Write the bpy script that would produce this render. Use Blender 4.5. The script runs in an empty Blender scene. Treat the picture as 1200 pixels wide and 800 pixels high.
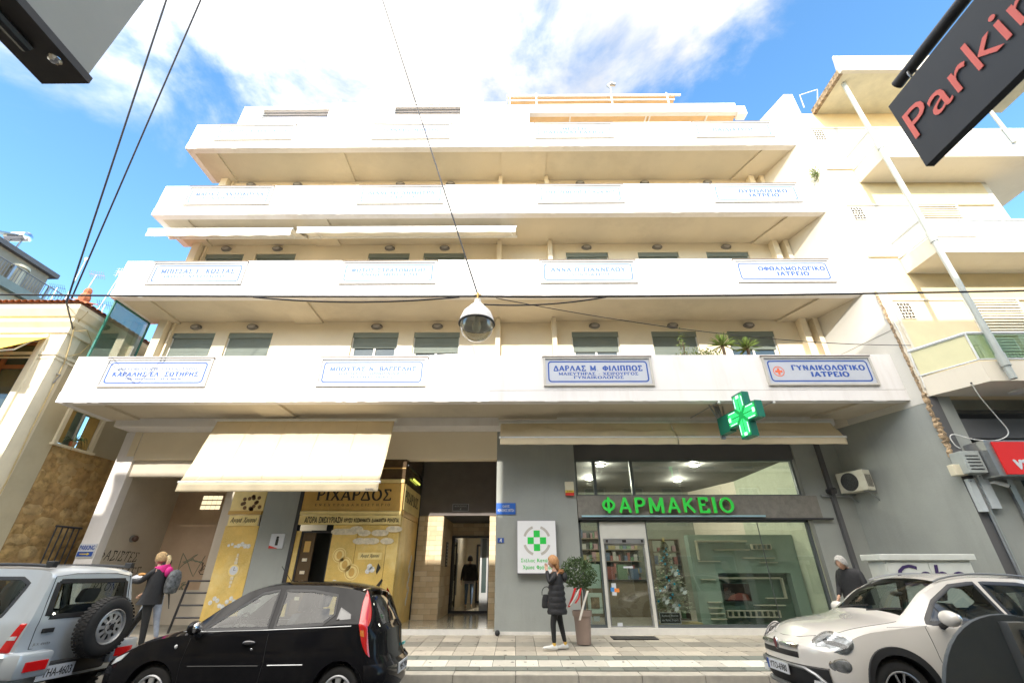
import bpy, bmesh, math, random
import numpy as np
from mathutils import Vector, Matrix, noise as mnoise
from math import radians as RAD, sin, cos, pi, tan, atan2, sqrt
random.seed(7)
scene = bpy.context.scene
C = scene.collection

# ------------------------------------------------------------------ camera
cam_d = bpy.data.cameras.new('camera'); cam = bpy.data.objects.new('camera', cam_d); C.objects.link(cam)
scene.camera = cam
cam_d.sensor_width = 36; cam_d.lens = 36*512.8/1200; cam_d.clip_start = 0.05; cam_d.clip_end = 3000
cam.location = (0, 0, 1.6)
cam.rotation_euler = (RAD(90+27.77), RAD(0.0), RAD(0.39))
cam_d.dof.use_dof = True; cam_d.dof.focus_distance = 10.5; cam_d.dof.aperture_fstop = 3.2

# ------------------------------------------------------------------ light
SUN_EL, SUN_AZ = 26.0, 8.0          # azimuth: degrees to the left behind the camera
S = Vector((-sin(RAD(SUN_AZ))*cos(RAD(SUN_EL)), -cos(RAD(SUN_AZ))*cos(RAD(SUN_EL)), sin(RAD(SUN_EL))))
sun_d = bpy.data.lights.new('sun', 'SUN'); sun = bpy.data.objects.new('sun', sun_d); C.objects.link(sun)
sun_d.energy = 2.0; sun_d.angle = RAD(0.55); sun_d.color = (1.0, 0.93, 0.82)
sun.rotation_euler = S.to_track_quat('Z', 'Y').to_euler(); sun.location = (-5, -20, 30)

w = bpy.data.worlds.new('World'); scene.world = w; w.use_nodes = True
nt = w.node_tree; N = nt.nodes; L = nt.links; N.clear()
out = N.new('ShaderNodeOutputWorld'); bg = N.new('ShaderNodeBackground'); bg.inputs['Strength'].default_value = 0.15
sky = N.new('ShaderNodeTexSky'); sky.sky_type = 'NISHITA'; sky.sun_disc = False
sky.sun_elevation = RAD(SUN_EL); sky.sun_rotation = atan2(S.x, S.y); sky.air_density = 1.0; sky.dust_density = 0.4; sky.ozone_density = 1.6
hs = N.new('ShaderNodeHueSaturation'); hs.inputs['Saturation'].default_value = 1.2; hs.inputs['Hue'].default_value = 0.496; hs.inputs['Value'].default_value = 1.02
tc = N.new('ShaderNodeTexCoord')
mp = N.new('ShaderNodeMapping'); mp.inputs['Scale'].default_value = (1.0, 1.0, 1.5)
n1 = N.new('ShaderNodeTexNoise'); n1.inputs['Scale'].default_value = 2.6; n1.inputs['Detail'].default_value = 9; n1.inputs['Roughness'].default_value = 0.58; n1.inputs['Distortion'].default_value = 0.35
dot = N.new('ShaderNodeVectorMath'); dot.operation = 'DOT_PRODUCT'
cd = Vector((-0.12, -0.25, 0.96)).normalized(); dot.inputs[1].default_value = cd
mr = N.new('ShaderNodeMapRange'); mr.inputs['From Min'].default_value = 0.38; mr.inputs['From Max'].default_value = 0.85; mr.inputs['To Min'].default_value = -0.22; mr.inputs['To Max'].default_value = 0.20
ad = N.new('ShaderNodeMath'); ad.operation = 'ADD'
cr = N.new('ShaderNodeMapRange'); cr.interpolation_type = 'SMOOTHSTEP'; cr.inputs['From Min'].default_value = 0.42; cr.inputs['From Max'].default_value = 0.68
n2 = N.new('ShaderNodeTexNoise'); n2.inputs['Scale'].default_value = 4.2; n2.inputs['Detail'].default_value = 9
cc = N.new('ShaderNodeMapRange'); cc.inputs['From Min'].default_value = 0.25; cc.inputs['From Max'].default_value = 0.7; cc.inputs['To Min'].default_value = 1.9; cc.inputs['To Max'].default_value = 3.6
cl = N.new('ShaderNodeCombineColor')
mx = N.new('ShaderNodeMixRGB')
L.new(tc.outputs['Generated'], mp.inputs['Vector']); L.new(mp.outputs[0], n1.inputs['Vector']); L.new(mp.outputs[0], n2.inputs['Vector'])
L.new(tc.outputs['Generated'], dot.inputs[0]); L.new(dot.outputs['Value'], mr.inputs['Value'])
L.new(n1.outputs['Fac'], ad.inputs[0]); L.new(mr.outputs[0], ad.inputs[1]); L.new(ad.outputs[0], cr.inputs['Value'])
L.new(n2.outputs['Fac'], cc.inputs['Value'])
# clouds are brighter towards the sun (forward scattering)
sd = N.new('ShaderNodeVectorMath'); sd.operation = 'DOT_PRODUCT'; sd.inputs[1].default_value = S; L.new(tc.outputs['Generated'], sd.inputs[0])
sr = N.new('ShaderNodeMapRange'); sr.interpolation_type = 'SMOOTHSTEP'; sr.inputs['From Min'].default_value = -0.2; sr.inputs['From Max'].default_value = 1.0; sr.inputs['To Min'].default_value = 1.0; sr.inputs['To Max'].default_value = 5.2; L.new(sd.outputs['Value'], sr.inputs['Value'])
sm = N.new('ShaderNodeMath'); sm.operation = 'MULTIPLY'; L.new(cc.outputs[0], sm.inputs[0]); L.new(sr.outputs[0], sm.inputs[1])
for k, g_ in (('Red', 1.0), ('Green', 0.95), ('Blue', 0.87)):
    mm_ = N.new('ShaderNodeMath'); mm_.operation = 'MULTIPLY'; mm_.inputs[1].default_value = g_; L.new(sm.outputs[0], mm_.inputs[0]); L.new(mm_.outputs[0], cl.inputs[k])
L.new(sky.outputs[0], hs.inputs['Color']); L.new(hs.outputs[0], mx.inputs[1]); L.new(cl.outputs[0], mx.inputs[2]); L.new(cr.outputs[0], mx.inputs[0])
L.new(mx.outputs[0], bg.inputs['Color']); L.new(bg.outputs[0], out.inputs[0])

vs = scene.view_settings; vs.view_transform = 'Standard'; vs.look = 'None'; vs.exposure = 1.72; vs.gamma = 1; vs.use_curve_mapping = False

# ------------------------------------------------------------------ materials
MT = {}
def pm(name, col, rough=0.7, metal=0.0, var=0.12, scale=3.0, bump=0.0, bscale=40.0, dirt=None, dscale=0.6, damt=0.5, streak=False, spec=0.5, coat=0.0, emit=None, es=0.0, sub=0.0):
    if name in MT: return MT[name]
    m = bpy.data.materials.new(name); m.use_nodes = True; t = m.node_tree; n = t.nodes; l = t.links
    b = n['Principled BSDF']; b.inputs['Roughness'].default_value = rough; b.inputs['Metallic'].default_value = metal
    b.inputs['Specular IOR Level'].default_value = spec; b.inputs['Coat Weight'].default_value = coat
    if coat: b.inputs['Coat Roughness'].default_value = 0.03
    co = n.new('ShaderNodeTexCoord')
    no = n.new('ShaderNodeTexNoise'); no.inputs['Scale'].default_value = scale; no.inputs['Detail'].default_value = 7; no.inputs['Roughness'].default_value = 0.6
    l.new(co.outputs['Object'], no.inputs['Vector'])
    ra = n.new('ShaderNodeMapRange'); ra.inputs['From Min'].default_value = 0.3; ra.inputs['From Max'].default_value = 0.7
    ra.inputs['To Min'].default_value = 1-var; ra.inputs['To Max'].default_value = 1+var*0.6
    l.new(no.outputs['Fac'], ra.inputs['Value'])
    mu = n.new('ShaderNodeVectorMath'); mu.operation = 'SCALE'; mu.inputs[0].default_value = col[:3]
    l.new(ra.outputs[0], mu.inputs['Scale']); last = mu.outputs[0]
    if dirt:
        nd = n.new('ShaderNodeTexNoise'); nd.inputs['Scale'].default_value = dscale; nd.inputs['Detail'].default_value = 9; nd.inputs['Roughness'].default_value = 0.68
        if streak:
            ma = n.new('ShaderNodeMapping'); ma.inputs['Scale'].default_value = (3.0, 3.0, 0.35); l.new(co.outputs['Object'], ma.inputs['Vector']); l.new(ma.outputs[0], nd.inputs['Vector'])
        else: l.new(co.outputs['Object'], nd.inputs['Vector'])
        rd = n.new('ShaderNodeMapRange'); rd.inputs['From Min'].default_value = 0.5; rd.inputs['From Max'].default_value = 0.75; rd.inputs['To Max'].default_value = damt
        l.new(nd.outputs['Fac'], rd.inputs['Value'])
        mi = n.new('ShaderNodeMixRGB'); mi.inputs[2].default_value = (*dirt, 1); l.new(rd.outputs[0], mi.inputs[0]); l.new(last, mi.inputs[1]); last = mi.outputs[0]
    l.new(last, b.inputs['Base Color'])
    if bump:
        nb = n.new('ShaderNodeTexNoise'); nb.inputs['Scale'].default_value = bscale; nb.inputs['Detail'].default_value = 5
        l.new(co.outputs['Object'], nb.inputs['Vector'])
        bu = n.new('ShaderNodeBump'); bu.inputs['Strength'].default_value = bump; bu.inputs['Distance'].default_value = 0.02
        l.new(nb.outputs['Fac'], bu.inputs['Height']); l.new(bu.outputs[0], b.inputs['Normal'])
    if emit: b.inputs['Emission Color'].default_value = (*emit, 1); b.inputs['Emission Strength'].default_value = es
    MT[name] = m; return m
def glassm(name, tint=(0.8, 0.88, 0.85), refl=0.09, rough=0.01):
    if name in MT: return MT[name]
    m = bpy.data.materials.new(name); m.use_nodes = True; t = m.node_tree; n = t.nodes; l = t.links; n.clear()
    o = n.new('ShaderNodeOutputMaterial'); tr = n.new('ShaderNodeBsdfTransparent'); tr.inputs[0].default_value = (*tint, 1)
    gl = n.new('ShaderNodeBsdfGlossy'); gl.inputs['Roughness'].default_value = rough
    lw = n.new('ShaderNodeLayerWeight'); lw.inputs['Blend'].default_value = 0.35
    rr = n.new('ShaderNodeMapRange'); rr.inputs['To Min'].default_value = refl; rr.inputs['To Max'].default_value = 1.0
    pw = n.new('ShaderNodeMath'); pw.operation = 'POWER'; pw.inputs[1].default_value = 2.2
    l.new(lw.outputs['Facing'], pw.inputs[0]); l.new(pw.outputs[0], rr.inputs['Value'])
    ms = n.new('ShaderNodeMixShader'); l.new(rr.outputs[0], ms.inputs[0]); l.new(tr.outputs[0], ms.inputs[1]); l.new(gl.outputs[0], ms.inputs[2]); l.new(ms.outputs[0], o.inputs[0])
    MT[name] = m; return m

WHITE = pm('white_masonry_paint', (0.76, 0.73, 0.71), 0.85, var=0.05, scale=0.8, bump=0.08, bscale=60, dirt=(0.55, 0.50, 0.44), dscale=0.9, damt=0.42, streak=True)
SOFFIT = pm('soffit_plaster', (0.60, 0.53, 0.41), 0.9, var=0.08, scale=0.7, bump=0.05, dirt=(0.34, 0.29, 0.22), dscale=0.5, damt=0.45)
CREAM = pm('cream_wall_paint', (0.80, 0.70, 0.52), 0.85, var=0.05, scale=0.8, bump=0.06, dirt=(0.6, 0.5, 0.36), dscale=0.7, damt=0.25)
GREY = pm('grey_wall_paint', (0.31, 0.325, 0.305), 0.75, var=0.10, scale=0.9, bump=0.12, bscale=25, dirt=(0.22, 0.23, 0.215), dscale=0.8, damt=0.45, streak=True)
DGREY = pm('dark_grey_paint', (0.10, 0.10, 0.105), 0.75, var=0.1, scale=1.2, bump=0.1)
BROWNW = pm('brown_wall_plaster', (0.50, 0.36, 0.24), 0.85, var=0.1, scale=1.0, bump=0.1, dirt=(0.28, 0.2, 0.14), damt=0.4)
TAUPE = pm('taupe_wall_plaster', (0.56, 0.50, 0.41), 0.85, var=0.08, scale=1.0, bump=0.1, dirt=(0.33, 0.28, 0.22), damt=0.4)
METAL = pm('grey_metal', (0.35, 0.36, 0.37), 0.4, metal=0.8, var=0.1)
DMETAL = pm('dark_metal', (0.05, 0.05, 0.055), 0.45, metal=0.4, var=0.2)
WMETAL = pm('white_metal_paint', (0.74, 0.74, 0.72), 0.45, var=0.06, dirt=(0.5, 0.46, 0.4), dscale=2, damt=0.3)
CHROME = pm('chrome', (0.75, 0.75, 0.77), 0.12, metal=1.0, var=0.03)
BLACK = pm('black_plastic', (0.018, 0.018, 0.02), 0.5, var=0.2)
RUBBER = pm('tyre_rubber', (0.022, 0.022, 0.023), 0.8, var=0.2, bump=0.2, bscale=80)
BLUEL = pm('blue_letter_paint', (0.02, 0.075, 0.33), 0.5, var=0.05)
LBLUE = pm('faded_blue_paint', (0.06, 0.13, 0.36), 0.6, var=0.1)
PLATE = pm('sign_plate_white', (0.58, 0.60, 0.64), 0.5, var=0.04, scale=2)
CABLE = pm('black_cable', (0.02, 0.02, 0.025), 0.6)
FABRIC = pm('awning_canvas', (0.74, 0.62, 0.42), 0.9, var=0.06, scale=1.5, bump=0.15, bscale=8, dirt=(0.5, 0.42, 0.31), dscale=1.0, damt=0.4)
GLASS = glassm('window_glass'); DGLASS = glassm('shop_glass', (0.86, 0.90, 0.87), 0.07)
CGLASS = glassm('car_glass', (0.62, 0.68, 0.66), 0.05)
PANE = pm('dark_window_pane', (0.05, 0.07, 0.07), 0.06, spec=0.8, var=0.1)
SHUT = pm('grey_green_shutter', (0.20, 0.235, 0.21), 0.6, var=0.06)
LEAF = pm('leaf_green', (0.055, 0.095, 0.03), 0.55, var=0.35, scale=12)
LEAF2 = pm('leaf_light_green', (0.14, 0.20, 0.04), 0.5, var=0.3, scale=12)

# ------------------------------------------------------------------ mesh helpers
class MB:
    def __init__(s): s.v = []; s.f = []; s.mi = []; s.cur = 0
    def add(s, vs, fs):
        b = len(s.v); s.v += [tuple(p) for p in vs]; s.f += [tuple(i+b for i in f) for f in fs]; s.mi += [s.cur]*len(fs); return s
    def box(s, x0, x1, y0, y1, z0, z1):
        return s.add([(x0,y0,z0),(x1,y0,z0),(x1,y1,z0),(x0,y1,z0),(x0,y0,z1),(x1,y0,z1),(x1,y1,z1),(x0,y1,z1)],
                     [(0,3,2,1),(4,5,6,7),(0,1,5,4),(1,2,6,5),(2,3,7,6),(3,0,4,7)])
    def prism(s, pts, d):           # polygon (3d points) extruded by vector d
        n = len(pts); d = Vector(d); P = [Vector(p) for p in pts]; Q = [p+d for p in P]
        return s.add(P+Q, [tuple(range(n-1, -1, -1)), tuple(range(n, 2*n))]+[(i, (i+1) % n, n+(i+1) % n, n+i) for i in range(n)])
    def tube(s, pts, r, seg=8, cap=True):
        P = [Vector(p) for p in pts]; rs = r if isinstance(r, (list, tuple)) else [r]*len(P); vs = []; n = len(P)
        up = None
        for i in range(n):
            t = (P[min(i+1, n-1)]-P[max(i-1, 0)]).normalized()
            if up is None or abs(t.dot(up)) > 0.98: up = Vector((0, 0, 1)) if abs(t.z) < 0.9 else Vector((1, 0, 0))
            a = t.cross(up).normalized(); b = a.cross(t).normalized(); up = b
            for k in range(seg):
                q = 2*pi*k/seg; vs.append(P[i]+(a*cos(q)+b*sin(q))*rs[i])
        fs = [(i*seg+k, i*seg+(k+1) % seg, (i+1)*seg+(k+1) % seg, (i+1)*seg+k) for i in range(n-1) for k in range(seg)]
        if cap: fs += [tuple(range(seg-1, -1, -1)), tuple(range((n-1)*seg, n*seg))]
        return s.add(vs, fs)
    def lathe(s, prof, c=(0,0,0), axis='Z', seg=24, cap=True):   # prof: (radius, height)
        vs = []; c = Vector(c)
        for r, h in prof:
            for k in range(seg):
                a = 2*pi*k/seg; x, y = r*cos(a), r*sin(a)
                p = {'Z': (x, y, h), 'Y': (x, h, y), 'X': (h, x, y)}[axis]; vs.append(c+Vector(p))
        n = len(prof)
        fs = [(i*seg+k, i*seg+(k+1) % seg, (i+1)*seg+(k+1) % seg, (i+1)*seg+k) for i in range(n-1) for k in range(seg)]
        if cap: fs += [tuple(range(seg-1, -1, -1)), tuple(range((n-1)*seg, n*seg))]
        return s.add(vs, fs)
    def ball(s, c, r, seg=12, rings=8):
        r = r if isinstance(r, (tuple, list)) else (r, r, r); vs = []; fs = []
        for i in range(rings+1):
            t = pi*i/rings
            for k in range(seg): vs.append((c[0]+r[0]*sin(t)*cos(2*pi*k/seg), c[1]+r[1]*sin(t)*sin(2*pi*k/seg), c[2]+r[2]*cos(t)))
        for i in range(rings):
            for k in range(seg): fs.append((i*seg+k, (i+1)*seg+k, (i+1)*seg+(k+1) % seg, i*seg+(k+1) % seg))
        return s.add(vs, fs)
    def grid(s, fn, nu, nv):
        vs = [fn(i/nu, j/nv) for i in range(nu+1) for j in range(nv+1)]
        return s.add(vs, [(i*(nv+1)+j, (i+1)*(nv+1)+j, (i+1)*(nv+1)+j+1, i*(nv+1)+j+1) for i in range(nu) for j in range(nv)])
    def loft(s, rings, cap=True):
        n = len(rings[0]); vs = [p for r in rings for p in r]
        fs = [(i*n+k, i*n+(k+1) % n, (i+1)*n+(k+1) % n, (i+1)*n+k) for i in range(len(rings)-1) for k in range(n)]
        if cap: fs += [tuple(range(n-1, -1, -1)), tuple(range((len(rings)-1)*n, len(rings)*n))]
        return s.add(vs, fs)
    def build(s, name, mat, parent=None, smooth=False, label=None, kind=None, bevel=0.0, local=False, angle=35):
        me = bpy.data.meshes.new(name); me.from_pydata([tuple(p) for p in s.v], [], s.f)
        mats = mat if isinstance(mat, (list, tuple)) else [mat]
        for m in mats: me.materials.append(m)
        if len(mats) > 1: me.polygons.foreach_set('material_index', s.mi)
        bm = bmesh.new(); bm.from_mesh(me); bmesh.ops.recalc_face_normals(bm, faces=bm.faces)
        if bevel: bmesh.ops.bevel(bm, geom=bm.edges[:], offset=bevel, segments=2, profile=0.5, affect='EDGES')
        bm.to_mesh(me); bm.free()
        if smooth:
            me.shade_smooth()
            if angle < 180: me.set_sharp_from_angle(angle=RAD(angle))
        o = bpy.data.objects.new(name, me); C.objects.link(o)
        if parent is not None: adopt(o, parent, local)
        if label: o['label'] = label
        if kind: o['kind'] = kind
        return o
def adopt(o, parent, local=False):
    o.parent = parent
    if parent.type == 'EMPTY' and not local: o.matrix_parent_inverse = parent.matrix_basis.inverted()
def tag(o, label, cat, group=None):
    o['label'] = label; o['category'] = cat
    if group: o['group'] = group
    return o
def thing(name, label, cat, loc=(0, 0, 0), rz=0.0, group=None):
    o = bpy.data.objects.new(name, None); C.objects.link(o); o.empty_display_size = 0.2
    o.location = loc; o.rotation_euler = (0, 0, rz)
    o.matrix_basis = Matrix.Translation(loc) @ Matrix.Rotation(rz, 4, 'Z')
    return tag(o, label, cat, group)
def bx(name, mat, parent, *d, **k): return MB().box(*d).build(name, mat, parent, **k)
def copy_tree(o, parent=None):
    c = o.copy(); C.objects.link(c)
    if parent is not None: c.parent = parent
    for ch in list(o.children): copy_tree(ch, c)
    return c
def struct(o): o['kind'] = 'structure'; return o

def text_mesh(s, bold=0.0, extrude=0.002, shear=0.0, spacing=1.0):
    cu = bpy.data.curves.new('t', 'FONT'); cu.body = s; cu.size = 1; cu.extrude = 0.5; cu.offset = bold; cu.shear = shear; cu.space_character = spacing
    cu.resolution_u = 3; cu.align_x = 'CENTER'
    o = bpy.data.objects.new('t', cu); C.objects.link(o); bpy.context.view_layer.update()
    me = bpy.data.meshes.new_from_object(o.evaluated_get(bpy.context.evaluated_depsgraph_get()))
    v = [tuple(p.co) for p in me.vertices]; f = [tuple(p.vertices) for p in me.polygons]
    C.objects.unlink(o); bpy.data.objects.remove(o); bpy.data.curves.remove(cu); bpy.data.meshes.remove(me)
    return v, f
# ------------------------------------------------------------------ drawn Greek letters (pen strokes)
def _arc(cx, cy, rx, ry, a0, a1, n=14): return [(cx+rx*cos(RAD(a0+(a1-a0)*k/n)), cy+ry*sin(RAD(a0+(a1-a0)*k/n))) for k in range(n+1)]
# each glyph: width, [(weight, points)], [serif feet x,y]; weight 2 = thick stem, 1 = thin
GL_ = {
'Α': (.78, [(1, [(.04, 0), (.38, 1)]), (2, [(.38, 1), (.72, 0)]), (1, [(.16, .32), (.6, .32)])], [(.04, 0), (.72, 0)]),
'Β': (.66, [(2, [(.12, 0), (.12, 1)]), (1, [(.12, 1), (.36, 1)]+_arc(.36, .76, .2, .24, 90, -90)[1:]+[(.12, .52)]), (2, [(.36, .52)]+_arc(.38, .26, .22, .26, 90, -90)[1:]), (1, [(.38, 0), (.12, 0)])], []),
'Γ': (.62, [(2, [(.14, 0), (.14, 1)]), (1, [(.14, .98), (.58, .98), (.58, .82)])], [(.14, 0), (.1, 1)]),
'Δ': (.78, [(1, [(.04, .03), (.38, 1)]), (2, [(.38, 1), (.72, .03)]), (1, [(.04, .03), (.72, .03)])], []),
'Ε': (.64, [(2, [(.14, 0), (.14, 1)]), (1, [(.14, .97), (.56, .97), (.56, .84)]), (1, [(.14, .52), (.46, .52)]), (1, [(.14, .03), (.6, .03), (.6, .18)])], [(.12, 1), (.12, 0)]),
'Ζ': (.66, [(1, [(.08, .84), (.08, .97), (.58, .97)]), (2, [(.56, .95), (.08, .05)]), (1, [(.06, .03), (.6, .03), (.6, .18)])], []),
'Η': (.80, [(2, [(.15, 0), (.15, 1)]), (2, [(.65, 0), (.65, 1)]), (1, [(.15, .52), (.65, .52)])], [(.15, 0), (.15, 1), (.65, 0), (.65, 1)]),
'Θ': (.82, [(2, _arc(.41, .5, .33, .48, 0, 360, 26)), (1, [(.24, .5), (.58, .5)])], []),
'Ι': (.30, [(2, [(.15, 0), (.15, 1)])], [(.15, 0), (.15, 1)]),
'Κ': (.78, [(2, [(.15, 0), (.15, 1)]), (1, [(.62, 1), (.16, .42)]), (2, [(.30, .58), (.70, 0)])], [(.15, 0), (.15, 1), (.62, 1), (.68, 0)]),
'Λ': (.78, [(1, [(.06, 0), (.38, 1)]), (2, [(.38, 1), (.70, 0)])], [(.06, 0), (.70, 0)]),
'Μ': (.94, [(1, [(.14, 0), (.14, 1)]), (2, [(.14, 1), (.47, .12)]), (1, [(.47, .12), (.8, 1)]), (2, [(.8, 1), (.8, 0)])], [(.14, 0), (.8, 0), (.1, 1), (.84, 1)]),
'Ν': (.80, [(1, [(.14, 0), (.14, 1)]), (2, [(.14, 1), (.66, .02)]), (1, [(.66, 0), (.66, 1)])], [(.14, 0), (.1, 1), (.66, 1)]),
'Ξ': (.66, [(1, [(.08, .84), (.08, .97), (.58, .97), (.58, .84)]), (1, [(.18, .5), (.48, .5)]), (1, [(.06, .18), (.06, .03), (.6, .03), (.6, .18)])], []),
'Ο': (.82, [(2, _arc(.41, .5, .33, .48, 0, 360, 26))], []),
'Π': (.80, [(2, [(.15, 0), (.15, 1)]), (2, [(.65, 0), (.65, 1)]), (1, [(.15, .97), (.65, .97)])], [(.15, 0), (.15, 1), (.65, 0), (.65, 1)]),
'Ρ': (.64, [(2, [(.14, 0), (.14, 1)]), (1, [(.14, .98), (.34, .98)]+_arc(.36, .74, .22, .24, 90, -90)[1:]+[(.14, .5)])], [(.14, 0), (.1, 1)]),
'Σ': (.68, [(1, [(.58, .82), (.58, .97), (.08, .97)]), (2, [(.1, .95), (.36, .52)]), (1, [(.36, .52), (.08, .05)]), (1, [(.06, .03), (.62, .03), (.62, .2)])], []),
'Τ': (.72, [(2, [(.36, 0), (.36, 1)]), (1, [(.06, .82), (.06, .97), (.66, .97), (.66, .82)])], [(.36, 0)]),
'Υ': (.76, [(2, [(.06, 1), (.38, .48)]), (1, [(.70, 1), (.38, .48)]), (2, [(.38, .5), (.38, 0)])], [(.38, 0), (.08, 1), (.68, 1)]),
'Φ': (.84, [(2, [(.42, 0), (.42, 1)]), (2, _arc(.42, .5, .34, .30, 0, 360, 24))], [(.42, 0), (.42, 1)]),
'Χ': (.76, [(2, [(.08, 1), (.68, 0)]), (1, [(.66, 1), (.08, 0)])], [(.08, 1), (.66, 1), (.08, 0), (.68, 0)]),
'Ψ': (.84, [(2, [(.42, 0), (.42, 1)]), (2, [(.1, 1)]+_arc(.42, .62, .32, .34, 180, 360)+[(.74, 1)])], [(.42, 0)]),
'Ω': (.84, [(1, [(.08, .03), (.30, .03)]), (2, [(.30, .04)]+_arc(.42, .58, .32, .39, 235, -55, 20)+[(.54, .04)]), (1, [(.54, .03), (.76, .03)])], []),
'-': (.40, [(2, [(.06, .42), (.34, .42)])], []), '.': (.26, [(2, [(.09, .03), (.17, .03)])], []), '/': (.45, [(1, [(.04, -.05), (.40, 1.05)])], []), ' ': (.42, [], []),
'0': (.62, [(2, _arc(.31, .5, .23, .47, 0, 360, 20))], []), '1': (.42, [(2, [(.08, .8), (.24, .98), (.24, 0)])], []), '2': (.6, [(2, _arc(.3, .74, .2, .23, 160, -40)+[(.08, .04), (.54, .04)])], []),
'3': (.6, [(2, _arc(.28, .75, .2, .22, 150, -90)), (2, _arc(.28, .27, .23, .25, 90, -150))], []), '4': (.62, [(2, [(.42, 0), (.42, .98), (.06, .3), (.56, .3)])], []), '5': (.6, [(2, [(.5, .96), (.14, .96), (.12, .55)]), (2, [(.12, .56)]+_arc(.28, .31, .23, .28, 100, -150))], []),
'6': (.6, [(2, _arc(.3, .29, .22, .27, 0, 360, 18)), (2, [(.09, .35), (.16, .7), (.44, .97)])], []), '7': (.58, [(2, [(.06, .96), (.52, .96), (.2, 0)])], []), '8': (.6, [(2, _arc(.3, .75, .18, .22, 0, 360, 16)), (2, _arc(.3, .27, .22, .26, 0, 360, 16))], []), '9': (.6, [(2, _arc(.3, .70, .22, .27, 0, 360, 18)), (2, [(.51, .65), (.44, .3), (.16, .03)])], []),
# lower case
'α': (.60, [(1, _arc(.26, .33, .19, .32, 40, 330, 16)), (1, [(.5, .66), (.4, .2), (.46, .02), (.56, .04)])], []), 'γ': (.52, [(1, [(.04, .64), (.26, 0), (.26, -.26)]), (1, [(.26, 0), (.46, .66)])], []), 'ε': (.46, [(1, _arc(.25, .49, .16, .16, 40, 270, 10)), (1, _arc(.25, .17, .19, .17, 90, 320, 10))], []),
'ι': (.24, [(1, [(.1, .66), (.1, .08), (.2, .02)])], []), 'κ': (.50, [(1, [(.1, 0), (.1, .66)]), (1, [(.42, .66), (.12, .3), (.46, 0)])], []), 'λ': (.52, [(1, [(.1, .98), (.2, .9), (.46, 0)]), (1, [(.28, .62), (.05, 0)])], []), 'ν': (.50, [(1, [(.05, .66), (.25, 0), (.45, .66)])], []),
'ο': (.54, [(1, _arc(.27, .33, .20, .32, 0, 360, 18))], []), 'π': (.60, [(1, [(.03, .6), (.56, .6)]), (1, [(.17, .6), (.14, 0)]), (1, [(.42, .6), (.42, .06), (.52, .02)])], []), 'ρ': (.54, [(1, _arc(.29, .33, .19, .32, 0, 360, 18)), (1, [(.1, .33), (.08, -.28)])], []), 'σ': (.58, [(1, _arc(.26, .31, .20, .30, 0, 360, 18)), (1, [(.26, .61), (.54, .61)])], []),
'ς': (.46, [(1, [(.42, .58)]+_arc(.26, .36, .19, .28, 60, 220, 10)+[(.3, .02), (.36, -.1), (.26, -.2)])], []), 'τ': (.46, [(1, [(.03, .6), (.43, .6)]), (1, [(.22, .6), (.22, .08), (.34, .02)])], []), 'υ': (.52, [(1, [(.06, .66)]+_arc(.25, .22, .18, .21, 180, 340, 10)+[(.44, .66)])], []), 'ω': (.72, [(1, [(.14, .64)]+_arc(.2, .22, .15, .21, 150, 350, 10)+[(.35, .5)]+_arc(.50, .22, .15, .21, 190, 390, 10)+[(.56, .64)])], []), 'η': (.52, [(1, [(.08, .66), (.08, 0)]), (1, [(.08, .44)]+_arc(.26, .46, .17, .19, 150, 0, 8)+[(.43, -.26)])], []), 'χ': (.5, [(1, [(.04, .66), (.46, -.2)]), (1, [(.46, .66), (.04, -.2)])], []),
}
for a_, b_ in (('ά', 'α'), ('έ', 'ε'), ('ό', 'ο'), ('ύ', 'υ'), ('ώ', 'ω'), ('ῦ', 'υ'), ('Ἀ', 'Α')):
    g_ = GL_[b_]; GL_[a_] = (g_[0], g_[1]+[(1, [(g_[0]*.5, .78), (g_[0]*.5+.08, .94)])], g_[2])
def stroke_text(s, bold=0.0, shear=0.0, spacing=1.0, serif=True):
    """returns verts (x, y, z) and faces; z from -0.5 to 0.5 like the built-in letters"""
    V, F = [], []; x = 0.0; t2 = 0.075+bold*1.6; t1 = (0.05 if serif else 0.062)+bold*1.2; lay = 0
    if not serif: t1 = t2
    def quad(P, k):
        b = len(V); h = 0.5-0.035*k
        for z in (h, -0.5):
            for p in P: V.append((p[0]+shear*p[1], p[1], z))
        n = len(P); F.append(tuple(range(b, b+n)))
        for i in range(n): F.append((b+i, b+(i+1) % n, b+n+(i+1) % n, b+n+i))
    for ch in s:
        w_, st, sf = GL_[ch]
        for k, (wt, pts) in enumerate(st):
            hw = (t2 if wt == 2 else t1)
            for i in range(len(pts)-1):
                (x0, y0), (x1, y1) = pts[i], pts[i+1]; dx, dy = x1-x0, y1-y0; l_ = sqrt(dx*dx+dy*dy) or 1; 
                hh = hw if wt == 1 or not serif else hw*(0.55+0.45*abs(dy)/l_)
                nx, ny = -dy/l_*hh, dx/l_*hh; ex, ey = (dx/l_*hh*0.35, dy/l_*hh*0.35) if len(pts) > 2 and serif else ((dx/l_*hh, dy/l_*hh) if len(pts) in (3, 4, 5) else ((dx/l_*hh*0.3, dy/l_*hh*0.3) if len(pts) > 5 else (0, 0)))
                quad([(x+x0-ex+nx, y0-ey+ny), (x+x0-ex-nx, y0-ey-ny), (x+x1+ex-nx, y1+ey-ny), (x+x1+ex+nx, y1+ey+ny)], 1+k*2+(i % 2))
        if serif:
            for (sx, sy) in sf: yy = 0.0 if sy == 0 else 1.0-0.05; quad([(x+sx-0.15, yy), (x+sx+0.15, yy), (x+sx+0.15, yy+0.05), (x+sx-0.15, yy+0.05)], 9)
        x += (w_+0.10+bold)*spacing
    return V, F
_tc = {}
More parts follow.
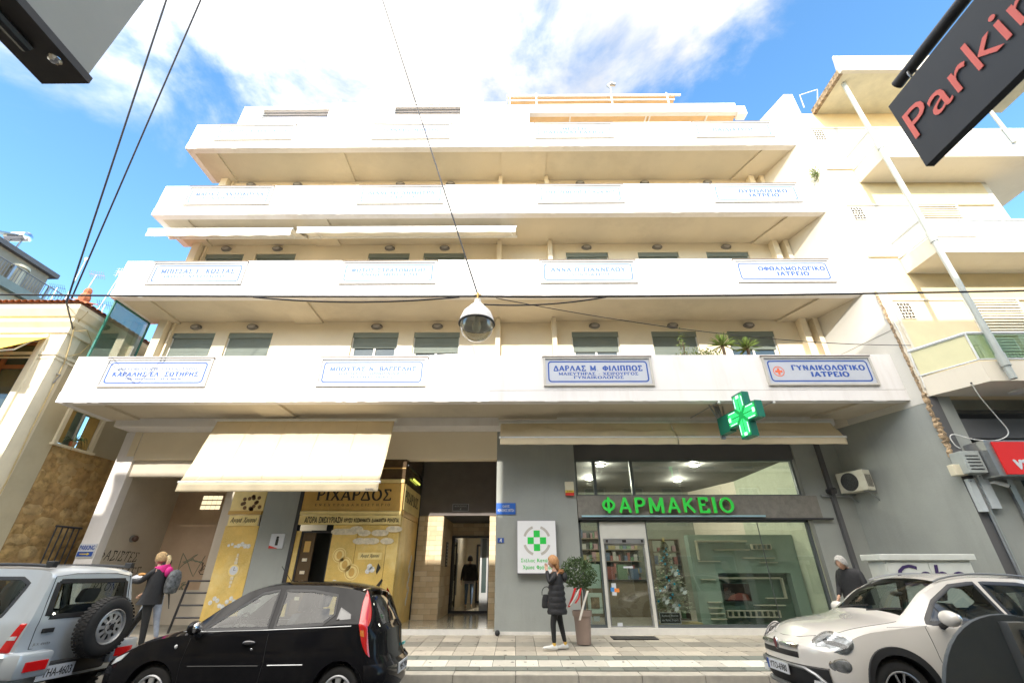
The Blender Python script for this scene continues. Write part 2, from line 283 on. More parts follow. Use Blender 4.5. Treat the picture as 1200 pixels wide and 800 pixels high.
def text(s, org, wid, hei, mat, parent, U=(1,0,0), V=(0,0,1), depth=0.004, bold=0.0, shear=0.0, name='lettering', mb=None, spacing=1.0, local=False, build=True, serif=True):
    """text centred on org, stretched to wid x hei, along U with up V, raised by depth"""
    key = (s, bold, shear, spacing, serif)
    if key not in _tc:
        own = all(ch in GL_ for ch in s)
        v, f = stroke_text(s, bold, shear, spacing, serif) if own else text_mesh(s, 0.0, shear=shear, spacing=spacing)
        if bold and not own:        # thicken by stacking slightly shifted copies at slightly different depths
            VV, FF = [], []
            for q, (dx, dy, dz) in enumerate(((-bold, 0, 0), (bold, 0, 0.12), (0, -bold*0.6, 0.24), (0, bold*0.6, 0.36))):
                FF += [tuple(i+len(VV) for i in g) for g in f]; VV += [(p[0]+dx, p[1]+dy, p[2]-dz) for p in v]
            v, f = VV, FF
        _tc[key] = (v, f)
    v, f = _tc[key]
    xs = [p[0] for p in v]; ys = [p[1] for p in v]; x0, x1, y0, y1 = min(xs), max(xs), min(ys), max(ys)
    U = Vector(U).normalized(); V = Vector(V).normalized(); W = U.cross(V).normalized(); org = Vector(org)
    P = [org+U*((p[0]-(x0+x1)/2)/(x1-x0)*wid)+V*((p[1]-(y0+y1)/2)/(y1-y0)*hei)+W*((p[2]+0.5)*depth) for p in v]
    m = mb or MB(); m.add(P, f)
    if mb is None and build: return m.build(name, mat, parent, local=local)
    return m
def frame_ring(mb, x0, x1, z0, z1, y0, y1, t):
    mb.box(x0, x1, y0, y1, z1-t, z1); mb.box(x0, x1, y0, y1, z0, z0+t); mb.box(x0, x0+t, y0, y1, z0+t, z1-t); mb.box(x1-t, x1, y0, y1, z0+t, z1-t)
def leaves(mb, pts, size, aspect=0.45, rnd=random):
    for p in pts:
        d = Vector((rnd.gauss(0,1), rnd.gauss(0,1), rnd.gauss(0.3,1))).normalized(); a = d.orthogonal().normalized()
        a.rotate(Matrix.Rotation(rnd.uniform(0, 6.28), 3, d)); p = Vector(p); l = size*rnd.uniform(0.7, 1.3); ww = l*aspect; nn = d.cross(a)*ww*0.25
        mb.add([p, p+d*l*0.5+a*ww*0.5+nn, p+d*l, p+d*l*0.5-a*ww*0.5+nn], [(0, 1, 2, 3)])
# ------------------------------------------------------------------ ground, road, pavement
ASPH = pm('asphalt', (0.055, 0.055, 0.055), 0.9, var=0.25, scale=6, bump=0.4, bscale=120, dirt=(0.09, 0.085, 0.08), dscale=0.4, damt=0.5)
EARTH = pm('far_ground', (0.12, 0.11, 0.10), 0.95)
struct(MB().grid(lambda u, v: (-400+800*u, -400+800*v, -0.05), 8, 8).build('ground', EARTH))
struct(MB().grid(lambda u, v: (-80+160*u, 0.62+7.98*v, 0.0), 60, 6).build('road', ASPH))
def pz(y): return 0.16+0.042*(y-8.6)
KERB = pm('kerb_stone', (0.45, 0.42, 0.36), 0.85, var=0.15, scale=4, bump=0.2, dirt=(0.2, 0.19, 0.17), dscale=1.5, damt=0.5)
T_LIGHT = pm('beige_paving_slab', (0.49, 0.44, 0.36), 0.75, var=0.16, scale=1.7, bump=0.12, bscale=60, dirt=(0.22, 0.2, 0.17), dscale=1.2, damt=0.55)
T_WHITE = pm('white_paving_slab', (0.66, 0.63, 0.55), 0.7, var=0.12, scale=1.7, bump=0.1, dirt=(0.36, 0.34, 0.29), dscale=1.3, damt=0.5)
T_DARK = pm('green_grey_paving_slab', (0.17, 0.185, 0.16), 0.75, var=0.18, scale=1.7, bump=0.12, dirt=(0.26, 0.25, 0.2), dscale=1.2, damt=0.4)
T_MID = pm('grey_paving_slab', (0.33, 0.31, 0.26), 0.75, var=0.18, scale=1.7, bump=0.12, dirt=(0.17, 0.16, 0.14), dscale=1.2, damt=0.4)
MORTAR = pm('dark_joint_mortar', (0.13, 0.12, 0.105), 0.95)
pv = MB().prism([(-60, 8.62, pz(8.62)-0.012), (60, 8.62, pz(8.62)-0.012), (60, 12.22, pz(12.22)-0.012), (-60, 12.22, pz(12.22)-0.012)], (0, 0, -0.25)).build('pavement', MORTAR); struct(pv)
rows = [(11.78, 12.20, T_LIGHT), (11.34, 11.76, T_LIGHT), (10.84, 11.32, T_MID), (10.42, 10.82, T_LIGHT), (10.02, 10.40, T_LIGHT), (9.66, 10.00, T_DARK), (9.16, 9.64, T_WHITE), (8.90, 9.14, T_DARK)]
tiles = []
for r, (y0, y1, m) in enumerate(rows):
    k0 = int(-12/0.4); 
    for k in range(k0, 26): tiles.append((abs(k*0.4+0.2-0.6), r, k))
tiles.sort(); single = set((r, k) for _, r, k in tiles[:296]); tmesh = {}
def slab_var(m, v):
    if v == 0: return m
    k = 0.80 if v == 1 else 1.14; n_ = m.name+(' worn' if v == 1 else ' clean')
    if n_ in bpy.data.materials: return bpy.data.materials[n_]
    c = m.copy(); c.name = n_
    for nd in c.node_tree.nodes:
        if nd.type == 'VECT_MATH' and nd.operation == 'SCALE': nd.inputs[0].default_value = tuple(q*k for q in nd.inputs[0].default_value)
    return c
rest = MB(); rest_m = [T_LIGHT, T_MID, T_DARK, T_WHITE]
for _, r, k in tiles:
    y0, y1, m = rows[r]; x = k*0.4 + (0.2 if r in (5, 7) else 0)
    if (r, k) in single:
        vr = random.choice((0, 0, 0, 1, 1, 2)); mk_ = (r, vr)
        if mk_ not in tmesh:
            m = slab_var(m, vr); b = MB(); zt0, zt1 = pz(y0)+0.0, pz(y1)+0.0
            b.prism([(0.004, y0, zt0), (0.394, y0, zt0), (0.394, y1, zt1), (0.004, y1, zt1)], (0, 0, -0.03))
            o = b.build('paving_slab', m, pv, bevel=0.002); tmesh[mk_] = o.data
        else:
            o = bpy.data.objects.new('paving_slab', tmesh[mk_]); C.objects.link(o); o.parent = pv
        o.location = (x, 0, random.uniform(-0.0015, 0.0025))
    else:
        rest.cur = rest_m.index(m); rest.prism([(x+0.004, y0, pz(y0)), (x+0.394, y0, pz(y0)), (x+0.394, y1, pz(y1)), (x+0.004, y1, pz(y1))], (0, 0, -0.03))
rest.build('paving_slab', rest_m, pv, kind='stuff')
gum = MB(); rg = random.Random(77)
for k in range(220):
    x, y = rg.uniform(-9, 7), rg.uniform(8.95, 12.0); r_ = rg.uniform(0.012, 0.035)
    gum.add([(x+r_*rg.uniform(.7, 1.2)*cos(a), y+r_*rg.uniform(.7, 1.2)*sin(a), pz(y)+0.0045) for a in [2*pi*q/7 for q in range(7)]], [tuple(range(7))])
gum.build('gum_spots', pm('dark_gum', (0.10, 0.095, 0.085), 0.9), pv, kind='stuff')
lv = MB(); 
leaves(lv, [(rg.uniform(-9, 7), rg.choice((rg.uniform(8.35, 8.58), rg.uniform(11.6, 12.1))), 0) for _ in range(90)], 0.05, 0.5, rg)
lv.v = [(p[0], p[1], (0.006 if p[1] < 8.62 else pz(p[1])+0.006)+abs(p[2])*0.15) for p in lv.v]
lv.build('fallen_leaves', pm('dry_leaf', (0.22, 0.13, 0.05), 0.8, var=0.5, scale=20), pv, kind='stuff')
kb = MB().box(-60, 60, 8.64, 8.86, -0.1, 0.12).build('kerb', MORTAR); struct(kb)
km = None
for i in range(-12, 11):
    if km is None: o = MB().box(0.004, 0.996, 8.60, 8.88, -0.05, 0.165).build('kerb_stone', KERB, kb, bevel=0.012); km = o.data
    else: o = bpy.data.objects.new('kerb_stone', km); C.objects.link(o); o.parent = kb
    o.location = (i, 0, random.uniform(-0.004, 0.004))
struct(MB().box(-60, 60, -1.5, 0.6, -0.2, 0.14).build('near_pavement', T_MID))

# ------------------------------------------------------------------ main building
YF, YW, YG = 10.16, 11.70, 12.20
XL, XR = -11.33, 9.65
def XP(y): return 9.65+(10.16-y)*0.34
apt = thing('apartment_building', 'white six storey apartment block with long stepped balconies over two shops', 'building', (0, YW, 0.2))
# upper body
for fl, (z0, z1) in enumerate([(5.36, 8.46), (8.46, 11.5), (11.5, 14.5)]):
    pass
WX = [(-10.48, -9.17), (-8.76, -7.4), (-4.94, -3.54), (-3.07, -1.67), (1.74, 3.16), (4.16, 5.53), (6.46, 7.88)]
BZ = [5.30, 8.40, 11.45, 14.50]; TOPS = [6.55, 9.65, 12.70, 15.75]; WT = [8.10, 11.16, 14.2]
for fl in range(4):
    zt = BZ[fl+1] if fl < 3 else 15.9
    top = WT[fl] if fl < 3 else None
    b = MB(); z0 = BZ[fl]+0.1; z1 = zt+0.08
    if top:
        b.box(-10.95, XP(YW), YW, YW+0.25, top, z1); b.box(-10.95, XP(YW), YW, YW+0.25, z0, top-1.4)
        xs = [-10.95]+[v for w_ in WX for v in w_]+[XP(YW)]
        for i in range(0, len(xs), 2): b.box(xs[i], xs[i+1], YW, YW+0.25, top-1.4, top)
    else: b.box(-10.95, XP(YW), YW, YW+0.25, z0, z1)
    b.build('storey_wall', CREAM, apt)
bx('side_wall', WHITE, apt, -11.0, -10.955, YW, 24, 5.2, 15.9)
MB().box(-10.9, 9.0, 12.6, 12.7, 5.5, 15.8).build('inner_wall', DGREY, apt)
MB().prism([(-11, 12, 15.86), (9, 12, 15.86), (7, 24, 15.86), (-11, 24, 15.86)], (0, 0, 0.1)).build('roof_slab', WHITE, apt)
bx('rear_wall', CREAM, apt, -11, 7, 24, 24.2, 0, 15.9)
# balconies
def poly(x0, x1, y0, y1, z):     # x1 None = follow the party wall
    a = (x1, y0, z) if x1 is not None else (XP(y0), y0, z); b_ = (x1, y1, z) if x1 is not None else (XP(y1), y1, z)
    return [(x0, y0, z), a, b_, (x0, y1, z)]
CRACK = pm('fascia_joint', (0.36, 0.33, 0.30), 0.9)
for fl in range(4):
    z = BZ[fl]; t = TOPS[fl]
    b = MB()
    b.prism(poly(XL, None, YF+0.012, YF+0.16, z+0.285), (0, 0, t-z-0.285))          # upper parapet
    b.prism(poly(XL, XL+0.15, YF+0.16, YW, z+0.285), (0, 0, t-z-0.285))
    bal = b.build('balcony', WHITE, apt, bevel=0.006)
    b = MB(); b.prism(poly(XL, None, YF, YF+0.22, z), (0, 0, 0.27)); b.prism(poly(XL, XL+0.2, YF+0.22, YW-0.003, z), (0, 0, 0.27))
    # chipped lower lip
    xx = XL+0.1
    while xx < 9.2:
        l_ = random.uniform(0.05, 0.35); b.box(xx, xx+l_, YF+0.004, YF+0.05, z-random.uniform(0.004, 0.014), z+0.002); xx += l_+random.uniform(0.1, 0.9)
    b.build('fascia_band', WHITE, bal)
    MB().prism(poly(XL+0.01, None, YF+0.03, YF+0.15, z+0.268), (0, 0, 0.02)).build('joint_line', CRACK, bal)
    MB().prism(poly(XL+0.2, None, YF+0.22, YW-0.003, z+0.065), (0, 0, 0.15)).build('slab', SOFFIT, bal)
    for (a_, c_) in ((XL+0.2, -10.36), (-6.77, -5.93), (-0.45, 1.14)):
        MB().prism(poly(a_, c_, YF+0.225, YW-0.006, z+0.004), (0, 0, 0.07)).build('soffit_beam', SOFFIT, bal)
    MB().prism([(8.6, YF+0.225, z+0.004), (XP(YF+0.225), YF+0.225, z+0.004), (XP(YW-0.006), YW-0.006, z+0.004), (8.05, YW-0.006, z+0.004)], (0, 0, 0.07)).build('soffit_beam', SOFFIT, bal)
# pilasters between the balconies
for fl in range(3):
    z0, z1 = BZ[fl]+0.22, BZ[fl+1]+0.06
    for x, d in ((-0.57, 0.14), (1.12, 0.14), (8.62, 0.18), (9.02, 0.14), (-10.85, 0.25)):
        bx('pilaster', CREAM, apt, x, x+d, YW-0.24, YW-0.002, z0, z1)
    bx('downpipe', CREAM, apt, -10.55, -10.49, YW-0.07, YW-0.002, z0, z1)
# windows
def shutter_mb(x0, x1, z0, z1, y):
    b = MB(); z = z1
    while z > z0+0.01:
        h = min(0.045, z-z0); b.add([(x0, y, z), (x1, y, z), (x1, y-0.012, z-h*0.35), (x0, y-0.012, z-h*0.35), (x1, y-0.01, z-h*0.8), (x0, y-0.01, z-h*0.8), (x1, y, z-h), (x0, y, z-h)], [(0,1,2,3), (3,2,4,5), (5,4,6,7)]); z -= h
    return b
state = {0: [(1,)*1]*7}
ST = [[1.0, 1.0, 0.28, 0.42, 0.40, 1.0, 0.35], [1.0]*7, [0.5, 1.0, 0.6, 1.0, 1.0, 0.7, 1.0]]
INNER = pm('dark_room', (0.03, 0.03, 0.028), 0.9)
WALLLAMP_G = pm('lamp_grey', (0.16, 0.15, 0.14), 0.5, var=0.1); LAMPGL = pm('frosted_lamp_glass', (0.35, 0.33, 0.30), 0.35)
for fl in range(3):
    for i, (x0, x1) in enumerate(WX):
        zt = WT[fl]; zb = zt-1.4; st = ST[fl][i]
        wdw = MB(); frame_ring(wdw, x0+0.03, x1-0.03, zb, zt-0.12, YW+0.10, YW+0.16, 0.055); wdw.box((x0+x1)/2-0.03, (x0+x1)/2+0.03, YW+0.095, YW+0.15, zb+0.05, zt-0.17)
        wo = wdw.build('window', WMETAL, apt)
        bx('shutter_box', SHUT, wo, x0+0.005, x1-0.005, YW+0.03, YW+0.2, zt-0.17, zt-0.005)
        zlow = zt-0.17-(1.4-0.17)*st
        shutter_mb(x0+0.02, x1-0.02, zlow, zt-0.17, YW+0.09).build('shutter', SHUT, wo)
        bx('pane', PANE, wo, x0+0.08, x1-0.08, YW+0.125, YW+0.135, zb+0.05, zt-0.16)
        bx('reveal', INNER, wo, x0, x1, YW+0.2, YW+0.24, zb, zt)
        bx('guide_rail', WMETAL, wo, x0+0.003, x0+0.03, YW+0.06, YW+0.11, zb, zt-0.17)
        bx('guide_rail', WMETAL, wo, x1-0.03, x1-0.003, YW+0.06, YW+0.11, zb, zt-0.17)
fn = ['first', 'second', 'third']
wn = ['leftmost', 'second from the left', 'third from the left', 'middle', 'fifth from the left', 'second from the right', 'rightmost']
proto = None
for fl in range(3):
    for i, (x0, x1) in enumerate(WX):
        xc = (x0+x1)/2; loc = (xc, YW, WT[fl]+0.18)
        lab = 'oval bulkhead lamp above the %s window behind the %s balcony' % (wn[i], ['lowest', 'second lowest', 'third lowest'][fl])
        if proto is None:
            t = thing('wall_lamp', lab, 'lamp', loc, group='oval lamps above the balcony windows')
            b = MB(); b.lathe([(0.17, 0.0), (0.17, -0.05), (0.14, -0.085), (0.12, -0.09)], axis='Y', seg=20); b.v = [(x, y, z*0.55) for x, y, z in b.v]
            b.build('lamp_rim', WALLLAMP_G, t, smooth=True, local=True)
            b = MB(); b.ball((0, -0.07, 0), (0.125, 0.05, 0.065), 14, 8); b.build('lamp_glass', LAMPGL, t, smooth=True, local=True)
            proto = t
        else:
            t = copy_tree(proto); t.location = loc; t['label'] = lab
# F5: penthouse parapet
P5 = 11.0; z0, z1 = 15.8, 18.0
b = MB(); holes = [(-9.9, -7.3, 17.28, 17.80), (-4.7, -2.1, 17.42, 17.90)]
xs = [-10.72]
for h in holes: xs += [h[0], h[1]]
xs.append(0.6)
for i in range(0, len(xs), 2): b.box(xs[i], xs[i+1], P5, P5+0.32, z0, z1)
for h in holes: b.box(h[0], h[1], P5, P5+0.32, z0, h[2]); b.box(h[0], h[1], P5, P5+0.32, h[3], z1)
b.box(-10.72, -10.54, P5+0.32, 14, z0, z1)
pent = b.build('roof_parapet', WHITE, apt, bevel=0.005)
for h in holes:
    for k in range(3):
        zz = h[2]+0.1+k*0.15; bx('rail', DMETAL, pent, h[0], h[1], P5+0.07, P5+0.1, zz, zz+0.035)
ORANGE = pm('orange_canvas', (0.66, 0.45, 0.24), 0.85, var=0.1)
b = MB(); b.box(0.6, 0.64, P5, P5+0.18, 17.5, 18.02)
for (a_, c_) in ((0.64, 3.3), (5.9, 8.35)):
    b.box(a_, c_, P5, P5+0.18, 17.5, 17.8); b.box(a_, c_, P5, P5+0.18, 17.9, 18.02); b.box(a_, c_, P5+0.13, P5+0.18, 17.8, 17.9)
b.box(3.3, 5.9, P5, P5+0.18, 17.5, 18.02); b.box(8.35, 8.75, P5, P5+0.18, 17.5, 18.02); b.box(8.75, 9.1, P5+0.01, P5+0.3, 17.4, 17.85)
can = b.build('terrace_canopy', WHITE, apt)
bx('canopy_underside', ORANGE, can, 0.6, 8.75, P5+0.181, 14.0, 17.55, 17.62)
for x in (2.2, 5.2, 5.35, 7.6): bx('canopy_rafter', WMETAL, can, x, x+0.05, P5+0.185, 13.9, 17.5, 17.548)
bx('terrace_wall', CREAM, apt, -10.5, 8.7, 14.0, 14.2, 15.96, 17.5)
# roof pergola
b = MB(); b.box(-8.0, -0.3, 11.35, 11.42, 18.62, 18.69); b.box(-0.3, 6.9, 11.3, 11.36, 19.02, 19.10); b.box(-0.3, 6.6, 11.3, 11.34, 18.72, 18.77)
for x in (-7.2, -6, -4.9, -3.6, -2.5, -1.3): b.box(x, x+0.04, 11.33, 11.37, 18.0, 18.9)
for x in (-0.2, 0.9, 4.0, 6.3): b.box(x, x+0.05, 11.3, 11.35, 18.02, 19.2)
pg = b.build('pergola_frame', WMETAL, apt)
MB().prism([(-0.25, 11.4, 19.06), (6.7, 11.4, 19.06), (6.9, 13.2, 19.5), (-0.2, 13.2, 19.5)], (0, 0, 0.03)).build('pergola_canvas', ORANGE, pg)
MB().prism([(-7.8, 11.44, 18.62), (-0.35, 11.44, 18.66), (-0.3, 12.4, 18.9), (-7.7, 12.4, 18.9)], (0, 0, 0.03)).build('pergola_canvas', ORANGE, pg)
rl = thing('roof_floodlight', 'small curved roof lamp on a thin post over the pergola', 'lamp', (4.05, 11.3, 19.2))
MB().tube([(4.05, 11.3, 19.2), (4.05, 11.3, 19.55)], 0.025).build('post', METAL, rl)
MB().tube([(4.05, 11.3, 19.5), (3.95, 11.3, 19.66), (4.1, 11.3, 19.78), (4.28, 11.3, 19.72)], [0.03, 0.06, 0.09, 0.07], 10).build('lamp_head', METAL, rl, smooth=True)

# glass screen at the left end of the lowest balcony
gs = thing('glass_screen', 'tall green edged glass wind screen at the left end of the lowest balcony', 'glass screen', (-11.25, 10.9, 6.55))
MB().box(-11.26, -11.25, YF+0.18, YW-0.12, 6.56, 8.38).build('pane', glassm('screen_glass', (0.55, 0.72, 0.70), 0.35), gs)
GTRIM = pm('green_glass_edge', (0.03, 0.16, 0.12), 0.3)
MB().box(-11.28, -11.23, YF+0.14, YF+0.18, 6.55, 8.39).box(-11.28, -11.23, YW-0.12, YW-0.08, 6.55, 8.39).box(-11.28, -11.23, YF+0.18, YW-0.12, 8.355, 8.39).build('frame', GTRIM, gs)

# ------------------------------------------------------------------ doctor signs
SX = [(-10.43, -7.80), (-4.93, -2.28), (0.78, 3.43), (6.35, 9.0)]
SZ = [0.43, 0.43, 0.42, 0.42]
TX = [[[('ΜΙΚΡΟΒΙΟΛΟΓΙΚΟ ΕΡΓΑΣΤΗΡΙΟ', .82, .13, .71, 0, 1), ('ΚΑΡΑΛΗΣ ΕΛ. ΣΩΤΗΡΗΣ', .88, .2, .42, 1, 0), ('ΤΗΛ. 2641 101059 - 6974 864367', .6, .08, .17, 0, 0)],
       [('ΜΠΟΥΤΑΣ Ν. ΒΑΓΓΕΛΗΣ', .88, .2, .68, 1, 2), ('ΧΕΙΡΟΥΡΓΟΣ ΟΡΘΟΠΑΙΔΙΚΟΣ', .7, .11, .42, 0, 2), ('ΤΡΑΥΜΑΤΟΛΟΓΟΣ', .44, .1, .22, 0, 2)],
       [('ΔΑΡΛΑΣ Μ. ΦΙΛΙΠΠΟΣ', .9, .25, .68, 1, 0), ('ΜΑΙΕΥΤΗΡΑΣ - ΧΕΙΡΟΥΡΓΟΣ', .8, .13, .38, 0, 0), ('ΓΥΝΑΙΚΟΛΟΓΟΣ', .5, .12, .18, 0, 0)],
       [('ΓΥΝΑΙΚΟΛΟΓΙΚΟ', .74, .24, .68, 1, 0), ('ΙΑΤΡΕΙΟ', .38, .23, .32, 1, 0)]],
      [[('ΜΠΙΣΣΑΣ Γ. ΚΩΣΤΑΣ', .86, .26, .66, 1, 0), ('ΙΑΤΡΟΣ ΝΕΥΡΟΛΟΓΟΣ', .74, .18, .3, 0, 2)],
       [('ΦΩΤΗΣ ΣΤΡΑΤΟΜΗΤΗΣ', .86, .22, .68, 1, 2), ('ΑΝΘΗ ΜΠΟΥΡΔΗ', .66, .18, .36, 0, 2)],
       [('ΑΝΝΑ Π ΓΙΑΝΝΕΛΟΥ', .86, .24, .66, 1, 2), ('ΟΔΟΝΤΙΑΤΡΟΣ', .5, .15, .3, 0, 2)],
       [('ΟΦΘΑΛΜΟΛΟΓΙΚΟ', .76, .24, .68, 1, 0), ('ΙΑΤΡΕΙΟ', .36, .24, .32, 1, 0)]],
      [[('ΜΑΡΙΑ Γ. ΑΝΔΡΙΚΟΥΛΑ', .88, .24, .66, 1, 0), ('ΓΥΝΑΙΚΟΛΟΓΟΣ', .66, .16, .3, 0, 2)],
       [('ΔΙΑΝΕΛΗ ΔΗΜΗΤΡΑ', .86, .24, .68, 1, 2), ('ΙΑΤΡΟΣ', .4, .15, .3, 0, 2)],
       [('ΤΖΕΡΤΖΕΜΕΛΗΣ ΕΠ ΚΩΝ/ΝΟΣ', .9, .22, .68, 1, 2)],
       [('ΟΥΡΟΛΟΓΙΚΟ', .62, .25, .68, 1, 0), ('ΙΑΤΡΕΙΟ', .38, .25, .32, 1, 0)]],
      [[('ΓΙΩΡΓΟΣ ΠΑΠΑΝΑΣΤΑΣΙΟΥ', .9, .23, .66, 1, 2), ('ΓΥΝΑΙΚΟΛΟΓΟΣ', .6, .15, .3, 0, 2)],
       [('ΓΙΑΝΝΗΣ ΜΗΤΣΟΣ', .8, .25, .68, 1, 2)],
       [('ΜΕΛΣΗ', .34, .25, .7, 1, 2), ('ΠΑΠΑΝΑΣΤΑΣΙΟΥ', .86, .25, .32, 1, 2)],
       [('ΠΑΙΔΙΑΤΡΟΣ', .58, .26, .5, 1, 2)]]]
rowl = ['lowest balcony', 'second lowest balcony', 'third balcony up', 'topmost balcony']; coll = ['leftmost', 'second from the left', 'second from the right', 'rightmost']
GREYL = pm('grey_letter_paint', (0.12, 0.15, 0.24), 0.6)
SFR = pm('sign_frame_alloy', (0.50, 0.47, 0.42), 0.5, var=0.08)
for r in range(4):
    for c_ in range(4):
        x0, x1 = SX[c_]; zb = BZ[r]+0.43; zt = zb+0.70; xm = (x0+x1)/2
        extra = {(0, 3): ' with a red cross and blue lettering', (1, 3): ' lettered ΟΦΘΑΛΜΟΛΟΓΙΚΟ ΙΑΤΡΕΙΟ', (2, 3): ' lettered ΟΥΡΟΛΟΓΙΚΟ ΙΑΤΡΕΙΟ', (3, 3): ' lettered ΠΑΙΔΙΑΤΡΟΣ', (0, 0): ' with three lines of text'}.get((r, c_), '')
        t = thing('doctor_sign', 'white blue-bordered name sign, %s on the %s%s' % (coll[c_], rowl[r], extra), 'sign', (xm, YF, zb), group='doctors name signs on the balcony fronts')
        y = YF+0.012
        b = MB(); frame_ring(b, x0-0.05, x1+0.05, zb-0.04, zt+0.05, y-0.05, y-0.001, 0.05); b.build('frame', SFR, t)
        bx('top_hood', pm('rusty_brown_trim', (0.20, 0.15, 0.12), 0.7), t, x0-0.07, x1+0.07, y-0.065, y-0.003, zt+0.052, zt+0.068)
        bx('panel', pm('sign_panel_white', (0.46, 0.48, 0.53), 0.6, var=0.05), t, x0+0.001, x1-0.001, y-0.022, y-0.002, zb+0.012, zt-0.002)
        bcol = BLUEL if r < 1 or (c_ in (0, 3) and r < 2) else LBLUE
        b = MB(); cr_ = 0.09; 
        def rr(x0, x1, z0, z1, rad):
            P = []
            for (cx, cz, a0) in ((x1-rad, z1-rad, 0), (x0+rad, z1-rad, 90), (x0+rad, z0+rad, 180), (x1-rad, z0+rad, 270)):
                for k in range(5): a = RAD(a0+k*22.5); P.append((cx+rad*cos(a), cz+rad*sin(a)))
            return P
        A = rr(x0+0.06, x1-0.06, zb+0.06, zt-0.06, cr_); B = rr(x0+0.096, x1-0.096, zb+0.096, zt-0.096, cr_-0.03); n_ = len(A)
        b.add([(p[0], y-0.0245, p[1]) for p in A]+[(p[0], y-0.0245, p[1]) for p in B], [(k, (k+1) % n_, n_+(k+1) % n_, n_+k) for k in range(n_)])
        b.build('border', bcol, t)
        wi, hi = x1-x0-0.24, zt-zb-0.2
        for (s_, fw, fh, fz, bold, colr) in TX[r][c_]:
            off = 0.1*wi if (r, c_) in ((0, 3), (1, 3), (2, 3)) else 0
            text(s_, (xm+off, y-0.0225, zb+0.1+hi*fz), wi*fw*1.04, hi*fh*1.3, [BLUEL, GREYL, LBLUE][colr], t, depth=0.003, bold=0.036 if bold else 0.02)
        if (r, c_) == (0, 3):
            b = MB(); cx, cz = x0+0.3, zb+0.34; n_ = 28
            b.add([(cx+R_*cos(2*pi*k/n_), y-0.025, cz+R_*sin(2*pi*k/n_)) for R_ in (0.14, 0.118) for k in range(n_)], [(k, (k+1) % n_, n_+(k+1) % n_, n_+k) for k in range(n_)])
            b.box(cx-0.09, cx+0.09, y-0.026, y-0.0225, cz-0.028, cz+0.028); b.box(cx-0.028, cx+0.028, y-0.0262, y-0.0225, cz-0.09, cz+0.09)
            b.build('red_cross', pm('orange_red_paint', (0.75, 0.14, 0.05), 0.5), t)
# ------------------------------------------------------------------ ground floor of the apartment building
MARBLE = pm('cream_marble_floor', (0.50, 0.46, 0.36), 0.12, var=0.1, scale=2, dirt=(0.4, 0.36, 0.28), damt=0.4)
WMARB = pm('white_marble_edge', (0.70, 0.68, 0.64), 0.5, var=0.08, scale=5, dirt=(0.45, 0.42, 0.38), dscale=2, damt=0.4)
bx('drop_beam', WHITE, apt, -11.0, 8.7, 11.62, 12.45, 5.13, 5.36)
bx('passage_shade_box', TAUPE, apt, -10.6, -8.3, 12.28, 12.48, 3.92, 4.358)  # box added below the beam to block a sun patch on the back wall
bx('entrance_beam', CREAM, apt, -10.6, -0.5, 12.2, 12.5, 4.36, 5.128)
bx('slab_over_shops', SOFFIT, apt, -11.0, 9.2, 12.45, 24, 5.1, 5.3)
bx('white_column', WHITE, apt, -11.08, -10.61, 12.2, 12.45, 0.1, 5.128, bevel=0.01)
bx('column_cream_block', CREAM, apt, -10.80, -10.612, 12.17, 12.199, 4.45, 5.125)  # thin cream box on the upper right of the column front
bx('wing_wall', TAUPE, apt, -11.06, -10.62, 12.45, 14.4, 0.1, 5.098)
bx('passage_back_wall', BROWNW, apt, -11.0, -8.35, 14.4, 14.6, 0.1, 5.098)
bx('passage_back_wall', TAUPE, apt, -8.35, -7.2, 13.2, 14.6, 0.1, 5.098)
bx('skirting', TAUPE, apt, -10.6, -8.36, 14.36, 14.398, 0.3, 1.15)
bx('passage_floor', T_MID, apt, -11, -7.4, 12.22, 14.5, 0.1, 0.3)
bx('grey_pier', GREY, apt, -6.62, -5.72, 12.2, 12.5, 0.1, 4.358)
bx('grey_pier', GREY, apt, -0.5, 1.63, 12.2, 12.6, 0.1, 5.128, bevel=0.008)
bx('baseboard', WMARB, apt, -0.53, 1.60, 12.16, 12.199, 0.22, 0.375)
bx('step_edge', WMARB, apt, -3.05, -0.53, 12.14, 12.22, 0.22, 0.42)
bx('entrance_floor', MARBLE, apt, -3.1, -0.4, 12.22, 24, 0.2, 0.418)
bx('header_wall', DGREY, apt, 1.64, 7.75, 12.3, 12.5, 4.37, 5.098)
bx('grey_pier', GREY, apt, 7.72, 8.95, 12.25, 12.6, 0.1, 5.128)
bx('plinth', WMARB, apt, 1.62, 7.9, 12.16, 12.42, 0.2, 0.44)
bx('downpipe', DGREY, apt, 8.35, 8.45, 12.15, 12.248, 0.3, 5.1)
# party wall paint zones live on the neighbour; here the entrance alcove
bx('entrance_header', pm('dark_taupe_paint', (0.16, 0.14, 0.135), 0.8), apt, -2.95, -0.5, 14.4, 14.6, 3.14, 4.9)
bx('alcove_ceiling', DGREY, apt, -2.9, -0.42, 14.6, 16.7, 3.14, 3.3)
bx('pier_side_wall', GREY, apt, -0.5, -0.36, 12.6, 17.0, 0.2, 5.09)
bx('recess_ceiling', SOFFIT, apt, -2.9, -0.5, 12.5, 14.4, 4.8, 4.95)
JOINT = pm('tile_joint', (0.42, 0.33, 0.2), 0.9)
TILE = [pm('beige_wall_tile_%s' % s_, c_, 0.45, var=0.1, scale=5) for s_, c_ in (('pale', (0.66, 0.53, 0.34)), ('warm', (0.60, 0.46, 0.28)), ('light', (0.70, 0.58, 0.40)))]
tb = bx('tiled_wall', JOINT, apt, -2.95, -2.2, 14.42, 16.7, 0.42, 3.138)
tb2 = bx('tiled_wall', JOINT, apt, -0.78, -0.5, 14.42, 16.7, 0.42, 3.138)
tb3 = bx('tiled_wall', JOINT, apt, -2.2, -0.8, 16.72, 16.9, 2.74, 3.138)
